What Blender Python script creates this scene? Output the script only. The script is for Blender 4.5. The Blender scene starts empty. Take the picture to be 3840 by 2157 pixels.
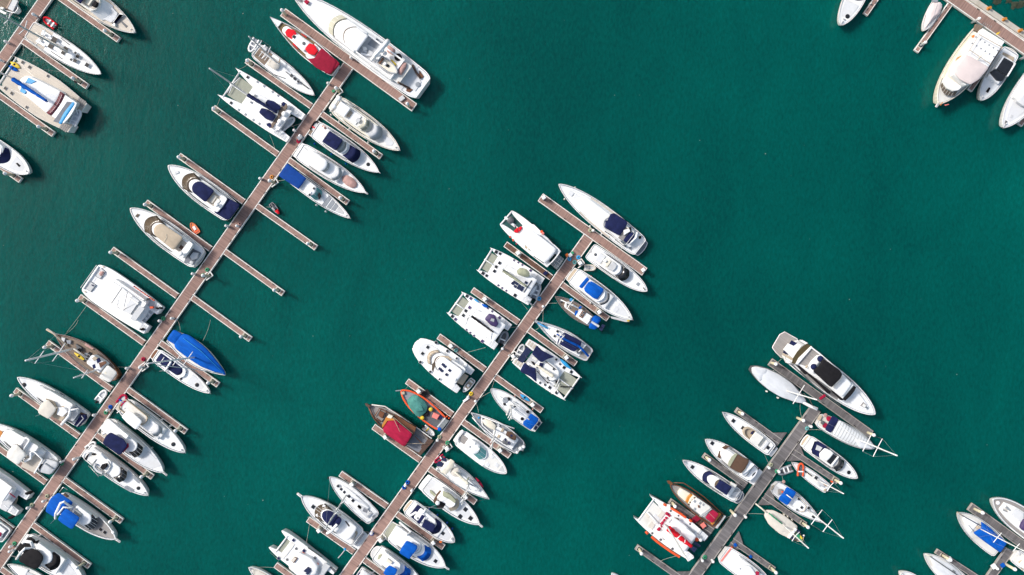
import bpy, bmesh, math, random
from mathutils import Vector
random.seed(7)
sc = bpy.context.scene
COL = sc.collection
# ---------------------------------------------------------------- camera geometry
CAMH = 144.0                    # height of the drone above the water, metres
K = 185.5/3840                  # metres on the water per photograph pixel
CX, CY = 1920.0, 1078.5
TILES = {'T1':(0,0,2.01),'T2':(750,0,2.7116),'T3':(750,230,2.296),'T4':(250,550,1.982),'T5':(0,1200,2.782),
 'T6':(0,1600,2.597),'T7':(1750,660,2.412),'T8':(1500,1060,2.495),'T9':(1340,1400,2.4118),'T10':(900,1700,2.7116),
 'T11':(2650,1220,2.4947),'T12':(2280,1650,2.8),'T13':(3100,0,2.7824),'T14':(3300,1820,4.294),
 'U1':(1750,780,3.6175),'U2':(1100,0,3.807),'U3':(0,0,7.233),'U4':(0,1760,3.645),'U5':(2380,1850,5.1675),
 'U6':(2850,1220,3.808),'U7':(300,980,4.822),'U8':(920,1900,5.152),'V':(0,0,0.67083)}
def src(t, x, y):
    a, b, k = TILES[t]; return (a+x/k, b+y/k)
def at(px, py, z):
    """survey point: place on the map seen from the air, at height z"""
    f = K*(CAMH-z)/CAMH
    return Vector(((px-CX)*f, -(py-CY)*f, z))
def pt(t, x, y, z): return at(*src(t, x, y), z)

# ---------------------------------------------------------------- materials
MATS = {}
def _nodes(name):
    m = bpy.data.materials.new(name); m.use_nodes = True
    nt = m.node_tree; return m, nt, nt.nodes, nt.links, nt.nodes['Principled BSDF']
def M(name, col, rough=.5, var=.08, scale=1.2, bump=0, metal=0, stretch=(1,1,1), grime=0, coat=0):
    if name in MATS: return MATS[name]
    m, nt, N, L, P = _nodes(name)
    tc = N.new('ShaderNodeTexCoord'); mp = N.new('ShaderNodeMapping'); mp.inputs['Scale'].default_value = stretch
    L.new(tc.outputs['Object'], mp.inputs['Vector'])
    nz = N.new('ShaderNodeTexNoise'); nz.inputs['Scale'].default_value = scale; nz.inputs['Detail'].default_value = 6
    nz.inputs['Roughness'].default_value = .65
    L.new(mp.outputs['Vector'], nz.inputs['Vector'])
    rp = N.new('ShaderNodeValToRGB'); c = Vector(col)
    rp.color_ramp.elements[0].position = .3; rp.color_ramp.elements[1].position = .7
    rp.color_ramp.elements[0].color = (*[max(0, v*(1-var)) for v in c], 1)
    rp.color_ramp.elements[1].color = (*[min(1, v*(1+var)) for v in c], 1)
    L.new(nz.outputs['Fac'], rp.inputs['Fac'])
    out = rp.outputs['Color']
    if grime:
        n2 = N.new('ShaderNodeTexNoise'); n2.inputs['Scale'].default_value = .45; n2.inputs['Detail'].default_value = 8
        L.new(tc.outputs['Object'], n2.inputs['Vector'])
        r2 = N.new('ShaderNodeValToRGB'); r2.color_ramp.elements[0].position = .5; r2.color_ramp.elements[1].position = .75
        r2.color_ramp.elements[1].color = (grime, grime, grime, 1)
        L.new(n2.outputs['Fac'], r2.inputs['Fac'])
        mx = N.new('ShaderNodeMixRGB'); mx.blend_type = 'MULTIPLY'; mx.inputs['Color2'].default_value = (.72, .66, .56, 1)
        L.new(r2.outputs['Color'], mx.inputs['Fac']); L.new(out, mx.inputs['Color1']); out = mx.outputs['Color']
    L.new(out, P.inputs['Base Color'])
    P.inputs['Roughness'].default_value = rough; P.inputs['Metallic'].default_value = metal
    if rough >= .7: P.inputs['Specular IOR Level'].default_value = .15
    if coat: P.inputs['Coat Weight'].default_value = coat
    if bump:
        b = N.new('ShaderNodeBump'); b.inputs['Strength'].default_value = bump; b.inputs['Distance'].default_value = .05
        L.new(nz.outputs['Fac'], b.inputs['Height']); L.new(b.outputs['Normal'], P.inputs['Normal'])
    MATS[name] = m; return m
def planks(name, col, pitch, gap, var, streak, cross=True, rough=.8, seg=0, segvar=.12):
    """boards laid across (or along) local x; every board its own tone"""
    m, nt, N, L, P = _nodes(name)
    tc = N.new('ShaderNodeTexCoord'); sx = N.new('ShaderNodeSeparateXYZ'); L.new(tc.outputs['Object'], sx.inputs[0])
    ax = sx.outputs['X'] if cross else sx.outputs['Y']
    def mth(op, a, b=None):
        n = N.new('ShaderNodeMath'); n.operation = op
        for i, v in enumerate((a, b)):
            if v is None: continue
            if isinstance(v, (int, float)): n.inputs[i].default_value = v
            else: L.new(v, n.inputs[i])
        return n.outputs[0]
    d = mth('DIVIDE', ax, pitch); fl = mth('FLOOR', d); fr = mth('FRACT', d)
    wn = N.new('ShaderNodeTexWhiteNoise'); wn.noise_dimensions = '1D'; L.new(fl, wn.inputs['W'])
    line = mth('GREATER_THAN', fr, gap)
    mp = N.new('ShaderNodeMapping'); mp.inputs['Scale'].default_value = (3, .7, 1) if cross else (.7, 3, 1)
    L.new(tc.outputs['Object'], mp.inputs['Vector'])
    nz = N.new('ShaderNodeTexNoise'); nz.inputs['Scale'].default_value = 1.6; nz.inputs['Detail'].default_value = 8; nz.inputs['Roughness'].default_value = .7
    L.new(mp.outputs['Vector'], nz.inputs['Vector'])
    nb = N.new('ShaderNodeTexNoise'); nb.inputs['Scale'].default_value = .16; nb.inputs['Detail'].default_value = 3
    L.new(tc.outputs['Object'], nb.inputs['Vector'])
    v = mth('ADD', mth('MULTIPLY', mth('SUBTRACT', wn.outputs['Value'], .5), var), 1.0)
    v = mth('ADD', v, mth('MULTIPLY', mth('SUBTRACT', nz.outputs['Fac'], .5), streak))
    v = mth('ADD', v, mth('MULTIPLY', mth('SUBTRACT', nb.outputs['Fac'], .5), .55))
    if seg:
        w2 = N.new('ShaderNodeTexWhiteNoise'); w2.noise_dimensions = '1D'
        L.new(mth('FLOOR', mth('DIVIDE', sx.outputs['X'], seg)), w2.inputs['W'])
        v = mth('ADD', v, mth('MULTIPLY', mth('SUBTRACT', w2.outputs['Value'], .5), segvar))
    v = mth('MULTIPLY', v, mth('ADD', mth('MULTIPLY', line, .35), .65))
    mx = N.new('ShaderNodeMixRGB'); mx.blend_type = 'MULTIPLY'; mx.inputs['Fac'].default_value = 1
    mx.inputs['Color1'].default_value = (*col, 1)
    cb = N.new('ShaderNodeCombineXYZ')
    for i in range(3): L.new(v, cb.inputs[i])
    L.new(cb.outputs[0], mx.inputs['Color2']); L.new(mx.outputs[0], P.inputs['Base Color'])
    P.inputs['Roughness'].default_value = rough; P.inputs['Specular IOR Level'].default_value = .2
    MATS[name] = m; return m

M('white', (.79,.79,.79), .4, .03, .8, grime=.4)
M('bright', (.85,.85,.86), .42, .02, .8, grime=.1)
M('offwhite', (.70,.69,.66), .5, .05, 1, grime=.5)
M('cream', (.74,.69,.58), .5, .05, 1, grime=.4)
M('deckwhite', (.78,.79,.80), .5, .04, 1.2, grime=.35)
M('nonskid', (.63,.64,.66), .7, .05, 2, grime=.25)
M('lightgrey', (.52,.53,.55), .6, .08, 1.5, grime=.3)
M('grey', (.27,.29,.32), .7, .1, 2)
M('darkgrey', (.09,.095,.105), .6, .15, 2)
M('black', (.013,.012,.014), .75, .3, 2)
M('glass', (.016,.018,.022), .12, .3, .8)
M('brownglass', (.10,.075,.055), .15, .25, .8)
M('greyglass', (.34,.36,.37), .2, .15, .8)
M('tealglass', (.12,.36,.36), .15, .2, .8)
M('paleglass', (.45,.44,.36), .3, .15, .8)
M('navy', (.012,.017,.066), .85, .35, 1.2, bump=.3)
M('blue', (.001,.085,.42), .8, .28, 1.0, bump=.6, stretch=(.5,1.6,1))
M('deepblue', (.006,.05,.25), .8, .18, 1.3, bump=.3)
M('skyblue', (.02,.30,.62), .5, .15, 2)
M('purple', (.05,.028,.11), .6, .2, 2)
M('red', (.66,.012,.025), .75, .12, 1.5, bump=.25)
M('orangered', (.75,.09,.02), .6, .15, 2)
M('orange', (.80,.17,.02), .6, .1, 2)
M('darkred', (.13,.02,.035), .3, .3, 1.0)
M('maroon', (.26,.012,.035), .85, .15, 1.4, bump=.3)
M('crimson', (.36,.014,.05), .85, .25, 1.0, bump=.5, stretch=(.5,1.6,1))
M('pinkcloth', (.46,.28,.25), .85, .15, 1.5, bump=.3)
M('pink', (.75,.22,.19), .7, .1, 2)
M('yellow', (.72,.50,.03), .6, .1, 2)
M('green', (.02,.25,.12), .6, .15, 2)
M('tealtarp', (.075,.24,.215), .8, .3, .9, bump=.5)
M('olive', (.34,.35,.25), .75, .15, 1.5)
M('tan', (.46,.38,.29), .85, .1, 1.2, bump=.25)
M('beigecloth', (.62,.58,.52), .85, .07, 1, bump=.2)
M('browncloth', (.11,.065,.045), .85, .12, 1.5, bump=.25)
M('whitecloth', (.60,.62,.655), .85, .13, .7, bump=.7, stretch=(.6,1.6,1))
M('rosecloth', (.66,.57,.56), .85, .06, .8, bump=.3)
M('mesh', (.32,.33,.27), .9, .12, 3)
M('netmesh', (.03,.085,.08), .9, .3, 3)
M('greymesh', (.20,.22,.23), .9, .2, 3)
M('varnish', (.15,.058,.024), .35, .3, 2.5, stretch=(.4,3,1))
M('darkwood', (.085,.045,.03), .5, .35, 2.5, stretch=(.4,3,1))
M('orangewood', (.52,.20,.03), .4, .2, 2)
M('metal', (.55,.56,.58), .3, .08, 2, metal=.6)
M('spar', (.60,.61,.62), .4, .06, 2)
M('rope', (.42,.42,.36), .9, .2, 4)
M('concrete', (.46,.43,.38), .85, .12, 1.5, grime=.5)
M('fascia', (.74,.72,.69), .7, .1, 1.2, grime=.5)
M('greyedge', (.34,.32,.305), .8, .15, 1.5, grime=.5)
M('oliveshade', (.075,.058,.03), .8, .15, 1.2)
M('pilebody', (.55,.50,.36), .75, .2, 1.5, grime=.5)
M('rubber', (.02,.02,.022), .8, .3, 3)
M('rockstone', (.04,.05,.034), .9, .4, 1.2, bump=.6)
M('solar', (.018,.024,.065), .25, .3, 1.2)
planks('dockbrown', (.305,.196,.168), .15, .1, .3, .45, True, .85, seg=11, segvar=.26)
planks('dockdark', (.14,.078,.058), .15, .1, .2, .5, True, .8, seg=4)
planks('dockgrey', (.155,.145,.148), .42, .09, .35, .55, True, .85, seg=3.1, segvar=.2)
planks('teak', (.57,.51,.44), .11, .1, .12, .18, False, .75)
planks('greyteak', (.30,.28,.27), .12, .1, .16, .25, False, .75)
planks('bluegreyteak', (.20,.21,.24), .12, .1, .16, .25, False, .75)
planks('oldteak', (.23,.175,.135), .14, .12, .3, .5, False, .8)
planks('olivedeck', (.19,.14,.075), .12, .1, .15, .3, False, .7)
planks('battens', (.66,.68,.70), .55, .3, .1, .1, True, .85)

# ---------------------------------------------------------------- objects
def link(o, parent=None):
    COL.objects.link(o)
    if parent is not None: o.parent = parent
    return o
LABELS = {}
def tag(o, label, cat, group=None):
    n = len(label.split())
    if not 4 <= n <= 16: print('LABEL LENGTH', n, label)
    o['label'] = label; o['category'] = cat
    if group: o['group'] = group
    k = (label, group)
    if label in LABELS and not (group and LABELS[label] == group): print('DUPLICATE LABEL', label)
    LABELS[label] = group
    return o
def empty(name, loc, rz=0):
    o = bpy.data.objects.new(name, None); o.location = loc; o.rotation_euler = (0, 0, rz); o.empty_display_size = .5
    return link(o)
def mesh(name, V, F, mat, parent=None, smooth=False, mats=None, fi=None):
    me = bpy.data.meshes.new(name)
    bm = bmesh.new(); vs = [bm.verts.new(v) for v in V]
    for i, f in enumerate(F):
        try:
            fc = bm.faces.new([vs[j] for j in f])
            if fi: fc.material_index = fi[i]
        except ValueError: pass
    bmesh.ops.recalc_face_normals(bm, faces=bm.faces)
    bm.to_mesh(me); bm.free()
    for mm in (mats or [mat]): me.materials.append(MATS[mm])
    for p in me.polygons:
        if smooth or .86 < p.normal.z < .9999: p.use_smooth = True
    o = bpy.data.objects.new(name, me); return link(o, parent)
class Geo:
    """collects pieces of one mesh"""
    def __init__(s): s.V = []; s.F = []
    def add(s, V, F):
        n = len(s.V); s.V += [tuple(v) for v in V]; s.F += [tuple(i+n for i in f) for f in F]; return s
    def tube(s, pts, r, seg=6, r2=None):
        pts = [Vector(p) for p in pts]; n = len(pts); V = []; F = []
        for i, p in enumerate(pts):
            a = pts[max(i-1, 0)]; b = pts[min(i+1, n-1)]; d = (b-a)
            d = d.normalized() if d.length > 1e-6 else Vector((0, 0, 1))
            up = Vector((0, 0, 1)) if abs(d.z) < .95 else Vector((1, 0, 0))
            x = d.cross(up).normalized(); y = d.cross(x)
            rr = r if r2 is None else r+(r2-r)*i/max(n-1, 1)
            for k in range(seg):
                t = 2*math.pi*k/seg; V.append(p+x*rr*math.cos(t)+y*rr*math.sin(t))
        for i in range(n-1):
            for k in range(seg):
                k2 = (k+1) % seg; F.append((i*seg+k, i*seg+k2, (i+1)*seg+k2, (i+1)*seg+k))
        F.append(tuple(range(seg))); F.append(tuple((n-1)*seg+k for k in range(seg)))
        return s.add(V, F)
    def lathe(s, c, prof, seg=12):
        V = []; F = []
        for r, z in prof:
            for k in range(seg):
                t = 2*math.pi*k/seg; V.append((c[0]+r*math.cos(t), c[1]+r*math.sin(t), c[2]+z))
        for i in range(len(prof)-1):
            for k in range(seg):
                k2 = (k+1) % seg; F.append((i*seg+k, i*seg+k2, (i+1)*seg+k2, (i+1)*seg+k))
        F.append(tuple(range(seg))); F.append(tuple((len(prof)-1)*seg+k for k in range(seg)))
        return s.add(V, F)
    def box(s, x0, x1, y0, y1, z0, z1, bev=0):
        if bev:
            b = bev; o = []
            for z, i in ((z0, 0), (z1-b, 0), (z1, b)):
                o += [(x0+i, y0+i, z), (x1-i, y0+i, z), (x1-i, y1-i, z), (x0+i, y1-i, z)]
            F = [(3, 2, 1, 0), (8, 9, 10, 11)]
            for r in (0, 4):
                for k in range(4): F.append((r+k, r+(k+1) % 4, r+4+(k+1) % 4, r+4+k))
            return s.add(o, F)
        V = [(x, y, z) for z in (z0, z1) for x, y in ((x0, y0), (x1, y0), (x1, y1), (x0, y1))]
        return s.add(V, [(3, 2, 1, 0), (4, 5, 6, 7), (0, 1, 5, 4), (1, 2, 6, 5), (2, 3, 7, 6), (3, 0, 4, 7)])
    def make(s, name, mat, parent=None, smooth=False): return mesh(name, s.V, s.F, mat, parent, smooth)
def inset(P, d):
    """move a closed 2-D outline inwards by d"""
    n = len(P); A = sum(P[i][0]*P[(i+1) % n][1]-P[(i+1) % n][0]*P[i][1] for i in range(n))
    sg = 1 if A > 0 else -1; out = []
    for i in range(n):
        a = Vector(P[i-1][:2]); b = Vector(P[i][:2]); c = Vector(P[(i+1) % n][:2])
        e1 = (b-a); e2 = (c-b)
        e1 = e1.normalized() if e1.length > 1e-6 else e2.normalized()
        e2 = e2.normalized() if e2.length > 1e-6 else e1
        n1 = Vector((-e1.y, e1.x))*sg; n2 = Vector((-e2.y, e2.x))*sg
        m = n1+n2; m = m.normalized() if m.length > 1e-4 else n1
        k = min(1.6, 1/max(.4, m.dot(n1)))
        out.append((b.x+m.x*d*k, b.y+m.y*d*k))
    return out
def prism(O, z0, z1, bev=.04, dome=0, flare=0, tilt=None, closed=True):
    """vertical-sided solid from a top outline; O = [(x,y)] ; tilt(x,y)->dz ; returns V,F"""
    n = len(O); R = []
    zf = tilt or (lambda x, y: 0)
    lo = inset(O, -flare) if flare else O
    R.append([(x, y, z0) for x, y in lo]); R.append([(x, y, z1-bev+zf(x, y)) for x, y in O])
    T = inset(O, bev) if bev else O
    if bev: R.append([(x, y, z1+zf(x, y)) for x, y in T])
    cx = sum(p[0] for p in T)/n; cy = sum(p[1] for p in T)/n
    if dome:
        for k in (.84, .62, .36):
            R.append([(cx+(x-cx)*k, cy+(y-cy)*k, z1+zf(x, y)+dome*(1-k*k)) for x, y in T])
    V = [p for r in R for p in r]; F = []
    for r in range(len(R)-1):
        for i in range(n):
            j = (i+1) % n; F.append((r*n+i, r*n+j, (r+1)*n+j, (r+1)*n+i))
    F.append(tuple((len(R)-1)*n+i for i in range(n)))
    if closed: F.append(tuple(range(n)))
    return V, F
# ---------------------------------------------------------------- boats
def wprof(kind, u):
    wt, um, p, a, b = {'m':(.86,.36,.8,2.45,.74), 'f':(.92,.40,.8,2.7,.68), 's':(.58,.42,.9,1.75,.92), 'd':(.30,.45,.7,1.9,.85),
                       'o':(.80,.45,.8,2.0,.85), 'r':(.82,.30,.8,1.9,.72), 'p':(.72,.40,.8,1.7,.95), 'w':(.74,.42,.7,2.4,.70)}[kind]
    if u < um:
        e = 1 if kind in 'so' else .80+.20*math.sqrt(min(1, max(0, u)/.045))
        return (wt+(1-wt)*math.sin(math.pi/2*max(0, u)/um)**p)*e
    t = (u-um)/(1-um); return max(0, 1-t**a)**b
def soften(P, f=.2):
    out = []; n = len(P)
    for i in range(n):
        a, b, c = Vector(P[i-1]), Vector(P[i]), Vector(P[(i+1) % n]); p = b+(a-b)*f; q = b+(c-b)*f
        out += [tuple((1-t)**2*p+2*t*(1-t)*b+t*t*q) for t in (0, .33, .67, 1)]
    return out
class Boat:
    def __init__(s, name, label, cat, t, stern, bow, hb, short=None, group=None, zd=1.6, sheer=.3, bul=.12):
        s.t = t; s.k = TILES[t][2]; s.st = stern; s.bw = bow
        s.S = Vector(src(t, *stern)); s.E = Vector(src(t, *bow)); s.D = s.E-s.S; s.Lp = s.D.length
        d = s.D/s.Lp; s.n = Vector((-d.y, d.x)); s.hb = hb/s.k; s.L = s.Lp*K; s.hm = s.hb*K
        s.zd = zd; s.sheer = sheer; s.bul = bul; s.short = short or label; s.tops = []
        c = s.S+s.D*.5; s.o = at(c.x, c.y, 0); s.a = math.atan2(-d.y, d.x)
        s.ca = math.cos(s.a); s.sa = math.sin(s.a)
        s.root = empty(name, s.o, s.a); tag(s.root, label, cat, group)
    # geometry in boat axes (x forward, y to port)
    def loc(s, w):
        x = w.x-s.o.x; y = w.y-s.o.y
        return Vector((x*s.ca+y*s.sa, -x*s.sa+y*s.ca, w.z))
    def P(s, u, v, z):
        p = s.S+s.D*u+s.n*(v*s.hb); return s.loc(at(p.x, p.y, z))
    def Q(s, x, y, z): return s.loc(pt(s.t, x, y, z))
    def U(s, x): return (x-s.st[0])/(s.bw[0]-s.st[0])
    def uv(s, x, y):
        r = Vector(src(s.t, x, y))-s.S; d = s.D/s.Lp
        return r.dot(d)/s.Lp, r.dot(s.n)/s.hb
    SOFT = ('bimini', 'canopy', 'awning', 'cover', 'sunshade', 'hardtop', 'tarp', 'strut', 'arch', 'flag', 'seat', 'cushion', 'hatch', 'panel', 'rail')
    def solid(s, name, uvs, z, leg=0):
        if not leg and not any(k in name for k in s.SOFT): s.tops.append((uvs, z))
    def top(s, u, v):
        """height of the highest solid block already standing at (u, v)"""
        best = -9
        for P, z in s.tops:
            if z <= best: continue
            c = False; n = len(P); j = n-1
            for i in range(n):
                (a, b), (d, e) = P[i], P[j]
                if (b > v) != (e > v) and u < (d-a)*(v-b)/(e-b)+a: c = not c
                j = i
            if c: best = z
        return best
    def rise(s, u): return s.sheer*max(0, min(1, u))**2-s.bul
    def zz(s, u, z): return s.zd+s.rise(u)+z
    # hull and deck
    def H(s, hull='white', deck='deckwhite', prof='m', rim=.13, draft=.35, boot=None, bowz=0, tuck=.80, bul=None):
        if bul is not None: s.bul = bul
        n = 22; us = []
        us = [0, .006, .018, .035]
        for i in range(1, 8): us.append(.42*i/8)
        for i in range(n-8+1): us.append(.42+.58*math.sin(math.pi/2*i/(n-8)))
        ws = [wprof(prof, u) for u in us]; ws[-1] = 0
        top = [(u, w) for u, w in zip(us, ws)]
        right = [s.P(u, w, s.zd+s.sheer*u*u) for u, w in top]; left = [s.P(u, -w, s.zd+s.sheer*u*u) for u, w in top]
        ring = right[:-1]+[right[-1]]+left[-2::-1]
        m = len(ring); xs = ring[0].x; yc = right[-1].y
        def low(p, fx, fy, z):
            c = (right[0].y+left[0].y)/2+(yc-(right[0].y+left[0].y)/2)*(p.x-xs)/(right[-1].x-xs)
            return (xs+.05+(p.x-xs)*fx, c+(p.y-c)*fy, z)
        inn = inset([(p.x, p.y) for p in ring], rim)
        R = [[low(p, .90, tuck*.85, -draft) for p in ring], [low(p, .94, tuck, .12) for p in ring], [low(p, .975, .95, s.zd*.6) for p in ring],
             [tuple(p) for p in ring], [(q[0], q[1], p.z) for q, p in zip(inn, ring)], [(q[0], q[1], p.z-s.bul) for q, p in zip(inset([(p.x, p.y) for p in ring], rim+.09), ring)]]
        V = [p for r in R for p in r]; F = []; fi = []
        for r in range(len(R)-1):
            for i in range(m):
                j = (i+1) % m; F.append((r*m+i, r*m+j, (r+1)*m+j, (r+1)*m+i)); fi.append(1 if r == 0 else 2 if r == 4 else 0)
        F.append(tuple(range(m))); fi.append(1)
        h = mesh('hull', V, F, hull, s.root, mats=[hull, boot or 'darkgrey', 'grey'], fi=fi); s.hull = h
        dk = R[-1]; k = len(top); FF = []
        for i in range(k-1):
            a, b = i, i+1; c, d = m-1-i, m-2-i
            FF.append((a, b, c) if b == d else (a, b, d, c))
        s.deck = mesh('deck', dk, FF, deck, s.root); return s
    def fol(s, name, u0, u1, ins, z0, z1, mat, prof='m', parent=None, bev=.03, dome=0, cf=.0):
        """outline that follows the hull edge, inset by ins (fraction of half beam)"""
        N = 14; r = []
        for i in range(N+1):
            u = u0+(u1-u0)*(math.sin(math.pi/2*i/N) if u1 > .8 else i/N); r.append((u, max(.015, wprof(prof, min(u, 1))-ins)))
        um = (u0+u1)/2
        pts = r+[(u, -w) for u, w in r[::-1]]
        z1 = s.zz(um, z1); z0 = s.zz(um, z0)
        O = [tuple(s.P(u, v, z1))[:2] for u, v in pts]
        s.solid(name, pts, z1+dome*.92); V, F = prism(O, z0, z1, bev, dome); o = mesh(name, V, F, mat, parent or s.root)
        if name == 'deckhouse' and z1-z0 > .7:
            for sg in (1, -1):      # raked side windows
                V = []; F = []; n = 12; ua = u0+(u1-u0)*.2; ub = u1-(u1-u0)*.12
                for i in range(n+1):
                    u = ua+(ub-ua)*i/n; w = wprof(prof, u)-ins; k = .5+.5*min(1, min(i, n-i)/2)
                    for a, z in ((w+.085*k, z0+(z1-z0)*.35), (w+.005, z1-.07), (w-.03, z0+(z1-z0)*.35)):
                        q = s.P(u, sg*a, z); V.append(tuple(q))
                for i in range(n):
                    for j in range(3): F.append((i*3+j, i*3+(j+1) % 3, i*3+3+(j+1) % 3, i*3+3+j))
                F += [(0, 1, 2), (n*3, n*3+1, n*3+2)]; mesh('side_window', V, F, 'glass', o)
        return o
    def out(s, xa, xb, wa, wb, ca=0, cb=0, r=6, off=0):
        """rounded outline in chart pixels: aft edge at xa, fore edge at xb"""
        L = s.Lp*s.k; h = s.hb*s.k; ua = s.U(xa); ub = s.U(xb); N = 6
        def edge(u, w, c, sgn):  # from -w to w
            return [(u-sgn*c/L*(t*t), w*t) for t in [i/N*2-1 for i in range(N+1)]]
        A = edge(ua, wa, -ca, 1); Bf = edge(ub, wb, cb, 1)
        def trim(P, d):
            P = list(P)
            for e in (0, -1):
                q = P[1] if e == 0 else P[-2]; p = P[e]
                ln = math.hypot((q[0]-p[0])*L, q[1]-p[1]) or 1
                f = min(.9, d/ln); P[e] = (p[0]+(q[0]-p[0])*f, p[1]+(q[1]-p[1])*f)
            return P
        c = [A[0], A[-1], Bf[-1], Bf[0]]
        side = math.hypot((Bf[-1][0]-A[-1][0])*L, wb-wa); r = max(.5, min(r, side*.45, wa*.9+.5, wb*.9+.5))
        A2 = trim(A, r); B2 = trim(Bf, r)
        def along(p, q):
            ln = math.hypot((q[0]-p[0])*L, q[1]-p[1]) or 1; f = min(.48, r/ln)
            return (p[0]+(q[0]-p[0])*f, p[1]+(q[1]-p[1])*f)
        def arc(p, k, q): return [tuple((1-t)**2*p[i]+2*t*(1-t)*k[i]+t*t*q[i] for i in (0, 1)) for t in (.25, .5, .75)]
        o = A2+arc(A2[-1], c[1], along(c[1], c[2]))+[along(c[1], c[2]), along(c[2], c[1])]+arc(along(c[2], c[1]), c[2], B2[-1])
        o += B2[::-1]+arc(B2[0], c[3], along(c[3], c[0]))+[along(c[3], c[0]), along(c[0], c[3])]+arc(along(c[0], c[3]), c[0], A2[0])
        return [(u, (v+off)/h) for u, v in o]
    def B(s, name, xa, xb, wa, wb, z0, z1, mat, ca=0, cb=0, r=6, off=0, dome=0, bev=.05, flare=0, slope=0, parent=None, smooth=False, leg=0, legmat='metal'):
        o = s.out(xa, xb, wa, wb, ca, cb, r, off); um = (s.U(xa)+s.U(xb))/2
        Z0 = s.zz(um, z0); Z1 = s.zz(um, z1)
        s.solid(name, o, Z1+dome*.92, leg)
        O = [tuple(s.P(u, v, Z1))[:2] for u, v in o]
        tl = None
        if slope:
            x0 = min(p[0] for p in O); x1 = max(p[0] for p in O); tl = lambda x, y: -slope*(x-x0)/(x1-x0)
        V, F = prism(O, Z0, Z1, bev, dome, flare, tl)
        m = mesh(name, V, F, mat, parent or s.root, smooth)
        if leg:   # posts that hold a canopy up
            P4 = inset(O, .15); n = len(P4)
            for i in (8, 13, 22, 27):
                x, y = P4[i % n]; Geo().tube([(x, y, Z0-leg), (x, y, Z0+.01)], .03, 5).make('canopy_post', legmat, m)
        return m
    def ring(s, name, a, b, z0, z1, mat, parent=None):
        """raised coaming between two outlines made with out()"""
        um = sum(p[0] for p in a)/len(a); Z0 = s.zz(um, z0); Z1 = s.zz(um, z1); n = len(a)
        A = [s.P(u, v, Z1) for u, v in a]; Bn = [s.P(u, v, Z1) for u, v in b]
        V = [(p.x, p.y, Z0) for p in A]+[tuple(p) for p in A]+[tuple(p) for p in Bn]+[(p.x, p.y, Z0) for p in Bn]; F = []
        for r in range(3):
            for i in range(n): j = (i+1) % n; F.append((r*n+i, r*n+j, (r+1)*n+j, (r+1)*n+i))
        return mesh(name, V, F, mat, parent or s.root)
    def W(s, xf, xb, wf, wb, cf, cb, z0, z1, mat='glass', mull=0, name='windscreen', off=0, parent=None, mm='white'):
        """raked window band: front lower edge at xf, back upper edge at xb, both curving aft at the sides"""
        L = s.Lp*s.k; h = s.hb*s.k; N = 12; um = s.U(xb); Z0 = s.zz(um, z0); Z1 = s.zz(um, z1)
        uf, ub = s.U(xf), s.U(xb)
        for t in (.03, .2, .4, .6, .75, .88):
            for q in (0, .6, -.6, .9, -.9):
                c = (cf+(cb-cf)*t)/L*q*q; tz = s.top(uf+(ub-uf)*t-c, ((wf+(wb-wf)*t)*q+off)/h)+.035
                if tz < Z1-.05: Z0 = max(Z0, (tz-Z1*t)/(1-t))
                elif t < .3: Z0 = max(Z0, tz); Z1 = max(Z1, tz+.15)
        Z0 = min(Z0, Z1-.05)
        f = []; b = []
        for i in range(N+1):
            t = i/N*2-1
            f.append(s.P(s.U(xf)-cf/L*t*t, (wf*t+off)/h, Z0)); b.append(s.P(s.U(xb)-cb/L*t*t, (wb*t+off)/h, Z1))
        V = [tuple(p) for p in f]+[tuple(p) for p in b]+[(p.x, p.y, Z0) for p in b]; n = N+1; F = []
        for i in range(N):
            F += [(i, i+1, n+i+1, n+i), (n+i, n+i+1, 2*n+i+1, 2*n+i), (i, i+1, 2*n+i+1, 2*n+i)]
        F += [(0, n, 2*n), (N, n+N, 2*n+N)]
        w = mesh(name, V, F, mat, parent or s.root)
        if mull:
            for k in range(1, mull+1):
                i = round(N*k/(mull+1)); up = Vector((0, 0, .02)); Geo().tube([f[i]+up, b[i]+up], .022, 4).make('window_bar', mm, w)
        return w
    def PP(s, name, pts, z0, z1, mat, bev=.03, dome=0, parent=None, abs_=False):
        """solid from a chart-pixel polygon"""
        um = sum(s.uv(*p)[0] for p in pts)/len(pts)
        if not abs_: z0 = s.zz(um, z0); z1 = s.zz(um, z1)
        uvs = [s.uv(*q) for q in pts]; vm = sum(q[1] for q in uvs)/len(uvs); lift = s.top(um, vm)+.03-z1
        if lift > 0 and lift < 2.5: z0 += lift; z1 += lift
        if any(k in name for k in ('cabin', 'house', 'upper_deck', 'deck', 'sole', 'flybridge', 'floor', 'roof', 'canvas')): s.solid(name, uvs, z1+dome*.85)
        if dome: pts = soften(pts)
        O = [tuple(s.Q(x, y, z1))[:2] for x, y in pts]
        V, F = prism(O, z0, z1, bev, dome); return mesh(name, V, F, mat, parent or s.root)
    def HT(s, items, z=0, mat='glass', size=.5, name='hatch', frame='lightgrey', ratio=1.0):
        for it in items:
            x, y = it[:2]; sz = it[2] if len(it) > 2 else size; u, v = s.uv(x, y); Z = s.zz(u, z)
            Z = max(Z, s.top(u, v)+.01); c = s.P(u, v, Z+.06); a = sz/2; b = a*ratio
            h = Geo().box(c.x-a-.05, c.x+a+.05, c.y-b-.05, c.y+b+.05, Z-.08, Z+.04, .02).make(name, frame, s.root)
            Geo().box(c.x-a, c.x+a, c.y-b, c.y+b, Z+.02, Z+.07, .015).make('hatch_pane', mat, h)
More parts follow.
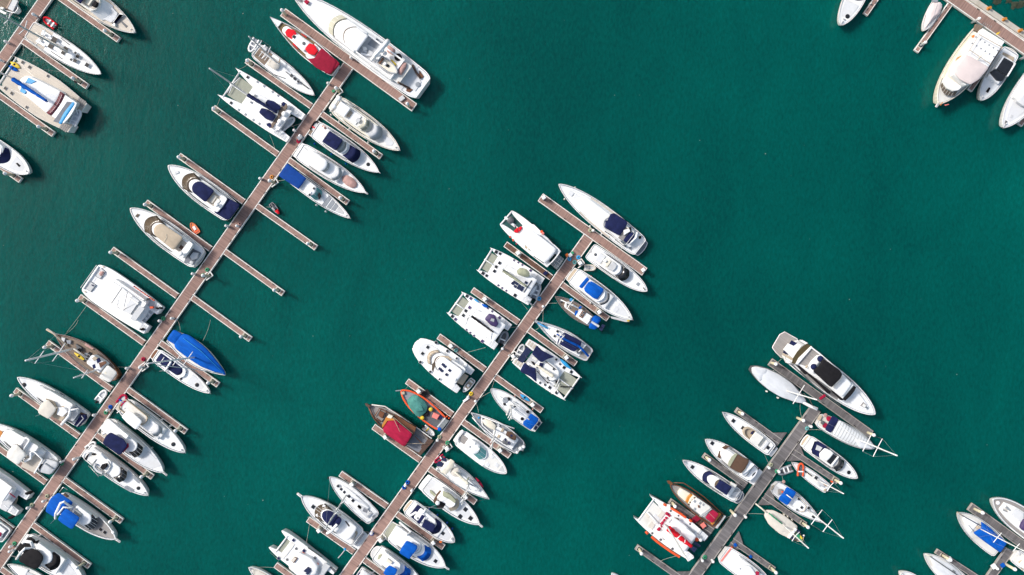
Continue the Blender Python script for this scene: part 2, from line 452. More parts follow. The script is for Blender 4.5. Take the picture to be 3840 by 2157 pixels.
    def RH(s, x, y, r=.28, z=0, mat='glass', name='round_hatch'):
        u, v = s.uv(x, y); Z = max(s.zz(u, z), s.top(u, v)+.01); c = s.P(u, v, Z)
        return Geo().lathe((c.x, c.y, Z), [(r+.05, -.08), (r+.05, .03), (r, .05), (r*.4, .07)], 14).make(name, mat, s.root)
    def DM(s, x, y, r, z, mat='bright', name='radar_dome', post=.3):
        u, v = s.uv(x, y); Z = s.zz(u, z); c = s.P(u, v, Z)
        return Geo().lathe((c.x, c.y, Z), [(r*.25, -post), (r*.25, 0), (r*.95, .0), (r, r*.4), (r*.75, r*.85), (r*.3, r)], 12).make(name, mat, s.root, True)
    def TU(s, name, pts, r, mat, parent=None, seg=6):
        """tube through chart pixels with heights over the deck: [(x,y,z)]"""
        q = []
        for x, y, z in pts:
            u, v = s.uv(x, y); q.append(s.P(u, v, max(s.zz(u, z), s.top(u, v)+r*.6)))
        return Geo().tube(q, r, seg).make(name, mat, parent or s.root)
    def RL(s, u0=.5, sc=.95, h=.7, prof='m', gap=9, mat='metal', r=.022, u1=1.0):
        N = 26; pr = []
        for i in range(N+1):
            u = u0+(u1-u0)*math.sin(math.pi/2*i/N); pr.append((u, wprof(prof, min(1, u))*sc if u < 1 else 0))
        for sg in (1, -1):
            q = [s.P(u, w*sg, s.zd+s.sheer*u*u+h) for u, w in pr]
            # one bent pipe: along the rail, dipping down each post and back
            path = []
            for i in range(N+1):
                path.append(q[i])
                if i % max(2, N//gap) == 0 and i < N: path += [Vector((q[i].x, q[i].y, q[i].z-h)), q[i]+Vector((.01, 0, 0))]
            Geo().tube(path, r, 4).make('guard_rail', mat, s.root)
    def PF(s, xa, xb, wa, wb, mat='teak', z=.45, ca=3, th=.14, r=8, name='swim_platform', rim='white'):
        o = s.out(xa, xb, wa, wb, ca, 0, r); O = [tuple(s.P(u, v, z))[:2] for u, v in o]
        V, F = prism(O, z-th, z, .04); p = mesh(name, V, F, rim, s.root)
        V, F = prism(inset(O, .13), z-.02, z+.03, .01); mesh('platform_decking', V, F, mat, p); return p
    def PU(s, w=5, ext=14, z=.1, mat='white'):
        """anchor platform beyond the bow, with its anchor"""
        L = s.Lp*s.k; h = s.hb*s.k; Z = s.zd+s.sheer+z
        o = [(1-8/L, w/h), (1+ext/L-2/L, w*.8/h), (1+ext/L, w*.35/h), (1+ext/L, -w*.35/h), (1+ext/L-2/L, -w*.8/h), (1-8/L, -w/h)]
        O = [tuple(s.P(u, v, Z))[:2] for u, v in o]; V, F = prism(O, Z-.16, Z, .03)
        p = mesh('bow_platform', V, F, mat, s.root)
        a = s.P(1-4/L, 0, Z+.06); b = s.P(1+(ext+4)/L, 0, Z+.02); Geo().tube([a, b], .06, 6).make('anchor', 'metal', p)
    def AN(s):
        a = s.P(.95, 0, s.zd+s.sheer+.02); b = s.P(1.012, 0, s.zd+s.sheer-.02)
        Geo().lathe((a.x-.15, a.y, a.z-.12), [(.14, 0), (.14, .2), (.08, .25)], 8).make('windlass', 'metal', s.root)
        return Geo().tube([a, b], .06, 6).make('anchor', 'metal', s.root)
    def MA(s, base, tip=None, h=None, r=.11, zb=.0, spr=((.55, 1.1),), mat='spar', sweep=.25, stay=True, boom=None, cover=None, cr=.2, bz=1.5, name='mast', stays=True):
        """mast: chart pixel of its foot and (optionally) of its head"""
        u, v = s.uv(*base); Zb = s.zz(u, zb); p0 = s.P(u, v, Zb)
        if tip:
            if h is None:
                b = Vector(src(s.t, *base))-Vector((CX, CY)); t = Vector(src(s.t, *tip))-Vector((CX, CY)); rr = t.dot(b)/b.dot(b)
                h = CAMH-(CAMH-Zb)/rr
            p1 = s.Q(*tip, h)
            ry = p1.y-p0.y; p1.y = p0.y+max(-.6, min(.6, ry)); p1.x = p0.x+max(-1.6, min(1.6, p1.x-p0.x))
        else: p1 = Vector((p0.x-.02*h, p0.y, h))
        H_ = p1-p0
        r *= .95; m = Geo().tube([p0+H_*i/6 for i in range(7)], r, 8, r*.75).make(name, mat, s.root, True)
        for f, l in spr:
            c = p0+H_*f
            for sg in (1, -1):
                Geo().tube([c, c+Vector((-sweep*l, sg*l, .05))], .07, 5).make('spreader', 'bright', m)
        if stays:
            w = wprof('s', max(0, min(1, u)))*.9
            zt = p1-Vector((0, 0, .2))
            if stay: Geo().tube([zt, s.P(.985, 0, s.zd+s.sheer)], .016, 3).make('forestay', 'metal', m); Geo().tube([zt, s.P(.02, 0, s.zd)], .013, 3).make('backstay', 'metal', m)
            for sg in (1, -1):
                Geo().tube([s.P(u-.02, w*sg, s.zd)]+[p0+H_*f+Vector((-sweep*l, sg*l, .05)) for f, l in spr]+[zt], .013, 3).make('shroud', 'metal', m)
        if boom:
            Zk = Zb+bz; q0 = s.Q(*boom[0], Zk); q1 = s.Q(*boom[1], Zk)
            bm_ = Geo().tube([q0, q1], .08, 6).make('boom', mat, s.root)
            if cover:
                d = q1-q0; g = Geo(); N = 12; pts = [q0+d*(.02+.96*i/N)+Vector((0, 0, .12+.1*math.sin(i*2.1)*.3)) for i in range(N+1)]
                V = []; F = []; sg = 8
                for i, p in enumerate(pts):
                    w_ = cr*(1.15-.55*i/N)*(1+.12*math.sin(i*3.7)); dx = d.normalized(); yy = Vector((-dx.y, dx.x, 0))
                    for k in range(sg):
                        t = 2*math.pi*k/sg; V.append(p+yy*w_*math.cos(t)+Vector((0, 0, w_*1.3*math.sin(t))))
                for i in range(N):
                    for k in range(sg): F.append((i*sg+k, i*sg+(k+1) % sg, (i+1)*sg+(k+1) % sg, (i+1)*sg+k))
                F += [tuple(range(sg)), tuple(N*sg+k for k in range(sg))]
                g.add(V, F).make('sail_cover', cover, bm_, True)
        return m
    def FE(s, pts, mat='white', word='white'):
        """fenders hung over the side: things of their own"""
        for x, y in pts:
            c = pt(s.t, x, y, .75); proto = FENDERS.get(mat)
            if proto is None:
                me = Geo().lathe((0, 0, 0), [(.05, -.42), (.15, -.34), (.165, 0), (.15, .34), (.06, .42), (.03, .6)], 10).make('fender', mat, None, True)
                FENDERS[mat] = me.data; o = me
            else: o = link(bpy.data.objects.new('fender', proto))
            o.location = c; tag(o, word+' fender hanging beside the '+s.short, 'fender', 'fenders beside the '+s.short)
FENDERS = {}
class Cat(Boat):
    def CH(s, hw=.27, vb=.86, vm=.72, vs=.74, hull='white', deck='bright', u0=.14, u1=.72, ub=.94, tramp='mesh', us=0., steps='nonskid', bd='bright', blunt=0, wt=.62, split=True, um0=None):
        """two hulls, bridge deck, forward beam and trampolines"""
        N = 22
        for sg in (1, -1):
            us_ = [us+(.45-us)*i/8 for i in range(8)]+[.45+.55*math.sin(math.pi/2*i/(N-8)) for i in range(N-7)]
            A = []; Bq = []
            for u in us_:
                t = max(0, (u-us)/(1-us))
                w = hw*(wt+(1-wt)*math.sin(min(1, t/.4)*math.pi/2)) if t < .4 else hw*max(.0, 1-((t-.4)/.6)**(2.1 if not blunt else 3.5))**(.9 if not blunt else .6)
                if u == us_[-1]: w = .012
                c = vs+(vm-vs)*min(1, t/.4) if t < .4 else vm+(vb-vm)*((t-.4)/.6)**1.6
                z = s.zd+s.sheer*u*u; A.append(s.P(u, sg*(c+w), z)); Bq.append(s.P(u, sg*(c-w), z))
            ring = A+Bq[::-1]; m = len(ring); inn = inset([(p.x, p.y) for p in ring], .06)
            def low(p, i, f, z):
                k = i if i < len(A) else m-1-i; c = (A[k]+Bq[k])/2
                return (c.x*.97 if False else c.x-.02*(s.L*(us_[k])), c.y+(p.y-c.y)*f, z)
            R = [[low(p, i, .55, -.5) for i, p in enumerate(ring)], [low(p, i, .75, .15) for i, p in enumerate(ring)],
                 [(p.x, p.y, p.z-.05) for p in ring], [(q[0], q[1], p.z) for q, p in zip(inn, ring)]]
            V = [p for r in R for p in r]; F = []; fi = []
            for r in range(3):
                for i in range(m): j = (i+1) % m; F.append((r*m+i, r*m+j, (r+1)*m+j, (r+1)*m+i)); fi.append(1 if r == 0 else 0)
            for i in range(len(A)-1): F.append((3*m+i, 3*m+i+1, 3*m+m-2-i, 3*m+m-1-i)); fi.append(2)
            F.append(tuple(range(m))); fi.append(1)
            mesh('hull', V, F, hull, s.root, mats=[hull, 'darkgrey', deck], fi=fi)
        um = (u0+u1)/2; z = s.zd+.02; vi = vm
        O = [tuple(s.P(u, v, z))[:2] for u, v in ((u0, -vi), (u1-.03, -vi), (u1, -vi*.8), (u1, vi*.8), (u1-.03, vi), (u0, vi))]
        V, F = prism(O, z-.6, z, .03); mesh('bridge_deck', V, F, bd, s.root)
        z = s.zd+s.sheer*.8
        if ub:
            vb_ = vm+(vb-vm)*((ub-.4)/.6)**1.6
            Geo().tube([s.P(ub, -vb_, z), s.P(ub, vb_, z)], .15, 8).make('forward_beam', 'white', s.root)
            vin = vm-hw*.45
            rngs = ((-vin, -.05), (.05, vin)) if split else ((-vin, vin),)
            if tramp:
                for a, b in rngs:
                    O = [tuple(s.P(u, v, s.zd))[:2] for u, v in ((u1-.01, a), (ub-.005, a), (ub-.005, b), (u1-.01, b))]
                    V, F = prism(O, s.zd-.05, s.zd-.02, 0); mesh('trampoline', V, F, tramp, s.root)
                if split: Geo().tube([s.P(u1-.02, 0, s.zd+.05), s.P(ub+.02, 0, z)], .12, 6).make('bowsprit', 'white', s.root)
        return s
    def ST(s, u0, u1, v, hw, mat='nonskid', n=4, sides=(1, -1)):
        """stern steps on both hulls"""
        for sg in sides:
            for i in range(n):
                a = u0+(u1-u0)*(i+.12)/n; b = u0+(u1-u0)*(i+.88)/n; z = s.zd+.05
                O = [tuple(s.P(u, sg*w, z))[:2] for u, w in ((a, v-hw), (b, v-hw), (b, v+hw), (a, v+hw))]
                V, F = prism(O, z-.1, z, 0); mesh('stern_step', V, F, mat, s.root)

# small craft
def dinghy(label, t, stern, bow, hb, tube='lightgrey', floor='grey', motor=True, z=.25, cat='dinghy', name='inflatable_dinghy', seat='white', tr=None, group=None):
    b = Boat(name, label, cat, t, stern, bow, hb, zd=z, sheer=.08, bul=0, group=group)
    r = tr or max(.16, b.hm*.27); w = b.hm-r
    q = []
    for i in range(8): q.append(b.P(.0+.62*i/7, w/b.hm, z+r*.5))
    for i in range(1, 9):
        a = math.pi*i/9; q.append(b.P(.62+(.97-.62)*math.sin(a), w/b.hm*math.cos(a), z+r*.5+.1*math.sin(a)))
    for i in range(8): q.append(b.P(.62-.62*i/7, -w/b.hm, z+r*.5))
    Geo().tube(q, r, 8).make('tube', tube, b.root, True)
    O = [tuple(b.P(u, v, z))[:2] for u, v in ((.04, -.62), (.6, -.62), (.82, -.3), (.88, 0), (.82, .3), (.6, .62), (.04, .62))]
    V, F = prism(O, z-.12, z+.05, .01); mesh('floor', V, F, floor, b.root)
    for u in ((.28, .56) if b.L > 2.6 else (.35,)):
        O = [tuple(b.P(a, v, z+.3))[:2] for a, v in ((u-.05, -.7), (u+.05, -.7), (u+.05, .7), (u-.05, .7))]
        V, F = prism(O, z+.22, z+.3, .01); mesh('seat', V, F, seat, b.root)
    if motor:
        c = b.P(-.02, 0, z+.3); m = Geo().box(c.x-.32, c.x+.12, c.y-.16, c.y+.16, z+.15, z+.62, .08).make('outboard_motor', 'black', b.root)
        Geo().box(c.x-.2, c.x-.05, c.y-.05, c.y+.05, z-.4, z+.2).make('motor_leg', 'darkgrey', m)
    return b
def kayak(label, t, a, c, hb, mat, z, cat='kayak', name='kayak', pit='black', group=None):
    b = Boat(name, label, cat, t, a, c, hb, zd=z, sheer=0, bul=0, group=group); N = 12; V = []; F = []; S = 8
    for i in range(N+1):
        u = i/N; w = max(.03, math.sin(math.pi*u)**.75)
        for k in range(S):
            tt = 2*math.pi*k/S; p = b.P(u, w*math.cos(tt), z); V.append((p.x, p.y, z+.16+.16*w*math.sin(tt)))
    for i in range(N):
        for k in range(S): F.append((i*S+k, i*S+(k+1) % S, (i+1)*S+(k+1) % S, (i+1)*S+k))
    F += [tuple(range(S)), tuple(N*S+k for k in range(S))]
    mesh('kayak_hull', V, F, mat, b.root, True)
    if pit:
        p = b.P(.46, 0, z); Geo().lathe((p.x, p.y, z+.27), [(.2, 0), (.2, .06), (.12, .065)], 10).make('seat_opening', pit, b.root)
    return b
# ================================================================ top left
b = Boat('wooden_boat', 'old wooden boat with white hull edge and dark reddish deck in the top left corner', 'boat', 'U3', (450,290), (-700,-560), 240, 'old wooden corner boat', zd=1.3)
b.H('bright','oldteak','d',rim=.12)
b.PP('hatch_cover',[(345,-40),(490,20),(350,310),(200,235)],0,.35,'lightgrey')
b.PP('coaming',[(300,-60),(345,-40),(200,235),(160,215)],0,.4,'varnish')
b.PP('side_bench',[(0,250),(180,350),(140,400),(-60,300)],0,.4,'offwhite')
b.PP('locker',[(20,180),(110,210),(70,260),(0,235)],0,.5,'offwhite')
b.PP('stern_deck',[(200,400),(330,330),(400,300),(270,470)],.02,.06,'greyteak')

b = Boat('motor_yacht', 'cream motor yacht with beige foredeck and navy cover at the top left edge', 'yacht', 'T1', (470,-140), (1018,244), 96, 'cream yacht at the top left edge', zd=1.7)
b.H('offwhite','teak','m'); b.RL(.55)
b.fol('deckhouse',.05,.48,.32,0,.9,'cream')
b.B('flybridge',520,745,70,58,.9,1.7,'offwhite',cb=30,r=12)
b.B('helm_floor',600,738,48,42,1.7,1.76,'teak',cb=20)
b.B('canopy',470,640,60,60,2.7,2.8,'navy',dome=.1,leg=1.0)
b.B('seat',655,690,35,35,1.7,2.1,'cream'); b.B('helm_console',700,725,25,20,1.7,2.3,'black',cb=6)
b.W(842,752,70,64,40,45,.15,1.3,'white',name='front_visor')
b.B('sunpad',780,870,62,44,0,.28,'nonskid',cb=10)
b.PP('bench',[(868,172),(850,165),(893,105),(915,112)],0,.4,'navy'); b.PP('bench_back',[(865,200),(840,188),(905,95),(932,112),(912,122),(893,110),(852,168),(868,178)],0,.5,'white')
b.PP('deck_hatch',[(905,160),(915,158),(962,195),(950,210)],.02,.1,'darkgrey'); b.AN()

b = Boat('sailing_yacht', 'white racing yacht with beige stern deck and tall leaning mast beside the red dinghy', 'sailboat', 'T1', (218,222), (760,558), 84, 'white racing yacht', zd=1.3)
b.H('white','deckwhite','m',rim=.1)
b.fol('stern_deck',.01,.27,.12,0,.03,'teak',bev=.0)
b.B('coachroof',330,560,40,22,0,.4,'bright',cb=16,r=10,dome=.08)
b.B('cockpit_bench',300,360,52,50,0,.35,'bright',ca=-10); b.B('cockpit_floor',305,375,26,26,.36,.39,'greyteak')
b.HT([(408,300,.95),(384,346,.95),(492,370,.8),(477,396,.7),(567,398,.35),(585,424,.6),(534,450,.35),(565,457,.6),(655,490,.65)],z=.38)
b.TU('deck_line',[(455,285,.1),(525,340,.1)],.05,'black'); b.TU('deck_line',[(380,385,.1),(470,445,.1)],.05,'black')
b.B('helm_console',300,325,8,8,0,.9,'bright',off=-28); b.B('helm_console',300,325,8,8,0,.9,'bright',off=28)
b.MA((518,398),(-95,60),None,r=.17,spr=((.36,1.5),(.58,1.3),(.77,1.0)),boom=((510,395),(268,245)),cover='beigecloth',cr=.26,bz=1.6)
b.RL(.0,.97,.6,'m')

b = Cat('sailing_catamaran', 'big teak decked catamaran with long blue sail cover and blue stern awning', 'catamaran', 'T1', (585,890), (38,532), 162, 'teak decked catamaran', zd=1.9, sheer=.15, bul=0)
b.CH(.30,.78,.70,.56,'white','teak',.1,.955,.97,None,bd='teak',wt=.8)
b.B('cabin',420,150,100,66,0,1.1,'bright',cb=30,r=40,dome=.25,flare=.25)
b.PP('cabin_window',[(212,585),(270,612),(232,635),(190,622)],1.12,1.3,'skyblue'); b.PP('cabin_window',[(158,655),(200,690),(185,708),(150,690)],1.05,1.22,'skyblue')
b.B('wheelhouse',520,440,96,96,0,1.5,'white',r=14,dome=.1)
b.W(412,442,96,96,-14,-14,1.2,1.75,'darkred',4,mm='grey'); b.B('aft_roof',540,446,92,94,1.5,1.75,'bright',ca=12,cb=-8)
b.PP('stern_awning',[(548,765),(568,780),(462,938),(440,930),(480,850)],1.2,1.35,'skyblue',dome=.1)
b.PP('stern_deck',[(505,765),(545,770),(450,930),(400,915)],.05,.1,'bluegreyteak')
b.ST(.02,.12,.70,.16,'greyteak',4); b.HT([(170,470,.5),(222,506,.5),(360,573,.4),(40,666,.5),(88,703,.5),(200,808,.4)],z=.05)
b.TU('davit',[(560,780,.6),(585,860,.6)],.08,'bright'); b.TU('davit',[(485,910,.6),(530,935,.6)],.08,'bright')
b.MA((95,590),(-60,490),20,r=.18,zb=.0,boom=((98,597),(362,768)),cover='blue',cr=.36,bz=2.3,stays=False)
kayak('yellow kayak lying on the front deck of the teak catamaran','T1',(82,468),(156,516),17,'yellow',1.95)
kayak('blue kayak lying beside the yellow kayak on the teak catamaran','T1',(70,498),(140,538),16,'blue',1.95)
dinghy('pale blue upturned dinghy slung behind the teak decked catamaran','T1',(545,945),(600,830),34,'whitecloth','whitecloth',False,2.2,seat='whitecloth')
dinghy('red inflatable dinghy with white seat beside the racing yacht','T1',(420,205),(330,135),28,'red','lightgrey',True,.25)

b = Boat('motor_yacht', 'white motor yacht with dark windscreen cover cut off by the left edge', 'yacht', 'T1', (-160,1052), (220,1306), 88, 'yacht at the left edge', zd=1.6)
b.H('white','deckwhite','f'); b.RL(.5,prof='f')
b.B('cabin',-160,10,66,58,0,1.1,'bright',cb=24,r=14,dome=.15); b.W(72,5,66,50,52,40,.1,1.12,'navy',name='windscreen_cover')
b.PP('deck_hatch',[(118,1232),(130,1227),(156,1250),(142,1260)],.02,.12,'black'); b.fol('foredeck_pad',.66,.9,.3,0,.06,'nonskid','f'); b.AN()

# ================================================================ T-head of the long left pier
b = Boat('superyacht', 'huge white superyacht with tender, radar arch and grey stern deck on the pier head', 'superyacht', 'T2', (2270,896), (925,-88), 172, 'white superyacht', zd=2.6, sheer=.8)
b.H('white','deckwhite','m',rim=.18,boot='navy'); b.PF(2268,2195,126,122,'white',.6,22,name='swim_platform')
b.fol('foredeck_house',.50,.93,.28,0,.5,'bright',bev=.12,dome=.1)
b.B('deckhouse',2020,1350,128,118,0,1.5,'white',cb=60,r=20,bev=.1); b.W(1330,1372,112,112,54,62,1.0,1.9,'paleglass',3); 
b.B('upper_deck',1640,1385,124,112,1.5,2.2,'bright',cb=62,r=20,dome=.15,bev=.1)
b.W(1470,1480,100,100,66,66,2.0,2.75,'brownglass'); b.B('hardtop',1652,1480,98,102,3.0,3.25,'bright',cb=70,r=16,dome=.12,flare=0,bev=.08,leg=.8)
b.B('open_deck',1800,1645,104,104,1.5,1.62,'lightgrey',r=4); b.PP('lounge_floor',[(1770,370),(1845,420),(1790,500),(1700,450)],1.62,1.66,'grey')
b.ring('side_coaming',b.out(2010,1640,112,112,r=10),b.out(2000,1645,98,98,r=10),1.5,2.2,'bright')
for p in ([(1735,340),(1800,385),(1775,410),(1715,365)],[(1640,440),(1690,475),(1672,498),(1625,470)],[(1665,500),(1705,520),(1690,540),(1650,522)],[(1720,505),(1765,535),(1745,570),(1700,545)]): b.PP('lounge_seat',p,1.62,2.05,'lightgrey')
b.PP('lounge_table',[(1650,470),(1690,480),(1700,505),(1660,510)],1.62,2.2,'white')
b.TU('radar_arch',[(1755,605,1.7),(1782,560,3.6),(1830,510,3.9),(1885,450,3.6),(1915,415,3.2)],.42,'bright'); b.TU('radar_arch_base',[(1780,560,1.6),(1700,560,1.7),(1640,545,1.7)],.25,'bright')
b.DM(1848,512,.5,3.6); b.DM(1880,545,.4,2.6); b.DM(1822,560,.35,2.6)
b.B('boat_deck',2090,1845,116,104,1.5,1.58,'offwhite',r=10)
b.PP('deck_cover',[(1915,455),(1990,505),(1960,560),(1895,520)],1.6,1.9,'pinkcloth',dome=.15); b.PP('long_cushion',[(2060,630),(2100,640),(2095,680),(2045,760),(2015,745),(2030,690)],1.6,2.0,'pinkcloth',dome=.2)
b.RH(2015,583,.62,1.6,'black','spa_tub'); b.PP('yellow_float',[(1935,600),(1960,615),(1995,650),(1992,672),(1960,650)],1.6,1.85,'yellow',dome=.1)
b.PP('stern_deck',[(2155,655),(2250,835),(2190,930),(2012,825)],.02,.12,'nonskid'); b.TU('stern_stair',[(2160,660,.3),(2200,740,.25),(2245,800,.2)],.2,'darkwood'); b.TU('stern_stair',[(2015,838,.3),(2080,875,.25),(2130,900,.2)],.2,'darkwood')
b.PP('stair_well',[(2105,880),(2165,910),(2130,940),(2095,925)],.0,.15,'varnish'); b.PP('stair_well',[(2230,715),(2275,775),(2262,798),(2228,760)],.0,.15,'varnish'); b.RH(2215,860,.4,.1,'grey','round_hatch')
b.PP('bow_cushion',[(1078,-8),(1110,12),(1085,46),(1055,18)],.55,.85,'crimson'); b.fol('side_deck',.1,.5,.04,0,.02,'nonskid',bev=0); b.HT([(1010,-2,.5),(1028,8,.4)],.1,'darkgrey')
b.RL(.45,.97,.9)
d = Boat('tender', 'grey open tender with console carried on the superyacht boat deck', 'tender', 'T2', (1818,600), (2005,742), 58, zd=4.9, sheer=.15, bul=.15)
d.H('lightgrey','cream','m',rim=.16,draft=-4.2); d.zd=4.9; d.B('console',1868,1890,16,14,.0,.6,'bright'); d.B('seat',1835,1850,34,34,0,.35,'varnish'); d.B('seat',1900,1915,14,12,0,.3,'black'); d.RL(.3,.9,.12)

b = Boat('classic_launch', 'long classic launch with two bright red octagon cushions and maroon stern canopy', 'launch', 'T2', (1380,722), (712,172), 102, 'red cushioned launch', zd=1.3)
b.H('bright','olivedeck','p',rim=.12)
b.B('coachroof',1180,845,72,42,0,.55,'bright',cb=26,r=14,ca=-24,bev=.08,dome=.08); b.B('wheelhouse',1090,950,54,40,.55,1.1,'bright',cb=20,r=16,dome=.1)
b.PP('side_arm',[(1070,560),(1195,585),(1175,622),(1090,590)],.3,.9,'bright'); b.PP('side_arm',[(1165,440),(1252,520),(1228,548),(1160,490)],.3,.9,'bright')
b.PP('front_cushion',[(895,288),(965,310),(985,355),(940,402),(880,370),(862,325)],.6,.85,'red',dome=.08); b.HT([(956,374,.5)],.85)
b.PP('rear_cushion',[(1110,440),(1165,455),(1200,520),(1165,560),(1100,545),(1066,495)],1.0,1.3,'red',dome=.08)
b.PP('red_panel',[(945,430),(1000,500),(985,492),(942,450)],.2,.5,'red'); b.PP('red_panel',[(1028,338),(1080,370),(1085,385),(1035,352)],.2,.5,'red'); b.RH(1055,442,.25,1.15,'darkgrey')
b.PP('canopy',[(1240,485),(1395,625),(1330,762),(1180,690),(1090,600),(1165,590),(1195,540)],1.5,1.6,'maroon',dome=.15); b.PP('canopy_flap',[(1365,590),(1425,650),(1322,755),(1262,740)],1.35,1.5,'maroon',dome=.1)
b.PP('bow_plate',[(715,172),(830,225),(790,275)],.1,.3,'bright'); b.RL(.5,.96,.5,'p')

b = Boat('sailing_yacht', 'sailing yacht with beige round sprayhood and white dinghy hung on its stern', 'sailboat', 'T2', (565,508), (1162,968), 92, 'sprayhood sailing yacht', zd=1.2)
b.H('white','deckwhite','m',rim=.1); b.fol('cockpit_sole',.03,.22,.22,0,.04,'oldteak',bev=0)
b.B('coachroof',730,1000,46,24,0,.4,'bright',cb=20,r=12,dome=.06)
b.B('sprayhood',700,800,52,46,.9,1.05,'beigecloth',cb=30,r=22,dome=.3,leg=.9); b.TU('hood_window',[(805,640,1.0),(812,600,1.0)],.12,'tan')
for k in range(4): b.TU('awning_bar',[(600+28*k,575+20*k,1.5),(640+28*k,520+20*k,1.5)],.06,'bright')
b.TU('stern_arch',[(530,545,.2),(560,520,2.0),(600,450,2.0),(625,430,.2)],.08,'bright'); b.PP('wheel_console',[(640,460),(690,480),(670,520),(630,500)],0,.7,'lightgrey'); b.DM(660,470,.22,1.8,post=1.7)
b.TU('deck_line',[(870,730,.5),(1110,905,.2)],.09,'darkgrey'); b.HT([(930,770,.5),(965,800,.5),(1000,830,.4)],.42)
b.TU('deck_line',[(730,750,.1),(870,800,.1)],.05,'black'); b.TU('deck_line',[(860,620,.1),(960,700,.1)],.05,'lightgrey')
b.MA((800,655),(497,372),None,r=.15,spr=((.4,1.3),(.68,1.0)),boom=((800,655),(620,520)),bz=1.5); b.RL(.1,.97,.6,'m')
dinghy('white inflatable dinghy hanging behind the sprayhood sailing yacht','T2',(575,395),(505,525),40,'white','grey',False,1.1)

b = Cat('sailing_catamaran', 'white catamaran with navy cockpit covers, navy boom bag and ladder stern steps', 'catamaran', 'T3', (825,578), (228,172), 150, 'navy covered catamaran', zd=1.8, sheer=.2, bul=0)
b.CH(.30,.92,.76,.78,'white','bright',.16,.70,.93,'mesh',us=0)
b.B('cabin',720,420,104,58,0,.85,'bright',cb=40,r=50,dome=.3,flare=.2)
b.PP('bimini',[(580,330),(640,345),(690,385),(695,410),(640,440),(600,400),(560,360)],1.5,1.62,'navy',dome=.12); b.PP('bimini',[(530,400),(600,420),(655,470),(625,515),(570,500),(505,440)],1.5,1.62,'navy',dome=.12)
b.PP('helm_cover',[(700,360),(720,348),(740,362),(722,392),(700,380)],.6,1.2,'navy'); b.PP('helm_cover',[(570,535),(600,530),(620,560),(600,572),(575,555)],.6,1.2,'navy')
b.PP('cockpit_sole',[(690,400),(745,365),(750,395),(620,575),(590,570),(660,480)],.0,.3,'oldteak'); b.PP('davit_beam',[(720,440),(750,420),(790,425),(680,590),(640,600),(700,520)],.3,.6,'bright')
b.DM(728,455,.5,1.3,post=1.2); b.DM(690,520,.45,1.3,post=1.2); b.DM(672,545,.3,1.3,post=1.2)
b.ST(.03,.20,.80,.12,'lightgrey',5); b.HT([(410,137,.45),(267,358,.45)],.05); b.HT([(493,177,.3),(550,213,.3),(622,263,.3),(670,294,.3),(332,416,.3),(390,456,.3),(458,503,.3),(510,536,.3),(438,352,.3),(474,293,.3)],.05,'grey')
b.MA((408,285),(82,62),None,r=.17,spr=((.42,1.6),),boom=((412,290),(668,448)),cover='navy',cr=.33,bz=1.7); b.TU('forestay_drum',[(330,105,.4),(232,270,.4)],.07,'metal')
dinghy('white rigid dinghy slung between the sterns of the navy covered catamaran','T3',(692,585),(812,488),34,'white','nonskid',True,.9,seat='lightgrey')

# ---------------------------------------------------------------- left pier, upper right side
b = Boat('motor_yacht', 'cream flybridge yacht with pale grey foredeck cover and radar domes at its stern', 'yacht', 'T3', (1172,372), (1720,766), 97, 'cream flybridge yacht', zd=1.7)
b.H('cream','offwhite','m'); b.PF(1140,1185,62,80,'cream',.45); b.RL(.55)
b.fol('deckhouse',.08,.60,.26,0,1.0,'cream',bev=.1); b.B('flybridge',1185,1440,62,56,1.0,1.75,'offwhite',cb=24,r=12)
b.B('hardtop',1190,1270,46,48,2.6,2.72,'bright',dome=.06,leg=.8); b.B('sunroof',1290,1365,44,44,1.75,1.95,'white',r=6); b.B('seat',1275,1300,28,28,1.75,2.1,'tan')
b.W(1448,1400,50,46,24,22,1.75,2.2,'paleglass',1); b.B('helm_console',1345,1375,20,18,1.75,2.2,'lightgrey')
b.W(1560,1470,66,52,40,30,.1,1.1,'lightgrey',name='windscreen_cover'); b.HT([(1628,697,.75)],0,'brownglass',ratio=.9)
b.PP('foredeck_rail',[(1560,625),(1640,665),(1670,700),(1650,730),(1600,720)],.02,.1,'nonskid')
b.DM(1195,322,.5,2.6,post=1.5); b.DM(1155,390,.45,2.6,post=1.5); b.TU('radar_arch',[(1215,310,1.2),(1195,322,2.4),(1150,395,2.4),(1125,430,1.2)],.2,'offwhite'); b.AN()
b.FE([(1130,462),(1200,520),(1290,585),(1450,700)],'white','white')

b = Boat('motor_yacht', 'white yacht with navy bimini, navy front window cover and black dinghy on its stern', 'yacht', 'T3', (988,580), (1540,955), 88, 'navy bimini yacht on the left pier', zd=1.6)
b.H('white','deckwhite','m'); b.PF(958,1000,70,76,'oldteak',.5); b.RL(.55); b.PU(5,16)
b.fol('deckhouse',.08,.66,.24,0,1.0,'white',bev=.1,dome=.1); b.B('flybridge',1030,1260,66,50,1.0,1.6,'bright',cb=26,r=14)
b.B('bimini',1082,1200,58,56,2.6,2.7,'navy',dome=.12,leg=.9,r=10); b.W(1248,1200,54,50,20,18,1.5,2.1,'greyglass',0)
b.W(1368,1275,64,56,26,22,.2,1.15,'navy',name='windscreen_cover'); b.RH(1448,888,.3,.02); b.FE([(990,712),(1135,802),(1258,884)],'blue','blue'); b.TU('hose_reel',[(1060,560,.6),(1080,575,.6)],.25,'pinkcloth')
dinghy('small black inflatable dinghy with red motor on the navy bimini yacht stern','T3',(968,600),(1012,518),30,'black','lightgrey',False,.7,seat='red')

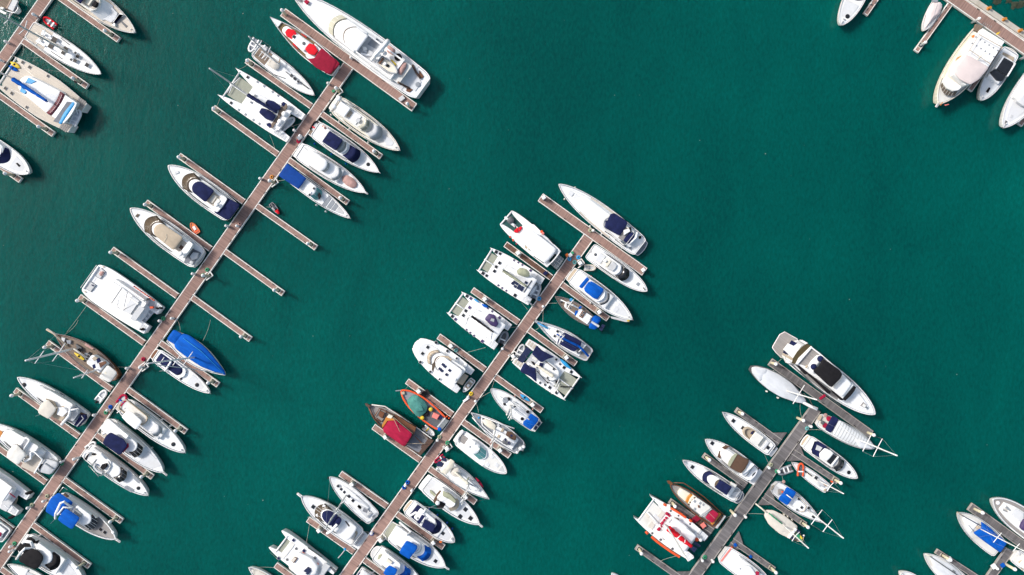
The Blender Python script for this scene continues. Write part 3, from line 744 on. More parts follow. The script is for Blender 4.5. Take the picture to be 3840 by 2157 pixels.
b = Boat('motor_yacht', 'white yacht with domed hardtop, grey windscreen cover and round beige cover on its bow', 'yacht', 'T3', (855,768), (1425,1130), 88, 'domed hardtop yacht', zd=1.6)
b.H('white','deckwhite','m'); b.PF(828,872,70,72,'white',.5); b.RL(.5); b.PU(8,24)
b.fol('deckhouse',.1,.62,.24,0,1.0,'white',bev=.12,dome=.1); b.B('hardtop',925,1085,58,54,2.3,2.5,'bright',cb=24,r=22,dome=.22,bev=.08,leg=1.2); b.W(1108,1082,46,44,22,20,1.5,2.3,'greyglass',1)
b.B('cabin_roof',1090,1175,60,54,1.0,1.25,'bright',cb=30,r=12); b.W(1212,1165,62,54,40,34,.2,1.25,'lightgrey',name='windscreen_cover')
b.PP('bow_cover',[(1222,992),(1262,978),(1318,1005),(1350,1050),(1345,1080),(1310,1092),(1262,1070),(1222,1030)],0,.35,'pinkcloth',dome=.4); b.TU('cockpit_rail',[(900,740,1),(930,770,1)],.08,'metal')

b = Boat('motor_boat', 'slim white boat with deep blue rear awning, teal windows and panels on its foredeck', 'motorboat', 'T3', (752,960), (1292,1352), 66, 'blue awning boat', zd=1.3)
b.H('white','deckwhite','m'); b.RL(.5)
b.B('awning',712,882,66,58,2.2,2.3,'deepblue',r=8,dome=.12,leg=1.6); b.B('deckhouse',850,990,54,50,0,1.5,'bright',cb=22,r=14,dome=.15)
b.W(1040,985,50,46,24,20,.2,1.5,'tealglass',2); b.HT([(980,1095,.35),(943,1150,.35)],1.62); b.RH(950,1130,.15,1.6,'bright','roof_light')
for k,(x,w) in enumerate(((1092,52),(1128,44),(1162,36),(1196,27),(1222,18))): b.B('foredeck_panel',x-15,x+15,w,w-8,.02,.08,'grey' if k<3 else 'lightgrey',r=2)
b.PP('windscreen_seal',[(1012,1150),(1030,1130),(1040,1160),(1022,1190)],.6,1.0,'black'); b.AN()
b.FE([(1005,1240),(1085,1295)],'white','white')

# jet ski
j = Boat('jet_ski', 'black jet ski with red nose floating beside the empty finger pontoon', 'jet ski', 'T3', (606,1222), (684,1318), 25, zd=.45, sheer=.15, bul=0)
j.H('black','black','m',rim=.05,draft=.2); j.B('seat',612,648,9,9,0,.35,'darkgrey',dome=.1); j.B('hood',655,680,17,9,0,.3,'red',cb=6,dome=.12); j.TU('handlebar',[(645,1282,.55),(662,1270,.55)],.05,'black'); j.B('foot_well',630,652,18,16,0,.03,'lightgrey')

# ---------------------------------------------------------------- left pier, left side
b = Boat('motor_yacht', 'white yacht with navy bimini and large navy cover over its whole stern', 'yacht', 'T4', (1228,492), (752,140), 94, 'yacht with navy stern cover', zd=1.7)
b.H('white','deckwhite','m'); b.RL(.35,1.02,.7)
b.fol('deckhouse',.15,.70,.25,0,1.0,'white',bev=.1,dome=.08); b.W(868,930,72,60,46,40,.2,1.2,'brownglass'); b.B('flybridge',1135,915,62,48,1.0,1.7,'bright',cb=34,r=20)
b.B('bimini',1065,940,56,50,2.6,2.7,'navy',cb=26,r=22,dome=.15,leg=.9); b.B('helm_floor',1125,1065,44,46,1.72,1.78,'teak'); b.B('seat',1100,1072,30,30,1.78,2.15,'beigecloth'); b.B('helm_console',1130,1108,24,26,1.7,2.3,'offwhite')
b.B('rear_arch',1160,1120,64,66,1.9,2.15,'bright',ca=6,r=10); b.DM(1117,432,.42,2.6,post=.4)
b.PP('stern_cover',[(1158,362),(1280,425),(1285,440),(1215,535),(1188,545),(1088,485)],1.6,1.72,'navy',dome=.15); b.PP('foredeck_box',[(800,185),(830,180),(835,195),(808,205)],.05,.15,'nonskid')
b.FE([(1030,235),(1118,295),(1195,352)],'white','white'); b.FE([(1150,534)],'white','white')

b = Boat('motor_yacht', 'white yacht with tan bimini and grey stern deck moored near the orange boat', 'yacht', 'T4', (982,838), (470,458), 97, 'tan bimini yacht near the orange boat', zd=1.7)
b.H('white','deckwhite','m'); b.PF(1002,955,68,80,'bluegreyteak',.5,12); b.RL(.4,1.02,.7)
b.fol('deckhouse',.2,.70,.25,0,1.0,'white',bev=.1,dome=.08); b.W(588,665,74,60,46,40,.2,1.2,'brownglass'); b.B('flybridge',905,640,62,50,1.0,1.7,'bright',cb=36,r=20)
b.B('bimini',830,655,60,52,2.6,2.7,'tan',cb=30,r=24,dome=.2,leg=.9); b.TU('bimini_seam',[(740,650,2.95),(742,680,2.95),(700,725,2.95)],.03,'cream'); b.B('helm_floor',880,825,44,46,1.72,1.78,'teak'); b.HT([(852,750,.7)],1.8,'darkwood')
b.B('rear_arch',905,868,66,66,1.9,2.15,'bright',ca=6,r=10); b.DM(850,796,.42,2.7,post=.5)
b.PP('stern_deck',[(930,755),(1000,790),(935,880),(870,860),(890,810)],.05,.12,'bluegreyteak'); b.PP('deck_table',[(940,785),(975,790),(970,830),(930,845),(915,815)],.12,.8,'lightgrey'); b.PP('stair',[(905,760),(930,770),(905,815),(885,805)],.1,.9,'greymesh'); b.RH(928,862,.3,.6,'lightgrey','capstan'); b.PP('deck_hatch',[(508,518),(525,498),(545,505),(525,528)],.02,.1,'brownglass')
b.FE([(680,512),(770,575),(880,660),(950,720)],'white','white')

b = Boat('raft_boat', 'small bright orange plastic boat floating between the two left finger pontoons', 'boat', 'T4', (975,645), (922,566), 24, zd=.4, sheer=.05, bul=.12)
b.H('orange','orange','f',rim=.12,draft=.2); b.B('seat',958,940,10,10,0,.15,'white'); b.TU('grab_bar',[(928,562,.3),(934,545,.3)],.05,'black'); b.B('thwart',970,962,18,18,0,.12,'orangered')

b = Cat('power_catamaran', 'boxy white power catamaran with flat roof and red life jackets along its side', 'catamaran', 'U7', (1320,1065), (180,290), 320, 'boxy white catamaran', zd=1.7, sheer=.1, bul=0)
b.CH(.34,.82,.72,.66,'bright','bright',.12,.99,None,None,blunt=1,wt=.8)
b.B('cabin',1085,480,220,235,0,1.3,'bright',r=30,bev=.08,cb=10); b.B('roof',1100,500,190,170,1.3,1.5,'white',r=20,bev=.05)
for k,(x0,x1,w,z) in enumerate(((1000,860,150,1.62),(880,760,165,1.58),(770,660,175,1.54))): b.B('roof_step',x0,x1,w,w+8,1.4,z+.22-.08*k,'nonskid' if k==0 else 'bright' if k==1 else 'deckwhite',r=4,bev=.12); yc = 1065+(x1-1320)*.68; b.TU('roof_seam',[(x1+.562*w,yc-.827*w,z),(x1-.562*w,yc+.827*w,z)],.05,'lightgrey')
b.PP('awning',[(1070,800),(1170,855),(1000,1085),(900,1040)],2.0,2.1,'lightgrey'); b.PP('radar_bar',[(860,640),(890,640),(1060,760),(1040,790)],1.6,1.75,'offwhite')
b.PP('bow_seat',[(385,120),(465,190),(365,330),(270,265)],.02,.2,'grey'); b.PP('seat_pad',[(385,130),(450,190),(362,315),(285,262)],.2,.27,'lightgrey'); b.PP('bow_seat',[(190,365),(290,432),(195,560),(95,500)],.02,.2,'grey'); b.PP('seat_pad',[(190,375),(280,432),(192,548),(108,500)],.2,.27,'lightgrey')
b.PP('deck_bag',[(365,185),(415,180),(420,220),(370,270),(340,235)],.25,.5,'pinkcloth',dome=.1); b.PP('deck_bag',[(195,420),(240,425),(225,455)],.25,.45,'navy')
b.TU('bow_rail',[(300,70,.8),(10,480,.8)],.05,'metal'); b.TU('forward_beam',[(335,90,.1),(55,500,.1)],.2,'bright'); b.PP('anchor_locker',[(400,85),(440,95),(430,115),(405,105)],.05,.2,'tan'); b.PP('anchor_locker',[(75,535),(110,550),(100,570),(70,555)],.05,.2,'tan')
for k in range(12):
    x = 975+k*32; y = 455+k*22.5; b.PP('life_jacket',[(x-14,y-14),(x+16,y-2),(x+14,y+18),(x-12,y+8)],.9,1.2,'orangered' if k%4 else 'crimson',dome=.05)
b.PP('cockpit_sole',[(1215,660),(1390,760),(1340,880),(1240,810),(1110,740)],.02,.08,'lightgrey'); b.PP('cockpit_bulkhead',[(1095,740),(1200,665),(1215,680),(1120,790)],.0,1.2,'greymesh')
for x,y in ((1385,850),(1445,845),(1100,1235),(1130,1225)): b.PP('outboard_motor',[(x-20,y-20),(x+25,y-5),(x+20,y+22),(x-25,y+5)],-.2,.6,'black',dome=.1)
b.PP('winch',[(1250,820),(1310,815),(1325,850),(1270,860)],.4,.9,'orangered'); b.ST(.02,.1,.70,.2,'nonskid',3)
dinghy('grey dinghy slung crosswise under the awning of the boxy white catamaran','U7',(1300,870),(1075,1125),70,'lightgrey','nonskid',True,1.0)

b = Boat('wooden_ketch', 'weathered wooden ketch with long bowsprit, white wheelhouse and white stern awning', 'sailboat', 'T5', (1218,605), (575,150), 122, 'weathered wooden ketch', zd=1.6, sheer=.4)
b.H('varnish','oldteak','d',rim=.2); b.RL(.1,.98,.5,'d')
b.TU('bowsprit',[(700,270,.3),(560,140,.3),(487,98,.35)],.22,'tan'); b.TU('bowsprit_rail',[(480,100,.5),(500,92,.5),(560,140,.5),(610,150,.5)],.05,'metal')
b.B('deckhouse',1075,920,62,56,0,1.4,'bright',cb=20,r=16,bev=.08,dome=.1,off=-4); b.W(905,925,58,58,-10,-10,.9,1.45,'glass',3)
b.PP('skylight',[(955,400),(990,380),(1020,400),(985,430)],1.4,1.55,'tan'); b.PP('skylight',[(1000,400),(1035,395),(1050,430),(1015,455)],1.4,1.55,'navy'); b.PP('roof_box',[(1030,450),(1095,430),(1110,450),(1045,500)],1.4,1.6,'varnish'); b.PP('roof_hatch',[(960,470),(990,460),(1000,500),(970,510)],1.4,1.52,'navy')
b.PP('stern_awning',[(1125,470),(1225,550),(1145,658),(1030,600),(1080,520)],2.2,2.3,'offwhite',dome=.1); b.PP('awning_patch',[(1090,540),(1115,545),(1105,575),(1085,565)],2.36,2.4,'cream')
b.PP('deck_gear',[(790,250),(850,290),(850,330),(800,310)],0,.5,'darkgrey'); b.PP('deck_gear',[(880,345),(915,345),(920,385),(880,380)],0,.5,'grey'); b.PP('deck_gear',[(690,210),(740,215),(735,255),(700,245)],0,.35,'grey'); b.TU('boom',[(770,300,1.0),(905,400,1.0)],.18,'beigecloth')
b.PP('red_bundle',[(890,240),(980,300),(960,310),(880,265)],0,.3,'pinkcloth'); b.PP('windlass',[(640,180),(680,190),(670,230),(640,215)],0,.4,'metal'); b.RH(830,315,.3,.4,'black','coil')
b.MA((770,300),(265,425),None,r=.2,spr=((.33,1.9),(.73,1.3)),sweep=0,mat='bright',name='main_mast',stays=True)
b.MA((1062,503),(768,604),None,r=.15,spr=((.62,.9),),sweep=0,mat='bright',name='mizzen_mast',stay=False)
kayak('yellow kayak on the deck of the weathered wooden ketch','T5',(778,340),(898,424),18,'yellow',1.9)

b = Boat('motor_yacht', 'white sportfisher yacht with beige bimini and dark gear deck beside the inflatable dinghy', 'yacht', 'T5', (872,1050), (178,600), 104, 'sportfisher with dark gear deck', zd=1.7)
b.H('white','deckwhite','m'); b.RL(.45,1.03,.7); b.FE([(905,985)],'white','white')
b.fol('deckhouse',.2,.72,.3,0,.8,'bright',bev=.25,dome=.15); b.TU('side_window',[(500,770,.7),(690,895,.7)],.16,'black'); b.B('flybridge',720,440,62,50,.8,1.6,'white',cb=34,r=24,off=20)
b.PP('bimini',[(500,830),(582,920),(580,945),(510,1038),(400,975),(395,940),(430,870)],2.5,2.6,'beigecloth',dome=.18); b.PP('helm_floor',[(585,925),(660,895),(720,960),(640,1060),(540,1010)],1.62,1.68,'tan'); b.PP('settee',[(605,915),(665,915),(700,960),(650,1010),(590,985)],1.68,2.2,'bright')
b.PP('canopy_strut',[(470,825),(545,855),(580,915),(560,905),(520,865)],1.7,2.3,'tan'); b.TU('hardtop_frame',[(640,1095,1.7),(720,1000,2.2),(740,900,1.7)],.25,'bright'); b.TU('hardtop_frame',[(730,940,2.0),(820,930,1.6)],.18,'bright')
b.PP('cockpit',[(690,880),(740,890),(820,950),(750,1070),(650,1050),(720,970)],.3,.4,'bluegreyteak'); b.PP('aft_locker',[(740,955),(800,935),(830,965),(760,1060),(710,1040)],.4,.9,'lightgrey')
b.PP('gear_deck',[(835,990),(890,990),(895,1030),(810,1120),(770,1095),(800,1050)],.1,.7,'navy'); b.TU('gear_frame',[(850,1000,1),(870,1030,1),(800,1110,1)],.09,'metal'); b.PP('teak_strip',[(820,955),(900,985),(895,1000),(835,985)],.1,.2,'varnish'); b.RH(250,677,.35,.02); b.HT([(630,770,.3),(643,780,.3),(655,788,.3)],.02)
b.TU('antenna',[(420,985,1.8),(370,1005,2.2)],.03,'metal')
dinghy('white inflatable dinghy with small motor floating against the left pier edge','T5',(1015,850),(1105,738),40,'white','lightgrey',True,.25)

b = Boat('motor_yacht', 'white flybridge yacht with tan bimini and brown bow hatch at the lower left edge', 'yacht', 'T6', (520,395), (-118,-30), 108, 'brown hatched yacht', zd=1.7)
b.H('white','deckwhite','m'); b.RL(.4,1.02,.7)
b.fol('deckhouse',.2,.78,.3,0,.8,'bright',bev=.25,dome=.15); b.TU('side_window',[(205,150,.6),(330,235,.6)],.2,'glass'); b.B('flybridge',330,40,66,52,.8,1.6,'white',cb=34,r=24,off=22)
b.PP('bimini',[(130,180),(170,178),(240,260),(245,290),(175,375),(60,300),(75,240)],2.5,2.6,'offwhite',dome=.18); b.PP('canopy_edge',[(120,180),(165,175),(215,225),(180,215)],2.2,2.45,'browncloth')
b.PP('aft_deck',[(250,300),(310,235),(415,310),(330,450),(200,390)],.9,1.0,'teak'); b.ring('arch',b.out(240,190,72,72,r=20,off=24),b.out(232,200,58,58,r=16,off=24),1.6,2.2,'bright'); b.TU('settee',[(300,250,1.9),(300,310,1.9),(240,340,1.9)],.24,'bright')
b.TU('coaming',[(330,240,1.3),(415,320,1.3),(335,455,1.3)],.16,'bright'); b.PP('tender_cover',[(440,310),(555,345),(560,380),(490,470),(370,440),(375,390)],.4,.9,'lightgrey',dome=.2); b.TU('tender_beam',[(440,360,1.2),(510,410,1.2)],.14,'grey')
b.PP('stern_bench',[(380,360),(420,365),(390,420),(365,400)],.5,1.0,'black'); b.PP('bow_hatch',[(0,38),(18,50),(20,75),(0,105),(-30,80),(-30,45)],.3,.45,'orangewood'); b.HT([(210,80,.3),(228,90,.3),(246,100,.3)],.02)

b = Cat('power_catamaran', 'white power catamaran with a motor on each stern at the lower left edge', 'catamaran', 'T6', (222,768), (-300,410), 140, 'catamaran with twin stern motors', zd=1.6, sheer=.1, bul=0)
b.CH(.34,.8,.72,.68,'white','bright',.18,.9,None,None,wt=.7)
b.B('cabin',90,-200,70,80,0,1.3,'bright',r=20,bev=.1,dome=.1); b.B('roof',70,-200,90,90,1.3,1.45,'white',r=14); b.PP('cockpit_sole',[(130,595),(200,640),(60,830),(0,800),(20,720),(85,650)],.05,.12,'lightgrey')
for x,y in ((255,655),(280,645),(90,890),(110,880)): b.PP('outboard_motor',[(x-12,y-12),(x+16,y-4),(x+14,y+14),(x-14,y+5)],-.2,.6,'black',dome=.1)
b.TU('davit',[(95,650,.8),(150,690,.8)],.1,'crimson'); b.TU('davit',[(40,760,.8),(85,800,.8)],.1,'bright'); b.ST(.03,.12,.70,.18,'nonskid',3); b.TU('roof_seam',[(0,500,1.5),(130,600,1.5)],.03,'grey')
dinghy('beige inflatable dinghy between the sterns of the twin motor catamaran','T6',(95,790),(158,672),34,'tan','lightgrey',False,.4)

b = Boat('motor_boat', 'grey decked boat with rounded stern at the left edge near the bottom', 'motorboat', 'T6', (62,1070), (-330,800), 84, 'grey decked boat at the left edge', zd=1.3)
b.H('white','lightgrey','f'); b.fol('cockpit',.02,.25,.2,0,.05,'bluegreyteak','f',bev=0); b.B('sunpad',28,-60,44,50,0,.4,'bright',ca=-10,r=14); b.PP('side_cushion',[(0,1030),(10,1045),(0,1075),(-14,1050)],.4,.6,'crimson')
# ================================================================ left pier, lower right side
b = Boat('sailing_boat', 'sailboat wrapped in bright blue tarpaulin beside the left pier', 'sailboat', 'T5', (1778,165), (2352,578), 122, 'blue tarpaulin sailboat', zd=1.4)
b.H('white','offwhite','s',rim=.1)
b.PP('tarpaulin',[(1812,98),(1900,150),(1830,262),(1750,215),(1745,190)],.5,.75,'blue',dome=.25); b.PP('tarpaulin',[(1905,140),(1980,165),(2140,290),(2250,420),(2335,530),(2350,575),(2280,560),(2100,490),(1960,400),(1830,300),(1815,255)],.45,.75,'blue',dome=.45)
b.TU('ridge_line',[(1910,190,1.2),(2100,330,1.3),(2330,555,.9)],.04,'skyblue')
b.MA((2040,388),(1545,455),None,r=.16,spr=((.17,1.4),(.42,1.2),(.75,.9)),sweep=0,mat='bright',zb=.6,stays=False)
b.TU('forestay',[(2325,562,.8),(2000,510,8.0),(1640,470,15.5)],.07,'white')

b = Boat('sports_cruiser', 'slim white sports cruiser with navy cockpit cover crossed by its neighbour\'s mast', 'motorboat', 'T5', (1620,362), (2192,765), 84, 'slim navy sports cruiser', zd=1.3)
b.H('white','deckwhite','m'); b.PF(1590,1645,56,66,'varnish',.7,6)
b.B('cockpit_cover',1655,1890,50,50,.3,.55,'navy',cb=30,r=18,dome=.3); b.ring('coaming',b.out(1640,1925,62,58,cb=34,r=20),b.out(1650,1898,50,50,cb=30,r=18),0,.5,'bright')
b.TU('radar_arch',[(1720,530,.4),(1750,490,1.3),(1780,445,1.3),(1775,420,.4)],.2,'bright'); b.fol('foredeck_pad',.62,.93,.25,0,.05,'nonskid')
b.RH(2055,678,.32,.05); b.RH(1935,546,.18,.05); b.RH(1888,614,.18,.05); b.AN(); b.TU('antenna',[(1660,535,.5),(1700,530,1.0)],.03,'metal')

b = Boat('motor_yacht', 'white flybridge yacht with grey windscreen cover and red dinghy at its stern', 'yacht', 'T5', (1290,892), (1932,1386), 108, 'yacht with the red stern dinghy', zd=1.7)
b.H('white','deckwhite','m'); b.PF(1235,1290,78,88,'teak',.5); b.RL(.5,1.0,.7)
b.fol('deckhouse',.1,.62,.3,0,.9,'white',bev=.2,dome=.1); b.B('flybridge',1280,1545,66,58,.9,1.6,'offwhite',cb=34,r=24,ca=14); b.ring('coaming',b.out(1255,1520,66,60,cb=20,ca=20,r=22),b.out(1262,1512,58,52,cb=18,ca=18,r=20),1.6,1.95,'tan')
b.PP('bimini',[(1330,945),(1390,975),(1485,1060),(1420,1150),(1320,1070),(1265,1010)],2.5,2.6,'bright',dome=.15); b.TU('side_window',[(1460,930,.7),(1560,1000,.7)],.14,'tan'); b.B('cabin_roof',1500,1610,58,54,.9,1.2,'bright',cb=30,r=16)
b.W(1680,1608,62,54,42,34,.15,1.2,'lightgrey',name='windscreen_cover'); b.RH(1808,1298,.34,.05); b.HT([(1675,1205,.5)],.02,'nonskid'); b.AN(); b.TU('stern_rail',[(1220,970,.6),(1300,920,.7),(1360,860,.6)],.09,'bright')
b.FE([(1690,1040),(1780,1105)],'white','white')
dinghy('red inflatable dinghy with blue bundle on the stern of the grey windscreen yacht','T5',(1240,880),(1310,785),44,'crimson','lightgrey',False,.7,seat='blue')

b = Boat('motor_yacht', 'white trawler yacht with navy flybridge bimini and black angled windscreen', 'yacht', 'T6', (1030,-15), (1590,448), 108, 'black windscreen trawler yacht', zd=1.7)
b.H('white','deckwhite','m'); b.RL(.5,.99,.7); b.PU(10,46)
b.fol('deckhouse',.08,.58,.3,0,1.2,'white',bev=.1); b.PP('aft_deck',[(1010,20),(1090,-60),(1160,-20),(1130,60),(1030,110),(975,80)],.05,.15,'teak')
b.TU('deck_arch',[(1000,70,1.3),(1100,20,1.6),(1170,60,1.6),(1250,95,1.6),(1240,150,1.3)],.26,'bright'); b.PP('side_window',[(1190,60),(1230,75),(1245,110),(1205,90)],1.2,1.32,'black')
b.B('flybridge',1010,1320,64,56,1.2,1.8,'bright',cb=30,r=22); b.PP('bimini',[(1075,55),(1205,125),(1240,185),(1175,275),(1130,260),(995,165),(1030,90)],2.7,2.82,'navy',dome=.1); b.PP('red_seat',[(1240,165),(1245,200),(1195,255),(1175,245),(1215,190)],1.8,2.2,'crimson'); b.B('helm_seat',1180,1215,22,20,1.8,2.4,'bright',off=-40)
b.B('cabin_roof',1200,1318,62,58,1.2,1.5,'bright',cb=32,r=14,dome=.08); b.W(1372,1312,66,60,28,28,.2,1.5,'glass',3,mm='offwhite'); b.PP('foredeck_step',[(1440,240),(1560,350),(1560,390),(1480,410),(1340,345)],.02,.1,'nonskid')
b.FE([(1310,72),(1378,130),(1478,208)],'offwhite','cream')

b = Boat('motor_yacht', 'white yacht with open bench flybridge, blue tinted windscreen and two dark bow skylights', 'yacht', 'T6', (845,232), (1442,672), 96, 'two skylight yacht', zd=1.7)
b.H('white','deckwhite','m'); b.PF(815,870,64,74,'white',.5); b.RL(.45,1.0,.7)
b.fol('deckhouse',.05,.58,.28,0,1.0,'white',bev=.1); b.PP('cockpit_sole',[(880,250),(960,260),(1000,330),(920,370),(830,320)],1.0,1.08,'offwhite')
b.TU('hoop_arch',[(812,290,1.2),(835,250,1.9),(900,235,2.0),(985,265,2.0),(1050,320,1.3)],.26,'bright'); b.PP('stern_window',[(845,280),(868,258),(838,330),(820,318)],1.0,1.2,'black'); b.PP('hose_coil',[(895,262),(935,262),(925,280),(892,278)],1.05,1.25,'black')
b.B('flybridge',930,1070,60,54,1.0,1.6,'bright',cb=20,r=24); b.TU('bench',[(930,360,1.9),(920,395,1.9),(950,430,1.9),(1000,455,1.9)],.3,'lightgrey'); b.PP('helm_seat',[(990,370),(1030,360),(1040,390),(1000,425),(975,400)],1.6,2.1,'black'); b.TU('coaming',[(1050,340,1.7),(1075,385,1.7),(1050,430,1.7),(1000,470,1.7)],.12,'offwhite'); b.PP('side_grille',[(930,320),(945,318),(900,385),(885,380)],1.5,1.7,'greymesh')
b.B('cabin_roof',1040,1165,60,56,1.0,1.35,'bright',cb=34,r=14,dome=.1); b.W(1222,1162,64,58,30,34,.2,1.35,'glass',3,mm='grey')
b.PP('bow_skylight',[(1290,470),(1310,478),(1370,535),(1355,555),(1335,545),(1285,495)],.05,.15,'grey'); b.PP('bow_skylight',[(1215,580),(1235,575),(1305,615),(1295,640),(1270,640),(1210,605)],.05,.15,'grey'); b.RH(1347,600,.28,.05); b.AN(); b.TU('fishing_rod',[(860,380,1.2),(950,470,1.4),(990,480,1.4)],.04,'metal'); b.TU('fishing_rod',[(880,390,1.2),(960,490,1.8)],.04,'metal')
dinghy('white inflatable dinghy with black seat hanging across the two skylight yacht stern','T6',(842,222),(930,155),32,'white','darkgrey',False,.9)

b = Boat('motor_yacht', 'white trawler yacht with two large blue canopies and teak foredeck near the bottom left', 'yacht', 'T6', (555,712), (1128,1098), 108, 'blue canopied trawler yacht', zd=1.7)
b.H('white','greyteak','m',rim=.2); b.RL(.3,.98,.7); b.PU(12,50)
b.fol('deckhouse',.1,.60,.28,0,1.1,'white',bev=.1); b.PP('aft_canopy',[(570,640),(705,735),(700,760),(540,890),(445,830),(445,800),(490,700)],1.9,2.0,'blue',dome=.12)
b.TU('radar_arch',[(540,895,1.6),(540,850,2.6),(590,745,2.9),(620,732,2.9),(705,790,1.6)],.22,'bright'); b.TU('radar_arch',[(560,860,2.6),(620,785,2.9),(695,795,2.4)],.17,'bright'); b.TU('antenna',[(540,900,1.8),(490,945,3)],.03,'metal')
b.PP('bimini',[(640,795),(765,880),(772,900),(700,1005),(600,940),(560,905),(600,840)],2.7,2.8,'blue',dome=.1); b.B('cabin_roof',715,880,66,58,1.1,1.6,'bright',cb=34,r=16,dome=.15); b.PP('helm_glass',[(730,800),(790,850),(790,880),(770,878),(720,830)],1.5,2.0,'greyglass')
b.W(938,880,68,60,34,32,.2,1.5,'glass',4,mm='bright'); b.HT([(980,1002,.55),(1020,1030,.55)],.05,'black'); b.PP('windlass',[(1090,1010),(1115,1030),(1100,1050),(1080,1035)],0,.3,'bright')
b.TU('stern_rail',[(580,635,.6),(615,590,.7),(655,615,.6)],.07,'metal'); b.PP('side_deck_locker',[(625,650),(700,705),(690,720),(615,665)],.1,.4,'darkwood')

b = Boat('motor_yacht', 'white yacht with large black flybridge cover and black windscreen at the bottom left', 'yacht', 'T6', (225,1130), (815,1510), 126, 'black covered yacht', zd=1.8)
b.H('white','deckwhite','m'); b.PF(205,245,90,98,'white',.5)
b.fol('deckhouse',.04,.62,.26,0,1.1,'white',bev=.1); b.PP('cockpit',[(290,1070),(350,1110),(260,1240),(150,1200),(205,1130)],1.1,1.2,'black',dome=.1); b.TU('deck_arch',[(225,1130,1.2),(240,1115,2.0),(300,1125,2.2),(330,1180,1.6)],.3,'bright'); b.TU('radar_arch',[(160,1290,1.4),(200,1230,2.6),(245,1185,2.8),(325,1185,1.8)],.22,'bright')
b.PP('flybridge_cover',[(300,1190),(365,1205),(415,1260),(415,1300),(370,1380),(320,1390),(180,1310),(190,1270),(250,1210)],2.3,2.45,'black',dome=.2); b.B('cabin_roof',330,500,80,70,1.1,1.7,'bright',cb=44,r=22,dome=.15); b.PP('helm_cover',[(340,1350),(400,1320),(390,1370),(350,1380)],2.0,2.3,'lightgrey'); b.W(575,508,84,72,44,44,.2,1.6,'black'); b.PP('side_box',[(340,1115),(375,1110),(365,1140),(335,1135)],.9,1.2,'black'); b.TU('antenna',[(110,1260,1.5),(170,1270,2)],.08,'darkgrey')
b.fol('foredeck_pad',.68,.93,.35,0,.06,'nonskid'); b.FE([(395,1058),(518,1155),(605,1220),(683,1280)],'offwhite','cream')

b = Boat('small_boat', 'small pointed white boat moored under the black covered yacht', 'boat', 'T6', (480,1560), (68,1342), 70, 'small pointed white boat', zd=.9)
b.H('white','offwhite','s',rim=.08); b.fol('foredeck',.55,.95,.2,0,.1,'bright','s',dome=.08); b.B('open_well',330,180,34,26,0,.12,'lightgrey',cb=14,r=10)

# ================================================================ middle pier, left side
b = Cat('power_catamaran', 'white day charter catamaran with net bow, plain white roof and red bow cushions', 'catamaran', 'T7', (792,755), (352,374), 108, 'day charter catamaran', zd=1.9, sheer=.1, bul=0)
b.CH(.30,.72,.72,.66,'white','bright',.05,.70,.985,'netmesh',blunt=1,wt=.8)
b.B('foredeck',580,475,86,80,0,.4,'bright',r=8,cb=6); b.PP('side_deck',[(500,415),(610,440),(690,520),(650,540),(520,450)],.1,.5,'bright')
b.B('roof',765,520,84,70,2.0,2.2,'bright',cb=20,r=26,ca=6,bev=.08,dome=.1); b.B('cabin',740,540,76,66,0,2.0,'white',cb=20,r=16,parent=None)
b.ring('roof_rim',b.out(795,600,100,98,r=40,ca=10),b.out(788,606,93,92,r=36,ca=10),1.7,1.95,'white'); b.TU('side_rail',[(745,570,1.9),(790,620,1.9)],.07,'black'); b.TU('side_rail',[(605,725,1.9),(700,790,1.9)],.07,'black')
b.PP('bow_cushion',[(432,490),(470,460),(470,515),(428,510)],.4,.7,'red',dome=.1); b.PP('bow_cushion',[(470,470),(495,452),(503,475),(475,510)],.4,.65,'red',dome=.1)
b.PP('net_bundle',[(362,410),(380,370),(405,365),(430,395),(425,415),(390,435)],.0,.5,'darkgrey',dome=.2); b.TU('bow_runner',[(375,395,.1),(345,370,.1)],.2,'bright'); b.TU('bow_runner',[(400,425,.1),(440,455,.1)],.25,'bright')
b.PP('stairwell',[(530,630),(575,650),(575,675),(525,650)],.4,.55,'tan'); b.PP('side_flag',[(385,545),(395,540),(402,560),(390,560)],.05,.2,'orangered'); b.PP('side_flag',[(412,570),(422,570),(428,590),(416,590)],.05,.2,'orangered'); b.PP('side_flag',[(442,605),(456,608),(455,625),(445,620)],.05,.2,'maroon'); b.RH(678,505,.22,.5,'orangered','life_ring'); b.RH(690,520,.2,.5,'pink','life_ring')
b.PP('boarding_ramp',[(828,708),(882,752),(818,850),(760,800)],.1,.25,'greymesh')
for k in range(1,4): b.TU('ramp_bar',[(828-17*k,708+23*k,.28),(882-16*k,752+24*k,.28)],.04,'lightgrey')
b.TU('ramp_bar',[(855,730,.28),(790,825,.28)],.04,'lightgrey'); b.ST(.01,.08,.62,.2,'nonskid',2)

b = Cat('sailing_catamaran', 'white sailing catamaran with rows of solar panels and pale green helm cover', 'catamaran', 'T7', (632,1048), (150,748), 140, 'solar panel catamaran', zd=1.9, sheer=.15, bul=0)
b.CH(.32,.84,.74,.78,'white','bright',.16,.82,.96,'mesh',wt=.75)
b.B('cabin',560,300,92,60,0,1.0,'bright',cb=40,r=44,dome=.3,flare=.2); b.B('hardtop',590,420,96,84,1.6,1.8,'bright',r=16,dome=.1); b.TU('hardtop_edge',[(590,945,1.95),(515,1055,1.95)],.07,'black')
b.PP('helm_cover',[(482,828),(540,840),(570,875),(568,912),(520,912),(462,890),(450,862)],2.0,2.3,'olive',dome=.35)
for x,y in ((416,972),(440,1000),(470,1015),(495,1030),(432,960),(455,975),(480,995),(505,1010),(538,965)): b.PP('solar_panel',[(x-6,y-17),(x+17,y-2),(x+3,y+17),(x-18,y+3)],1.98,2.04,'solar',bev=.01)
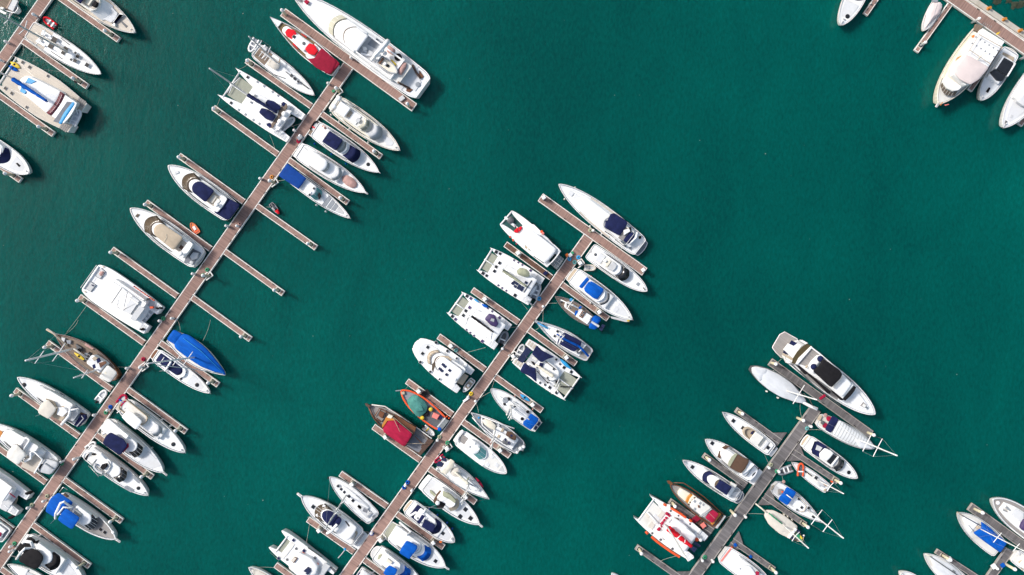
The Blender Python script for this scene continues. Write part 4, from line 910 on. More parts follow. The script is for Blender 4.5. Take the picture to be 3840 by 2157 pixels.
b.HT([(267,688,.55),(302,703,.45),(298,788,.5),(267,822,.5),(252,862,.5),(148,880,.55),(180,902,.45),(438,1080,.55)],.05); b.HT([(428,763,.3),(466,782,.3),(502,805,.3),(577,855,.4),(286,989,.3),(320,1013,.3),(358,1037,.3)],.05,'purple')
b.ST(.01,.14,.78,.2,'nonskid',3); b.TU('gangway',[(545,1130,.3),(610,1180,-.6)],.14,'metal'); b.PP('cockpit_sole',[(640,890),(680,930),(650,965),(615,950)],.05,.12,'lightgrey')
b.MA((322,850),None,17,r=.16,zb=.9,spr=((.45,1.4),(.75,1.1)),boom=((325,852),(545,1005)),cover='olive',cr=.26,bz=1.3)
dinghy('white dinghy carrying a paddleboard behind the solar panel catamaran','T7',(600,1110),(650,975),42,'lightgrey','grey',True,.5)
b = Boat('paddle_board', 'white paddleboard lying on the dinghy behind the solar panel catamaran', 'paddleboard', 'T7', (568,1085), (640,982), 20, zd=1.25, sheer=0, bul=0)
b.H('bright','bright','d',rim=.04,draft=-1.05); 

b = Cat('sailing_catamaran', 'white sailing catamaran with dark purple bimini and black boom along its roof', 'catamaran', 'T8', (965,512), (505,182), 142, 'purple bimini catamaran', zd=1.9, sheer=.15, bul=0)
b.CH(.32,.84,.74,.78,'white','bright',.16,.80,.96,'mesh',wt=.75)
b.B('cabin',880,640,96,64,0,1.0,'bright',cb=40,r=44,dome=.3,flare=.2); b.B('hardtop',930,720,100,92,1.5,1.7,'bright',r=16,dome=.1,off=8)
b.PP('bimini',[(835,288),(890,305),(905,345),(922,385),(900,418),(850,400),(795,345),(800,325)],2.2,2.35,'purple',dome=.25); b.PP('bimini_window',[(855,335),(885,340),(880,370),(845,358)],2.62,2.65,'greyglass')
b.HT([(627,126,.5),(616,265,.5),(593,307,.5),(490,315,.5)],.05); b.HT([(662,148,.45),(651,234,.5),(519,343,.45),(770,548,.5),(931,328,.45),(861,268,.3),(821,240,.3),(622,441,.3),(656,468,.3),(692,496,.3)],.05,'purple')
b.ST(.01,.14,.78,.2,'nonskid',3); b.PP('board_cover',[(690,150),(715,155),(742,180),(735,190),(695,165)],.1,.35,'skyblue',dome=.1)
b.MA((655,308),None,17,r=.16,zb=.9,spr=((.45,1.4),(.75,1.1)),boom=((662,308),(880,468)),cover='black',cr=.2,bz=1.2)
b.PP('hardtop_panel',[(700,440),(770,390),(860,470),(850,530)],1.84,1.9,'bright')
kayak('blue paddleboard on the side deck of the purple bimini catamaran','T8',(765,203),(828,232),14,'blue',2.05,'paddleboard','paddle_board',None)
dinghy('dark inflatable dinghy with a solar panel behind the purple bimini catamaran','T8',(945,575),(992,460),42,'grey','darkgrey',True,.3)

b = Cat('power_catamaran', 'white power catamaran with rounded bow, solar roof and small tender at its stern', 'catamaran', 'T8', (615,928), (150,570), 142, 'rounded bow catamaran', zd=1.9, sheer=.15, bul=0)
b.CH(.34,.38,.68,.76,'white','bright',.12,.90,None,None,blunt=1,wt=.6)
b.B('foredeck',520,140,108,92,-.3,.06,'bright',cb=48,r=60,bev=.04); b.B('bow_cushion',330,185,88,72,0,.25,'nonskid',cb=44,r=44)
b.B('cabin',560,275,92,72,0,1.2,'bright',cb=50,r=50,dome=.15,flare=.2); b.W(268,300,78,74,50,46,.7,1.4,'tan',4)
b.ring('flybridge',b.out(560,340,96,70,cb=40,r=44,off=4),b.out(545,362,72,52,cb=30,r=34,off=4),1.2,1.9,'bright'); b.W(330,352,64,60,40,38,1.4,2.0,'brownglass')
b.PP('flybridge_sole',[(350,712),(390,686),(455,688),(490,722),(470,735),(440,706),(395,706)],1.7,1.95,'tan'); b.PP('helm_screen',[(300,765),(318,742),(338,765),(322,800),(312,838),(296,815)],1.7,1.95,'brownglass')
b.B('hardtop',560,352,66,60,2.4,2.6,'bright',cb=18,r=36,dome=.08,leg=.8,ca=14)
for x,y in ((402,768),(420,785),(372,808),(390,825),(465,822),(436,862)): b.PP('solar_panel',[(x-4,y-18),(x+18,y-3),(x+4,y+18),(x-18,y+2)],2.7,2.76,'solar',bev=.01)
b.HT([(337,562,.45),(260,605,.5),(211,664,.5),(189,744,.4),(442,640,.4),(530,708,.3),(282,834,.35),(369,904,.3)],.28); b.PP('cockpit_sole',[(600,850),(640,875),(585,960),(530,935)],.05,.3,'tan'); b.RH(612,775,.3,.2,'bright','life_ring'); b.ST(.01,.12,.76,.2,'nonskid',3); b.DM(515,910,.3,2.7,post=.3)
d = Boat('tender', 'small white tender with beige seats behind the rounded bow catamaran', 'tender', 'T8', (685,905), (590,1025), 32, zd=.9, sheer=.15, bul=.15)
d.H('white','tan','m',rim=.12,draft=.2); d.B('console',645,630,12,10,0,.5,'bright'); d.B('seat',672,662,20,20,0,.3,'offwhite'); d.B('bow_pad',620,605,16,12,0,.2,'white')

b = Boat('work_boat', 'orange work boat with teal tarpaulin and dark cluttered stern deck', 'work boat', 'T9', (772,468), (392,152), 88, 'orange work boat', zd=1.3)
b.H('orangered','grey','w',rim=.3,bul=.3)
b.PP('tarpaulin',[(505,198),(545,202),(600,245),(635,300),(622,350),(565,398),(530,385),(470,310),(448,250),(470,220)],.2,.6,'tealtarp',dome=.7); b.PP('tarp_fold',[(505,235),(580,290),(600,340),(540,350),(470,280)],.9,1.2,'tealtarp',dome=.15)
b.fol('work_deck',.0,.42,.22,0,.06,'darkgrey','w',bev=0); b.PP('pink_crate',[(690,355),(745,380),(720,420),(672,398)],.05,.75,'pink',bev=.06); b.PP('tool_box',[(745,385),(772,390),(765,418),(738,410)],.05,.6,'navy')
for x,y in ((665,326),(588,402)): b.DM(x,y,.38,.4,'yellow','buoy',.2)
b.PP('rope_heap',[(610,355),(650,345),(640,390),(600,390)],.05,.35,'black',dome=.1); b.PP('stern_grille',[(770,400),(830,430),(760,520),(735,490)],.4,.55,'greymesh'); b.PP('bulwark',[(720,485),(790,400),(800,408),(730,492)],.0,.6,'lightgrey'); b.DM(745,505,.4,.35,'blue','barrel',.4)
b.TU('anchor',[(395,155,.3),(345,160,.3)],.09,'metal'); b.PP('bow_gear',[(395,170),(425,165),(430,190),(400,195)],.0,.4,'tan')
b.FE([(812,390),(830,405)],'orangered','orange')
dinghy('small white inflatable dinghy with motor between the orange boat and wooden junk','T9',(600,485),(695,560),28,'white','bright',True,.25,seat='yellow')

b = Boat('wooden_junk', 'dark wooden cruise boat with crimson canopy and timber stern', 'wooden boat', 'T9', (618,672), (98,290), 104, 'wooden boat with crimson canopy', zd=1.6, sheer=.5, bul=.3)
b.H('darkwood','greyteak','w',rim=.16); b.fol('gunwale_plank',.45,.9,.0,.28,.34,'white','w') if False else None
b.TU('white_rail',[(130,285,.45),(250,300,.4),(360,370,.35),(520,480,.35),(672,590,.35)],.11,'offwhite'); b.TU('side_rail',[(105,310,.45),(150,410,.4),(230,490,.35)],.09,'varnish'); b.PP('bow_post',[(68,275),(85,272),(118,295),(105,318),(75,292)],.3,.7,'darkwood')
b.PP('foredeck_house',[(195,315),(260,335),(250,400),(215,440),(155,395)],.1,.25,'greyteak'); b.PP('bow_table',[(205,340),(245,360),(225,410),(190,385)],.25,.75,'varnish'); b.TU('foredeck_rail',[(155,390,.5),(200,318,.5),(330,380,.5)],.09,'varnish'); b.TU('foredeck_rail',[(160,400,.5),(215,440,.5)],.09,'varnish')
b.PP('deckhouse',[(330,380),(530,490),(510,560),(440,660),(240,530),(230,470)],.1,1.4,'darkwood'); b.PP('side_walk',[(345,375),(530,490),(520,530),(400,450),(330,400)],1.4,1.5,'varnish')
b.PP('canopy',[(275,418),(345,422),(395,468),(500,548),(440,648),(415,662),(240,535),(228,500)],2.0,2.15,'crimson',dome=.3); b.PP('wheelhouse_front',[(262,395),(320,410),(345,425),(272,430),(228,495),(222,470)],1.4,2.2,'orangewood'); b.PP('wheelhouse_hatch',[(285,372),(322,388),(305,412),(265,400)],1.5,2.2,'cream')
b.PP('stern_deck',[(505,545),(640,610),(560,725),(445,650)],.1,.2,'bluegreyteak'); b.PP('stern_timber',[(640,590),(690,610),(570,745),(545,735)],.1,.7,'darkwood'); b.TU('stern_beam',[(520,570,.6),(620,670,.6)],.08,'varnish'); b.TU('canopy_rope',[(320,395,2.6),(440,640,2.2)],.04,'tan'); b.TU('canopy_rope',[(330,400,2.6),(500,545,2.2)],.04,'tan'); b.TU('canopy_pole',[(440,637,1.5),(615,635,1.2)],.05,'tan'); b.PP('hatch_cover',[(580,650),(610,658),(605,685),(575,675)],.2,.5,'darkwood')

b = Boat('sailing_yacht', 'white sailing yacht with row of dark foredeck hatches and wide stern wheel', 'sailboat', 'T10', (1362,668), (908,240), 96, 'yacht with foredeck hatches', zd=1.2)
b.H('white','deckwhite','m',rim=.1); b.fol('coachroof',.18,.74,.45,0,.3,'bright','m',bev=.1,dome=.1)
b.HT([(997,334,.42),(1027,366,.42),(1060,396,.42),(1107,438,.5),(1148,482,.5)],.3); b.TU('grab_rail',[(1180,425,.45),(1240,470,.45)],.04,'black'); b.TU('grab_rail',[(1105,520,.4),(1150,570,.4)],.04,'grey')
b.PP('cockpit_well',[(1215,520),(1270,545),(1330,610),(1290,660),(1200,570),(1190,535)],.05,.3,'lightgrey'); b.PP('companionway',[(1205,520),(1240,545),(1225,575),(1190,545)],.3,.4,'black'); b.PP('cockpit_gear',[(1260,550),(1300,580),(1290,610),(1245,590)],.3,.5,'bluegreyteak')
b.TU('wheel',[(1285,640,.9),(1335,595,.9)],.1,'lightgrey'); b.TU('wheel',[(1295,650,.9),(1345,605,.9)],.1,'metal'); b.TU('stern_rail',[(1300,700,.6),(1330,690,.6),(1395,640,.6),(1410,610,.6)],.07,'metal'); b.HT([(1360,650,.4),(1345,680,.4)],.1,'grey')
b.MA((1080,425),(868,768),None,r=.15,zb=.3,spr=((.3,1.2),(.62,1.0)),sweep=.1,mat='spar'); b.RL(.05,.97,.6,'m'); b.FE([(950,365),(900,250)],'black','black')

b = Boat('motor_yacht', 'white aft cabin yacht with navy bimini covers and long white antenna near the bottom', 'yacht', 'T10', (1200,868), (622,440), 122, 'aft cabin yacht with antenna', zd=1.7)
b.H('white','deckwhite','m'); b.RL(.4,1.0,.7); b.PU(14,52)
b.fol('deckhouse',.18,.68,.28,0,1.0,'white',bev=.1); b.W(775,860,88,74,52,46,.2,1.3,'brownglass',4,mm='bright'); b.B('cabin_roof',1030,830,78,66,1.0,1.4,'bright',cb=50,r=30,dome=.1)
b.B('bimini',960,840,72,58,2.5,2.6,'navy',cb=42,r=34,dome=.2,leg=1.1); b.TU('radar_arch',[(885,815,1.6),(930,790,2.5),(985,725,2.6),(1000,712,1.6)],.24,'bright'); b.B('aft_bimini',1010,960,60,66,2.3,2.4,'navy',ca=12,r=22,dome=.15)
b.B('aft_deck',1150,1010,84,88,1.0,1.25,'bright',ca=14,r=18,bev=.08,dome=.1); b.PP('side_cushion',[(1010,620),(1025,625),(1030,660),(1005,640)],.5,.7,'tan'); b.PP('side_window',[(1065,690),(1080,692),(1118,740),(1105,748)],.9,1.05,'black'); b.TU('side_window',[(900,590,.9),(1000,640,.9)],.1,'tan')
b.PP('cockpit_trim',[(1140,775),(1190,800),(1195,820),(1150,890),(1130,930),(1160,870),(1180,820)],.1,.3,'tan'); b.PF(1268,1195,88,96,'white',.5,10); b.PP('stern_slats',[(1250,820),(1262,828),(1190,935),(1175,928)],-.5,-.2,'bluegreyteak'); b.HT([(744,545,.62)],.05)
b.TU('antenna',[(1065,985,1.2),(1030,1030,2.2),(998,1064,3.2)],.07,'bright'); b.DM(1068,975,.25,1.1,'skyblue','antenna_base')

b = Cat('sailing_catamaran', 'white catamaran with blunt bows, grey trampoline and roof solar panels at bottom edge', 'catamaran', 'T10', (905,1290), (358,872), 132, 'blunt bow catamaran', zd=1.8, sheer=.15, bul=0)
b.CH(.28,.80,.74,.74,'white','bright',.1,.80,.88,'mesh',split=False,blunt=1,wt=.8)
b.PP('bridge_front',[(520,900),(560,925),(440,1080),(400,1050)],.02,.1,'offwhite'); b.PP('cabin',[(590,1010),(620,1020),(730,1075),(795,1160),(770,1239),(600,1260),(490,1170),(520,1060)],0,1.1,'bright',dome=.15,bev=.1)
b.PP('roof_hatch',[(550,1050),(585,1070),(545,1120),(518,1090)],1.3,1.45,'varnish'); b.PP('roof_hatch_pane',[(550,1056),(575,1068),(542,1112),(522,1090)],1.45,1.48,'beigecloth')
b.PP('solar_panel',[(690,1155),(722,1175),(695,1225),(642,1200)],1.3,1.38,'solar'); b.PP('solar_panel',[(710,1185),(728,1195),(690,1240),(665,1225)],1.3,1.38,'solar')
b.HT([(570,972,.4),(478,1083,.4),(760,1065,.4)],.1,'bright','deck_light') if False else b.HT([(570,972,.4),(478,1083,.4),(760,1065,.4)],.1,'darkgrey'); b.HT([(543,885,.45),(392,1068,.45),(650,992,.5)],.1,'navy')
b.TU('deck_hose',[(600,1012,.3),(640,1010,.3),(700,1050,.3),(760,1100,.3),(800,1130,.3)],.1,'orangered'); b.TU('side_window',[(690,960,.1),(830,1055,.1)],.08,'black'); b.PP('stern_cover',[(860,1110),(920,1150),(850,1239),(780,1239)],.3,.45,'lightgrey'); b.PP('stern_steps',[(905,1155),(925,1150),(985,1200),(960,1215)],.0,.1,'darkgrey')

b = Boat('sailing_boat', 'beige decked boat with bow anchor cut off by the bottom edge', 'boat', 'T10', (420,1400), (88,1162), 62, 'beige decked boat', zd=1.2)
b.H('white','cream','m',rim=.12); b.fol('foredeck_cover',.5,.92,.3,0,.12,'beigecloth','m',dome=.1); b.AN(); b.TU('bow_pole',[(125,1180,.4),(122,1239,.4)],.06,'bright')
# ================================================================ middle pier head and right side
b = Boat('motor_yacht', 'long white yacht with navy cockpit cover and grey teak platform on middle pier head', 'yacht', 'T7', (1572,648), (832,74), 112, 'long yacht on the middle pier head', zd=1.9, sheer=.4)
b.H('white','deckwhite','m'); b.PF(1605,1520,74,92,'bluegreyteak',.6,14); b.RL(.3,1.0,.7)
b.fol('side_deck',.3,.93,.03,0,.03,'teak',bev=0); b.fol('deckhouse',.16,.93,.2,0,.5,'bright',bev=.25,dome=.15); b.B('saloon_roof',1440,1000,76,70,.4,1.2,'bright',cb=60,r=40,bev=.2,dome=.15,smooth=False)
b.ring('cockpit_rim',b.out(1475,1235,80,66,cb=34,r=26),b.out(1478,1250,72,58,cb=30,r=22),1.0,1.6,'offwhite'); b.PP('cockpit_cover',[(1255,405),(1275,400),(1300,345),(1335,335),(1450,410),(1452,440),(1395,530),(1375,538),(1250,470)],1.6,1.75,'navy',dome=.2)
b.PP('flybridge_floor',[(1440,460),(1500,495),(1420,590),(1370,560)],1.0,1.1,'greyteak'); b.PP('helm_screen',[(1420,490),(1470,478),(1480,500),(1425,535)],1.1,1.9,'bright'); b.PP('helm_seat',[(1470,465),(1490,460),(1490,490),(1470,500)],1.1,1.9,'black'); b.PP('sunpad',[(1475,508),(1520,520),(1515,560),(1465,615),(1415,585),(1440,545)],1.1,1.5,'navy',dome=.12)
b.TU('stern_arch',[(1465,620,1.2),(1530,560,1.4),(1545,510,1.2)],.2,'bright'); b.PP('stern_stair',[(1555,545),(1580,540),(1580,565),(1558,572)],-.3,.1,'black'); b.PP('stern_stair',[(1462,645),(1490,640),(1495,680),(1470,660)],-.3,.05,'grey'); b.HT([(943,160,.8),(990,190,.8)],.5,'nonskid',frame='nonskid')
b.TU('side_window',[(1250,500,.3),(1330,552,.3)],.08,'black'); b.TU('side_window',[(1345,570,.3),(1440,640,.3)],.18,'bluegreyteak')
b.FE([(1115,455),(1220,525),(1405,650)],'offwhite','cream'); b.FE([(980,105),(885,210)],'offwhite','cream')

b = Boat('motor_yacht', 'white yacht with open flybridge and dark windscreen under the middle pier head', 'yacht', 'T7', (1112,675), (1634,1042), 86, 'open flybridge yacht by the pier head', zd=1.6)
b.H('white','deckwhite','f'); b.RL(.5,.98,.6,'f')
b.fol('deckhouse',.12,.62,.28,0,.9,'white','f',bev=.2,dome=.08); b.B('flybridge',1160,1385,60,54,.9,1.6,'bright',cb=24,r=18); b.B('flybridge_deck',1180,1340,50,48,1.6,1.64,'offwhite',cb=14,r=10); b.B('table_cover',1185,1235,40,40,1.66,1.8,'nonskid',r=6); b.B('seat_cover',1295,1345,40,36,1.66,1.95,'lightgrey',cb=8); b.B('helm_console',1240,1262,12,12,1.64,2.3,'white',off=-5); b.B('seat',1270,1290,34,30,1.64,2.0,'cream')
b.W(1462,1400,62,54,36,32,.2,1.2,'glass'); b.PP('deck_hatch',[(1530,980),(1550,960),(1572,975),(1552,1000)],.02,.1,'grey'); b.TU('anchor',[(1595,1010,.2),(1615,1030,.15)],.08,'black'); b.TU('cleat_rail',[(1110,690,.2),(1125,675,.2)],.06,'metal'); b.RH(1165,712,.22,.9,'darkgrey','vent')
dinghy('small pale grey inflatable dinghy between two yachts near the middle pier head','T7',(1060,830),(1168,832),30,'beigecloth','nonskid',False,.25,seat='offwhite')

b = Boat('motor_yacht', 'white yacht with bright blue flybridge cover and blue rear strip on the middle pier', 'yacht', 'T7', (962,900), (1500,1300), 94, 'yacht with blue flybridge cover', zd=1.8)
b.H('white','deckwhite','m'); b.PF(935,985,66,76,'tan',.7,4); b.RL(.4,1.0,.7)
b.fol('deckhouse',.06,.62,.22,0,1.0,'white',bev=.15,dome=.05); b.B('flybridge',1020,1240,68,60,1.0,1.6,'bright',cb=30,r=14)
b.PP('rear_strip',[(1088,912),(1110,935),(1040,1020),(1015,1000)],1.6,1.75,'blue',dome=.05); b.PP('flybridge_cover',[(1100,960),(1130,952),(1240,1020),(1235,1045),(1180,1118),(1150,1108),(1070,1045),(1062,1015)],1.7,1.9,'blue',dome=.2)
b.W(1278,1262,66,60,34,34,.9,1.1,'darkgrey'); b.HT([(1318,1168,.75)],.02); b.B('foredeck_pad',1260,1400,52,40,0,.12,'white',cb=30,r=12); b.HT([(1350,1205,.8)],.12,'nonskid',frame='nonskid'); b.fol('foredeck_step',.72,.93,.3,0,.08,'nonskid')
b.AN(); b.PP('bow_net',[(1300,1270),(1460,1300),(1475,1320),(1440,1322),(1310,1290)],.0,.2,'lightgrey'); b.PP('yellow_fender_bag',[(1455,1302),(1475,1305),(1470,1318),(1452,1315)],.2,.45,'yellow'); b.FE([(1125,910)],'orangered','orange'); b.FE([(1020,1045)],'orangered','orange')

b = Boat('sailing_boat', 'small wooden decked ketch with blue stern canvas and stern solar panel', 'sailboat', 'T7', (1175,1350), (800,1090), 70, 'small wooden ketch', zd=1.2)
b.H('varnish','oldteak','d',rim=.12); b.RL(.05,.98,.6,'d')
b.B('coachroof',1130,890,40,34,0,.5,'bright',cb=18,r=10,bev=.08); b.B('deck_pad',1000,910,26,24,.5,.54,'oldteak',cb=8,r=6); b.PP('blue_panel',[(1030,1175),(1045,1185),(1025,1208),(1002,1198)],.6,.75,'blue'); b.PP('blue_panel',[(985,1218),(1008,1220),(990,1272),(975,1255)],.6,.75,'blue')
b.B('pilothouse',1115,1010,42,42,.5,1.3,'bright',r=6); b.PP('skylight',[(1050,1215),(1082,1235),(1045,1288),(1015,1268)],1.3,1.45,'varnish'); b.HT([(1040,1260,.3),(1060,1238,.3)],1.45)
b.PP('stern_canvas',[(1165,1260),(1210,1280),(1212,1310),(1185,1350),(1195,1365),(1160,1392),(1105,1378),(1110,1345),(1130,1320),(1130,1285)],1.0,1.2,'blue',dome=.3); b.PP('solar_panel',[(1228,1340),(1255,1352),(1222,1405),(1196,1388)],1.0,1.06,'solar')
b.TU('main_boom',[(850,1120,1.4),(1010,1195,1.4)],.12,'bright'); b.TU('furled_sail',[(1130,1320,1.6),(1195,1362,1.6)],.2,'whitecloth'); b.HT([(915,1165,.35),(950,1165,.35),(940,1195,.3)],.55); b.DM(1112,1285,.25,1.4,post=.1); b.PP('bow_gear',[(845,1110),(870,1120),(850,1150),(835,1130)],0,.3,'darkgrey'); b.RH(945,1120,.25,.3,'skyblue','coil')
b.MA((905,1148),None,13,r=.12,spr=((.55,1.0),),sweep=.1,mat='white',zb=.4); b.FE([(1120,1150)],'offwhite','cream')

b = Boat('sailing_yacht', 'grey rimmed sailing yacht with navy cockpit awning and blue sail bag', 'sailboat', 'T8', (1778,685), (1266,358), 88, 'navy awning sailing yacht', zd=1.3)
b.H('lightgrey','bright','p',rim=.28); b.RL(.1,.98,.6,'p'); b.fol('stern_deck',.01,.14,.1,0,.04,'greyteak','p',bev=0)
b.B('coachroof',1640,1400,44,28,0,.45,'bright',cb=16,r=10,dome=.06); b.PP('awning',[(1525,455),(1700,550),(1690,600),(1625,650),(1460,560)],1.6,1.68,'navy',dome=.1); b.HT([(1475,456,.4),(1448,500,.4),(1338,400,.5)],.46)
b.TU('sail_bag',[(1465,485,1.9),(1560,540,1.9),(1680,600,1.85),(1765,690,1.7)],.2,'blue'); b.TU('furled_jib',[(1285,375,.4),(1385,430,.7)],.16,'skyblue'); b.TU('wheel_arch',[(1670,650,1.0),(1700,625,1.3),(1740,585,1.0)],.12,'bright'); b.PP('awning_frame',[(1505,495),(1535,485),(1500,560),(1480,575)],1.75,1.8,'lightgrey'); b.PP('cockpit_gear',[(1665,615),(1700,600),(1690,660),(1655,665)],.1,.6,'bluegreyteak')
b.MA((1462,488),None,16,r=.14,zb=.4,spr=((.4,1.2),(.7,.9)),boom=((1470,492),(1660,592)),cover='blue',cr=.2)

b = Cat('sailing_catamaran', 'white catamaran with two triangular navy sunshades and wide stern solar panel', 'catamaran', 'T8', (1130,640), (1625,998), 148, 'navy sunshade catamaran', zd=1.9, sheer=.15, bul=0)
b.CH(.30,.88,.76,.70,'white','bright',.18,.72,.965,'mesh',wt=.75)
b.B('cabin',1220,1480,80,58,0,.9,'bright',cb=36,r=40,dome=.3,flare=.2); b.B('cabin_edge',1340,1475,72,64,.6,1.1,'white',cb=36,r=40)
b.PP('sunshade',[(1280,585),(1330,635),(1448,697),(1380,715),(1320,750),(1230,665)],1.8,1.86,'navy',dome=.1); b.PP('sunshade',[(1165,745),(1220,790),(1270,800),(1275,850),(1280,935),(1220,880),(1120,832)],1.8,1.86,'navy',dome=.1)
b.PP('solar_panel',[(1185,600),(1235,635),(1150,755),(1095,725)],1.5,1.58,'solar'); b.PP('helm_pod',[(1310,750),(1345,755),(1330,800),(1270,800),(1300,775)],.6,1.4,'navy'); b.PP('boom_bag',[(1225,735),(1250,740),(1280,780),(1245,770)],.6,1.3,'black'); b.PP('cockpit_sole',[(1240,655),(1300,720),(1250,770),(1180,740)],.05,.15,'lightgrey'); b.PP('bench',[(1250,690),(1290,715),(1275,735),(1235,710)],.15,.6,'offwhite')
b.ST(.01,.15,.72,.16,'teak',3); b.HT([(1603,836,.5),(1535,795,.5),(1401,982,.5),(1465,1030,.5)],.05); b.HT([(1462,720,.32),(1438,810,.32),(1380,892,.32),(1310,938,.32),(1356,957,.32),(1497,762,.32)],.1)
b.TU('side_rail',[(1360,735,.5),(1460,815,.5)],.06,'black'); b.TU('side_rail',[(1285,830,.5),(1385,945,.5)],.06,'black'); b.TU('roof_bar',[(1370,925,.6),(1395,940,.6)],.08,'black'); b.TU('roof_bar',[(1380,905,.6),(1405,920,.6)],.08,'black')
b.MA((1448,935),None,17,r=.16,zb=.7,spr=((.45,1.4),(.75,1.1)),boom=((1440,880),(1265,765)),cover='cream',cr=.3,bz=1.3); b.PP('foredeck_gear',[(1455,915),(1480,920),(1475,945),(1455,940)],.1,.4,'black'); b.TU('furled_sail',[(1500,975,.4),(1610,975,.4)],.1,'black')
kayak('long blue paddleboard strapped to the navy sunshade catamaran','T8',(1492,710),(1602,812),16,'skyblue',2.1,'paddleboard','paddle_board',None)
dinghy('white inflatable dinghy hanging behind the navy sunshade catamaran','T8',(1100,710),(1155,580),34,'lightgrey','grey',False,.6)

b = Boat('sailing_yacht', 'white sailing yacht with blue cockpit bimini and two square stern panels', 'sailboat', 'T8', (1285,1348), (850,995), 86, 'blue bimini sailing yacht', zd=1.3)
b.H('white','deckwhite','w',rim=.1); b.RL(.05,.98,.6,'w')
b.B('coachroof',1190,960,42,22,0,.4,'bright',cb=14,r=10,dome=.06); b.PP('bimini',[(1225,1222),(1298,1272),(1290,1300),(1225,1380),(1150,1330),(1155,1300),(1190,1275)],1.9,2.0,'blue',dome=.15)
b.PP('stern_panel',[(1300,1300),(1320,1312),(1300,1345),(1278,1330)],1.0,1.1,'solar'); b.PP('stern_panel',[(1270,1340),(1290,1352),(1270,1382),(1248,1368)],1.0,1.1,'solar'); b.PP('stern_frame',[(1298,1290),(1332,1308),(1262,1398),(1232,1382)],.8,.98,'offwhite')
for x0,y0,x1,y1 in ((940,1065,985,1100),(1050,1150,1085,1180),(1060,1110,1110,1140),(1120,1150,1180,1195),(1100,1215,1135,1240)): b.TU('deck_line',[(x0,y0,.45),(x1,y1,.45)],.06,'grey')
b.RH(985,1100,.5,.1,'grey','rope_coil'); b.RH(1015,1090,.3,.3,'black','winch'); b.RH(980,1135,.25,.3,'black','winch'); b.RH(1195,1210,.25,.4,'black','winch'); b.RH(1143,1275,.25,.4,'black','winch'); b.HT([(1075,1165,.4)],.45)
b.MA((1035,1150),None,15,r=.13,zb=.4,spr=((.45,1.3),(.75,.9)),boom=((1040,1160),(1215,1285)),cover='whitecloth',cr=.2); b.PP('folded_sail',[(1020,1135),(1060,1130),(1075,1150),(1020,1190),(1000,1250),(990,1235)],.3,.5,'offwhite')
b.FE([(1075,1062),(1242,1185)],'pinkcloth','pinkish')

b = Boat('sailing_boat', 'grey decked steel yacht with upturned tender on its foredeck and brown cockpit canopy', 'sailboat', 'T9', (1480,680), (1025,355), 88, 'grey decked steel yacht', zd=1.3)
b.H('white','grey','p',rim=.14); b.RL(.05,.98,.7,'p')
b.PP('upturned_tender',[(1128,425),(1160,415),(1215,435),(1255,475),(1245,515),(1200,500),(1150,465)],.1,.55,'cream',dome=.2); b.B('coachroof',1430,1240,52,44,0,.5,'bright',cb=14,r=10); b.PP('cockpit_canopy',[(1355,525),(1400,530),(1440,575),(1430,610),(1400,600),(1340,560)],1.5,1.62,'browncloth',dome=.1); b.PP('cockpit_canopy',[(1330,590),(1390,630),(1380,655),(1320,640),(1305,620)],1.5,1.62,'darkgrey',dome=.1)
b.PP('teak_hatch',[(1310,495),(1330,502),(1318,535),(1295,528)],.5,.65,'tan'); b.PP('teak_hatch',[(1275,555),(1295,562),(1282,590),(1262,580)],.5,.65,'tan'); b.PP('white_bundle',[(1365,580),(1430,620),(1420,640),(1375,612)],1.5,1.9,'whitecloth',dome=.1); b.HT([(1338,600,.4),(1370,628,.4),(1395,565,.4)],1.65,'navy')
b.PP('stern_platform',[(1470,620),(1520,645),(1500,705),(1440,690)],-.2,.1,'greymesh'); b.DM(1475,680,.35,1.5); b.DM(1505,665,.3,1.4); b.DM(1445,715,.25,1.0); b.TU('white_rail',[(1120,390,.3),(1290,455,.3),(1420,500,.3)],.1,'bright'); b.TU('white_rail',[(1040,400,.3),(1130,500,.3),(1260,600,.3),(1400,690,.3)],.1,'bright'); b.TU('deck_pipe',[(1125,400,.3),(1130,470,.3),(1230,560,.4)],.1,'bright'); b.PP('foredeck_hatch',[(1255,470),(1280,458),(1290,475),(1268,490)],.1,.3,'lightgrey')
b.PP('bow_coil',[(1090,395),(1105,395),(1105,410),(1090,410)],.1,.3,'skyblue'); b.MA((1250,505),(1212,690),17,r=.15,zb=.3,spr=((.4,1.2),(.7,1.0)),sweep=.1)

b = Boat('motor_yacht', 'white yacht with domed cabin, teal curved windscreen and dark stern cockpit', 'yacht', 'T9', (922,578), (1350,905), 86, 'teal windscreen yacht', zd=1.5)
b.H('white','deckwhite','f'); b.PF(898,945,58,70,'white',.5); b.fol('side_coaming',.05,.62,.04,0,.18,'white','f',bev=.05)
b.PP('cockpit_sole',[(955,555),(1005,590),(965,645),(925,615),(935,580)],.2,.26,'greyteak'); b.B('cabin',1000,1100,56,54,.1,1.3,'bright',cb=30,r=26,dome=.2,bev=.15); b.B('windscreen_base',1050,1165,58,50,.1,.5,'bright',cb=34,r=24); b.W(1158,1105,50,46,32,28,.45,1.35,'tealglass',2,mm='bright'); b.HT([(1090,685,.5)],1.5,'bright',frame='white'); b.RH(1018,665,.12,1.45,'grey','roof_light'); b.RH(1060,635,.15,1.45,'white','roof_light')
b.fol('foredeck_pad',.58,.90,.28,0,.06,'offwhite','f'); b.HT([(1220,755,.55),(1180,825,.6),(1262,832,.6)],.08,'nonskid',frame='white'); b.fol('bow_well',.86,.96,.3,0,.08,'lightgrey','f'); b.TU('swim_seat',[(955,515,.5),(915,560,.5),(900,625,.5)],.2,'bright'); b.RL(.6,.97,.3,'f')

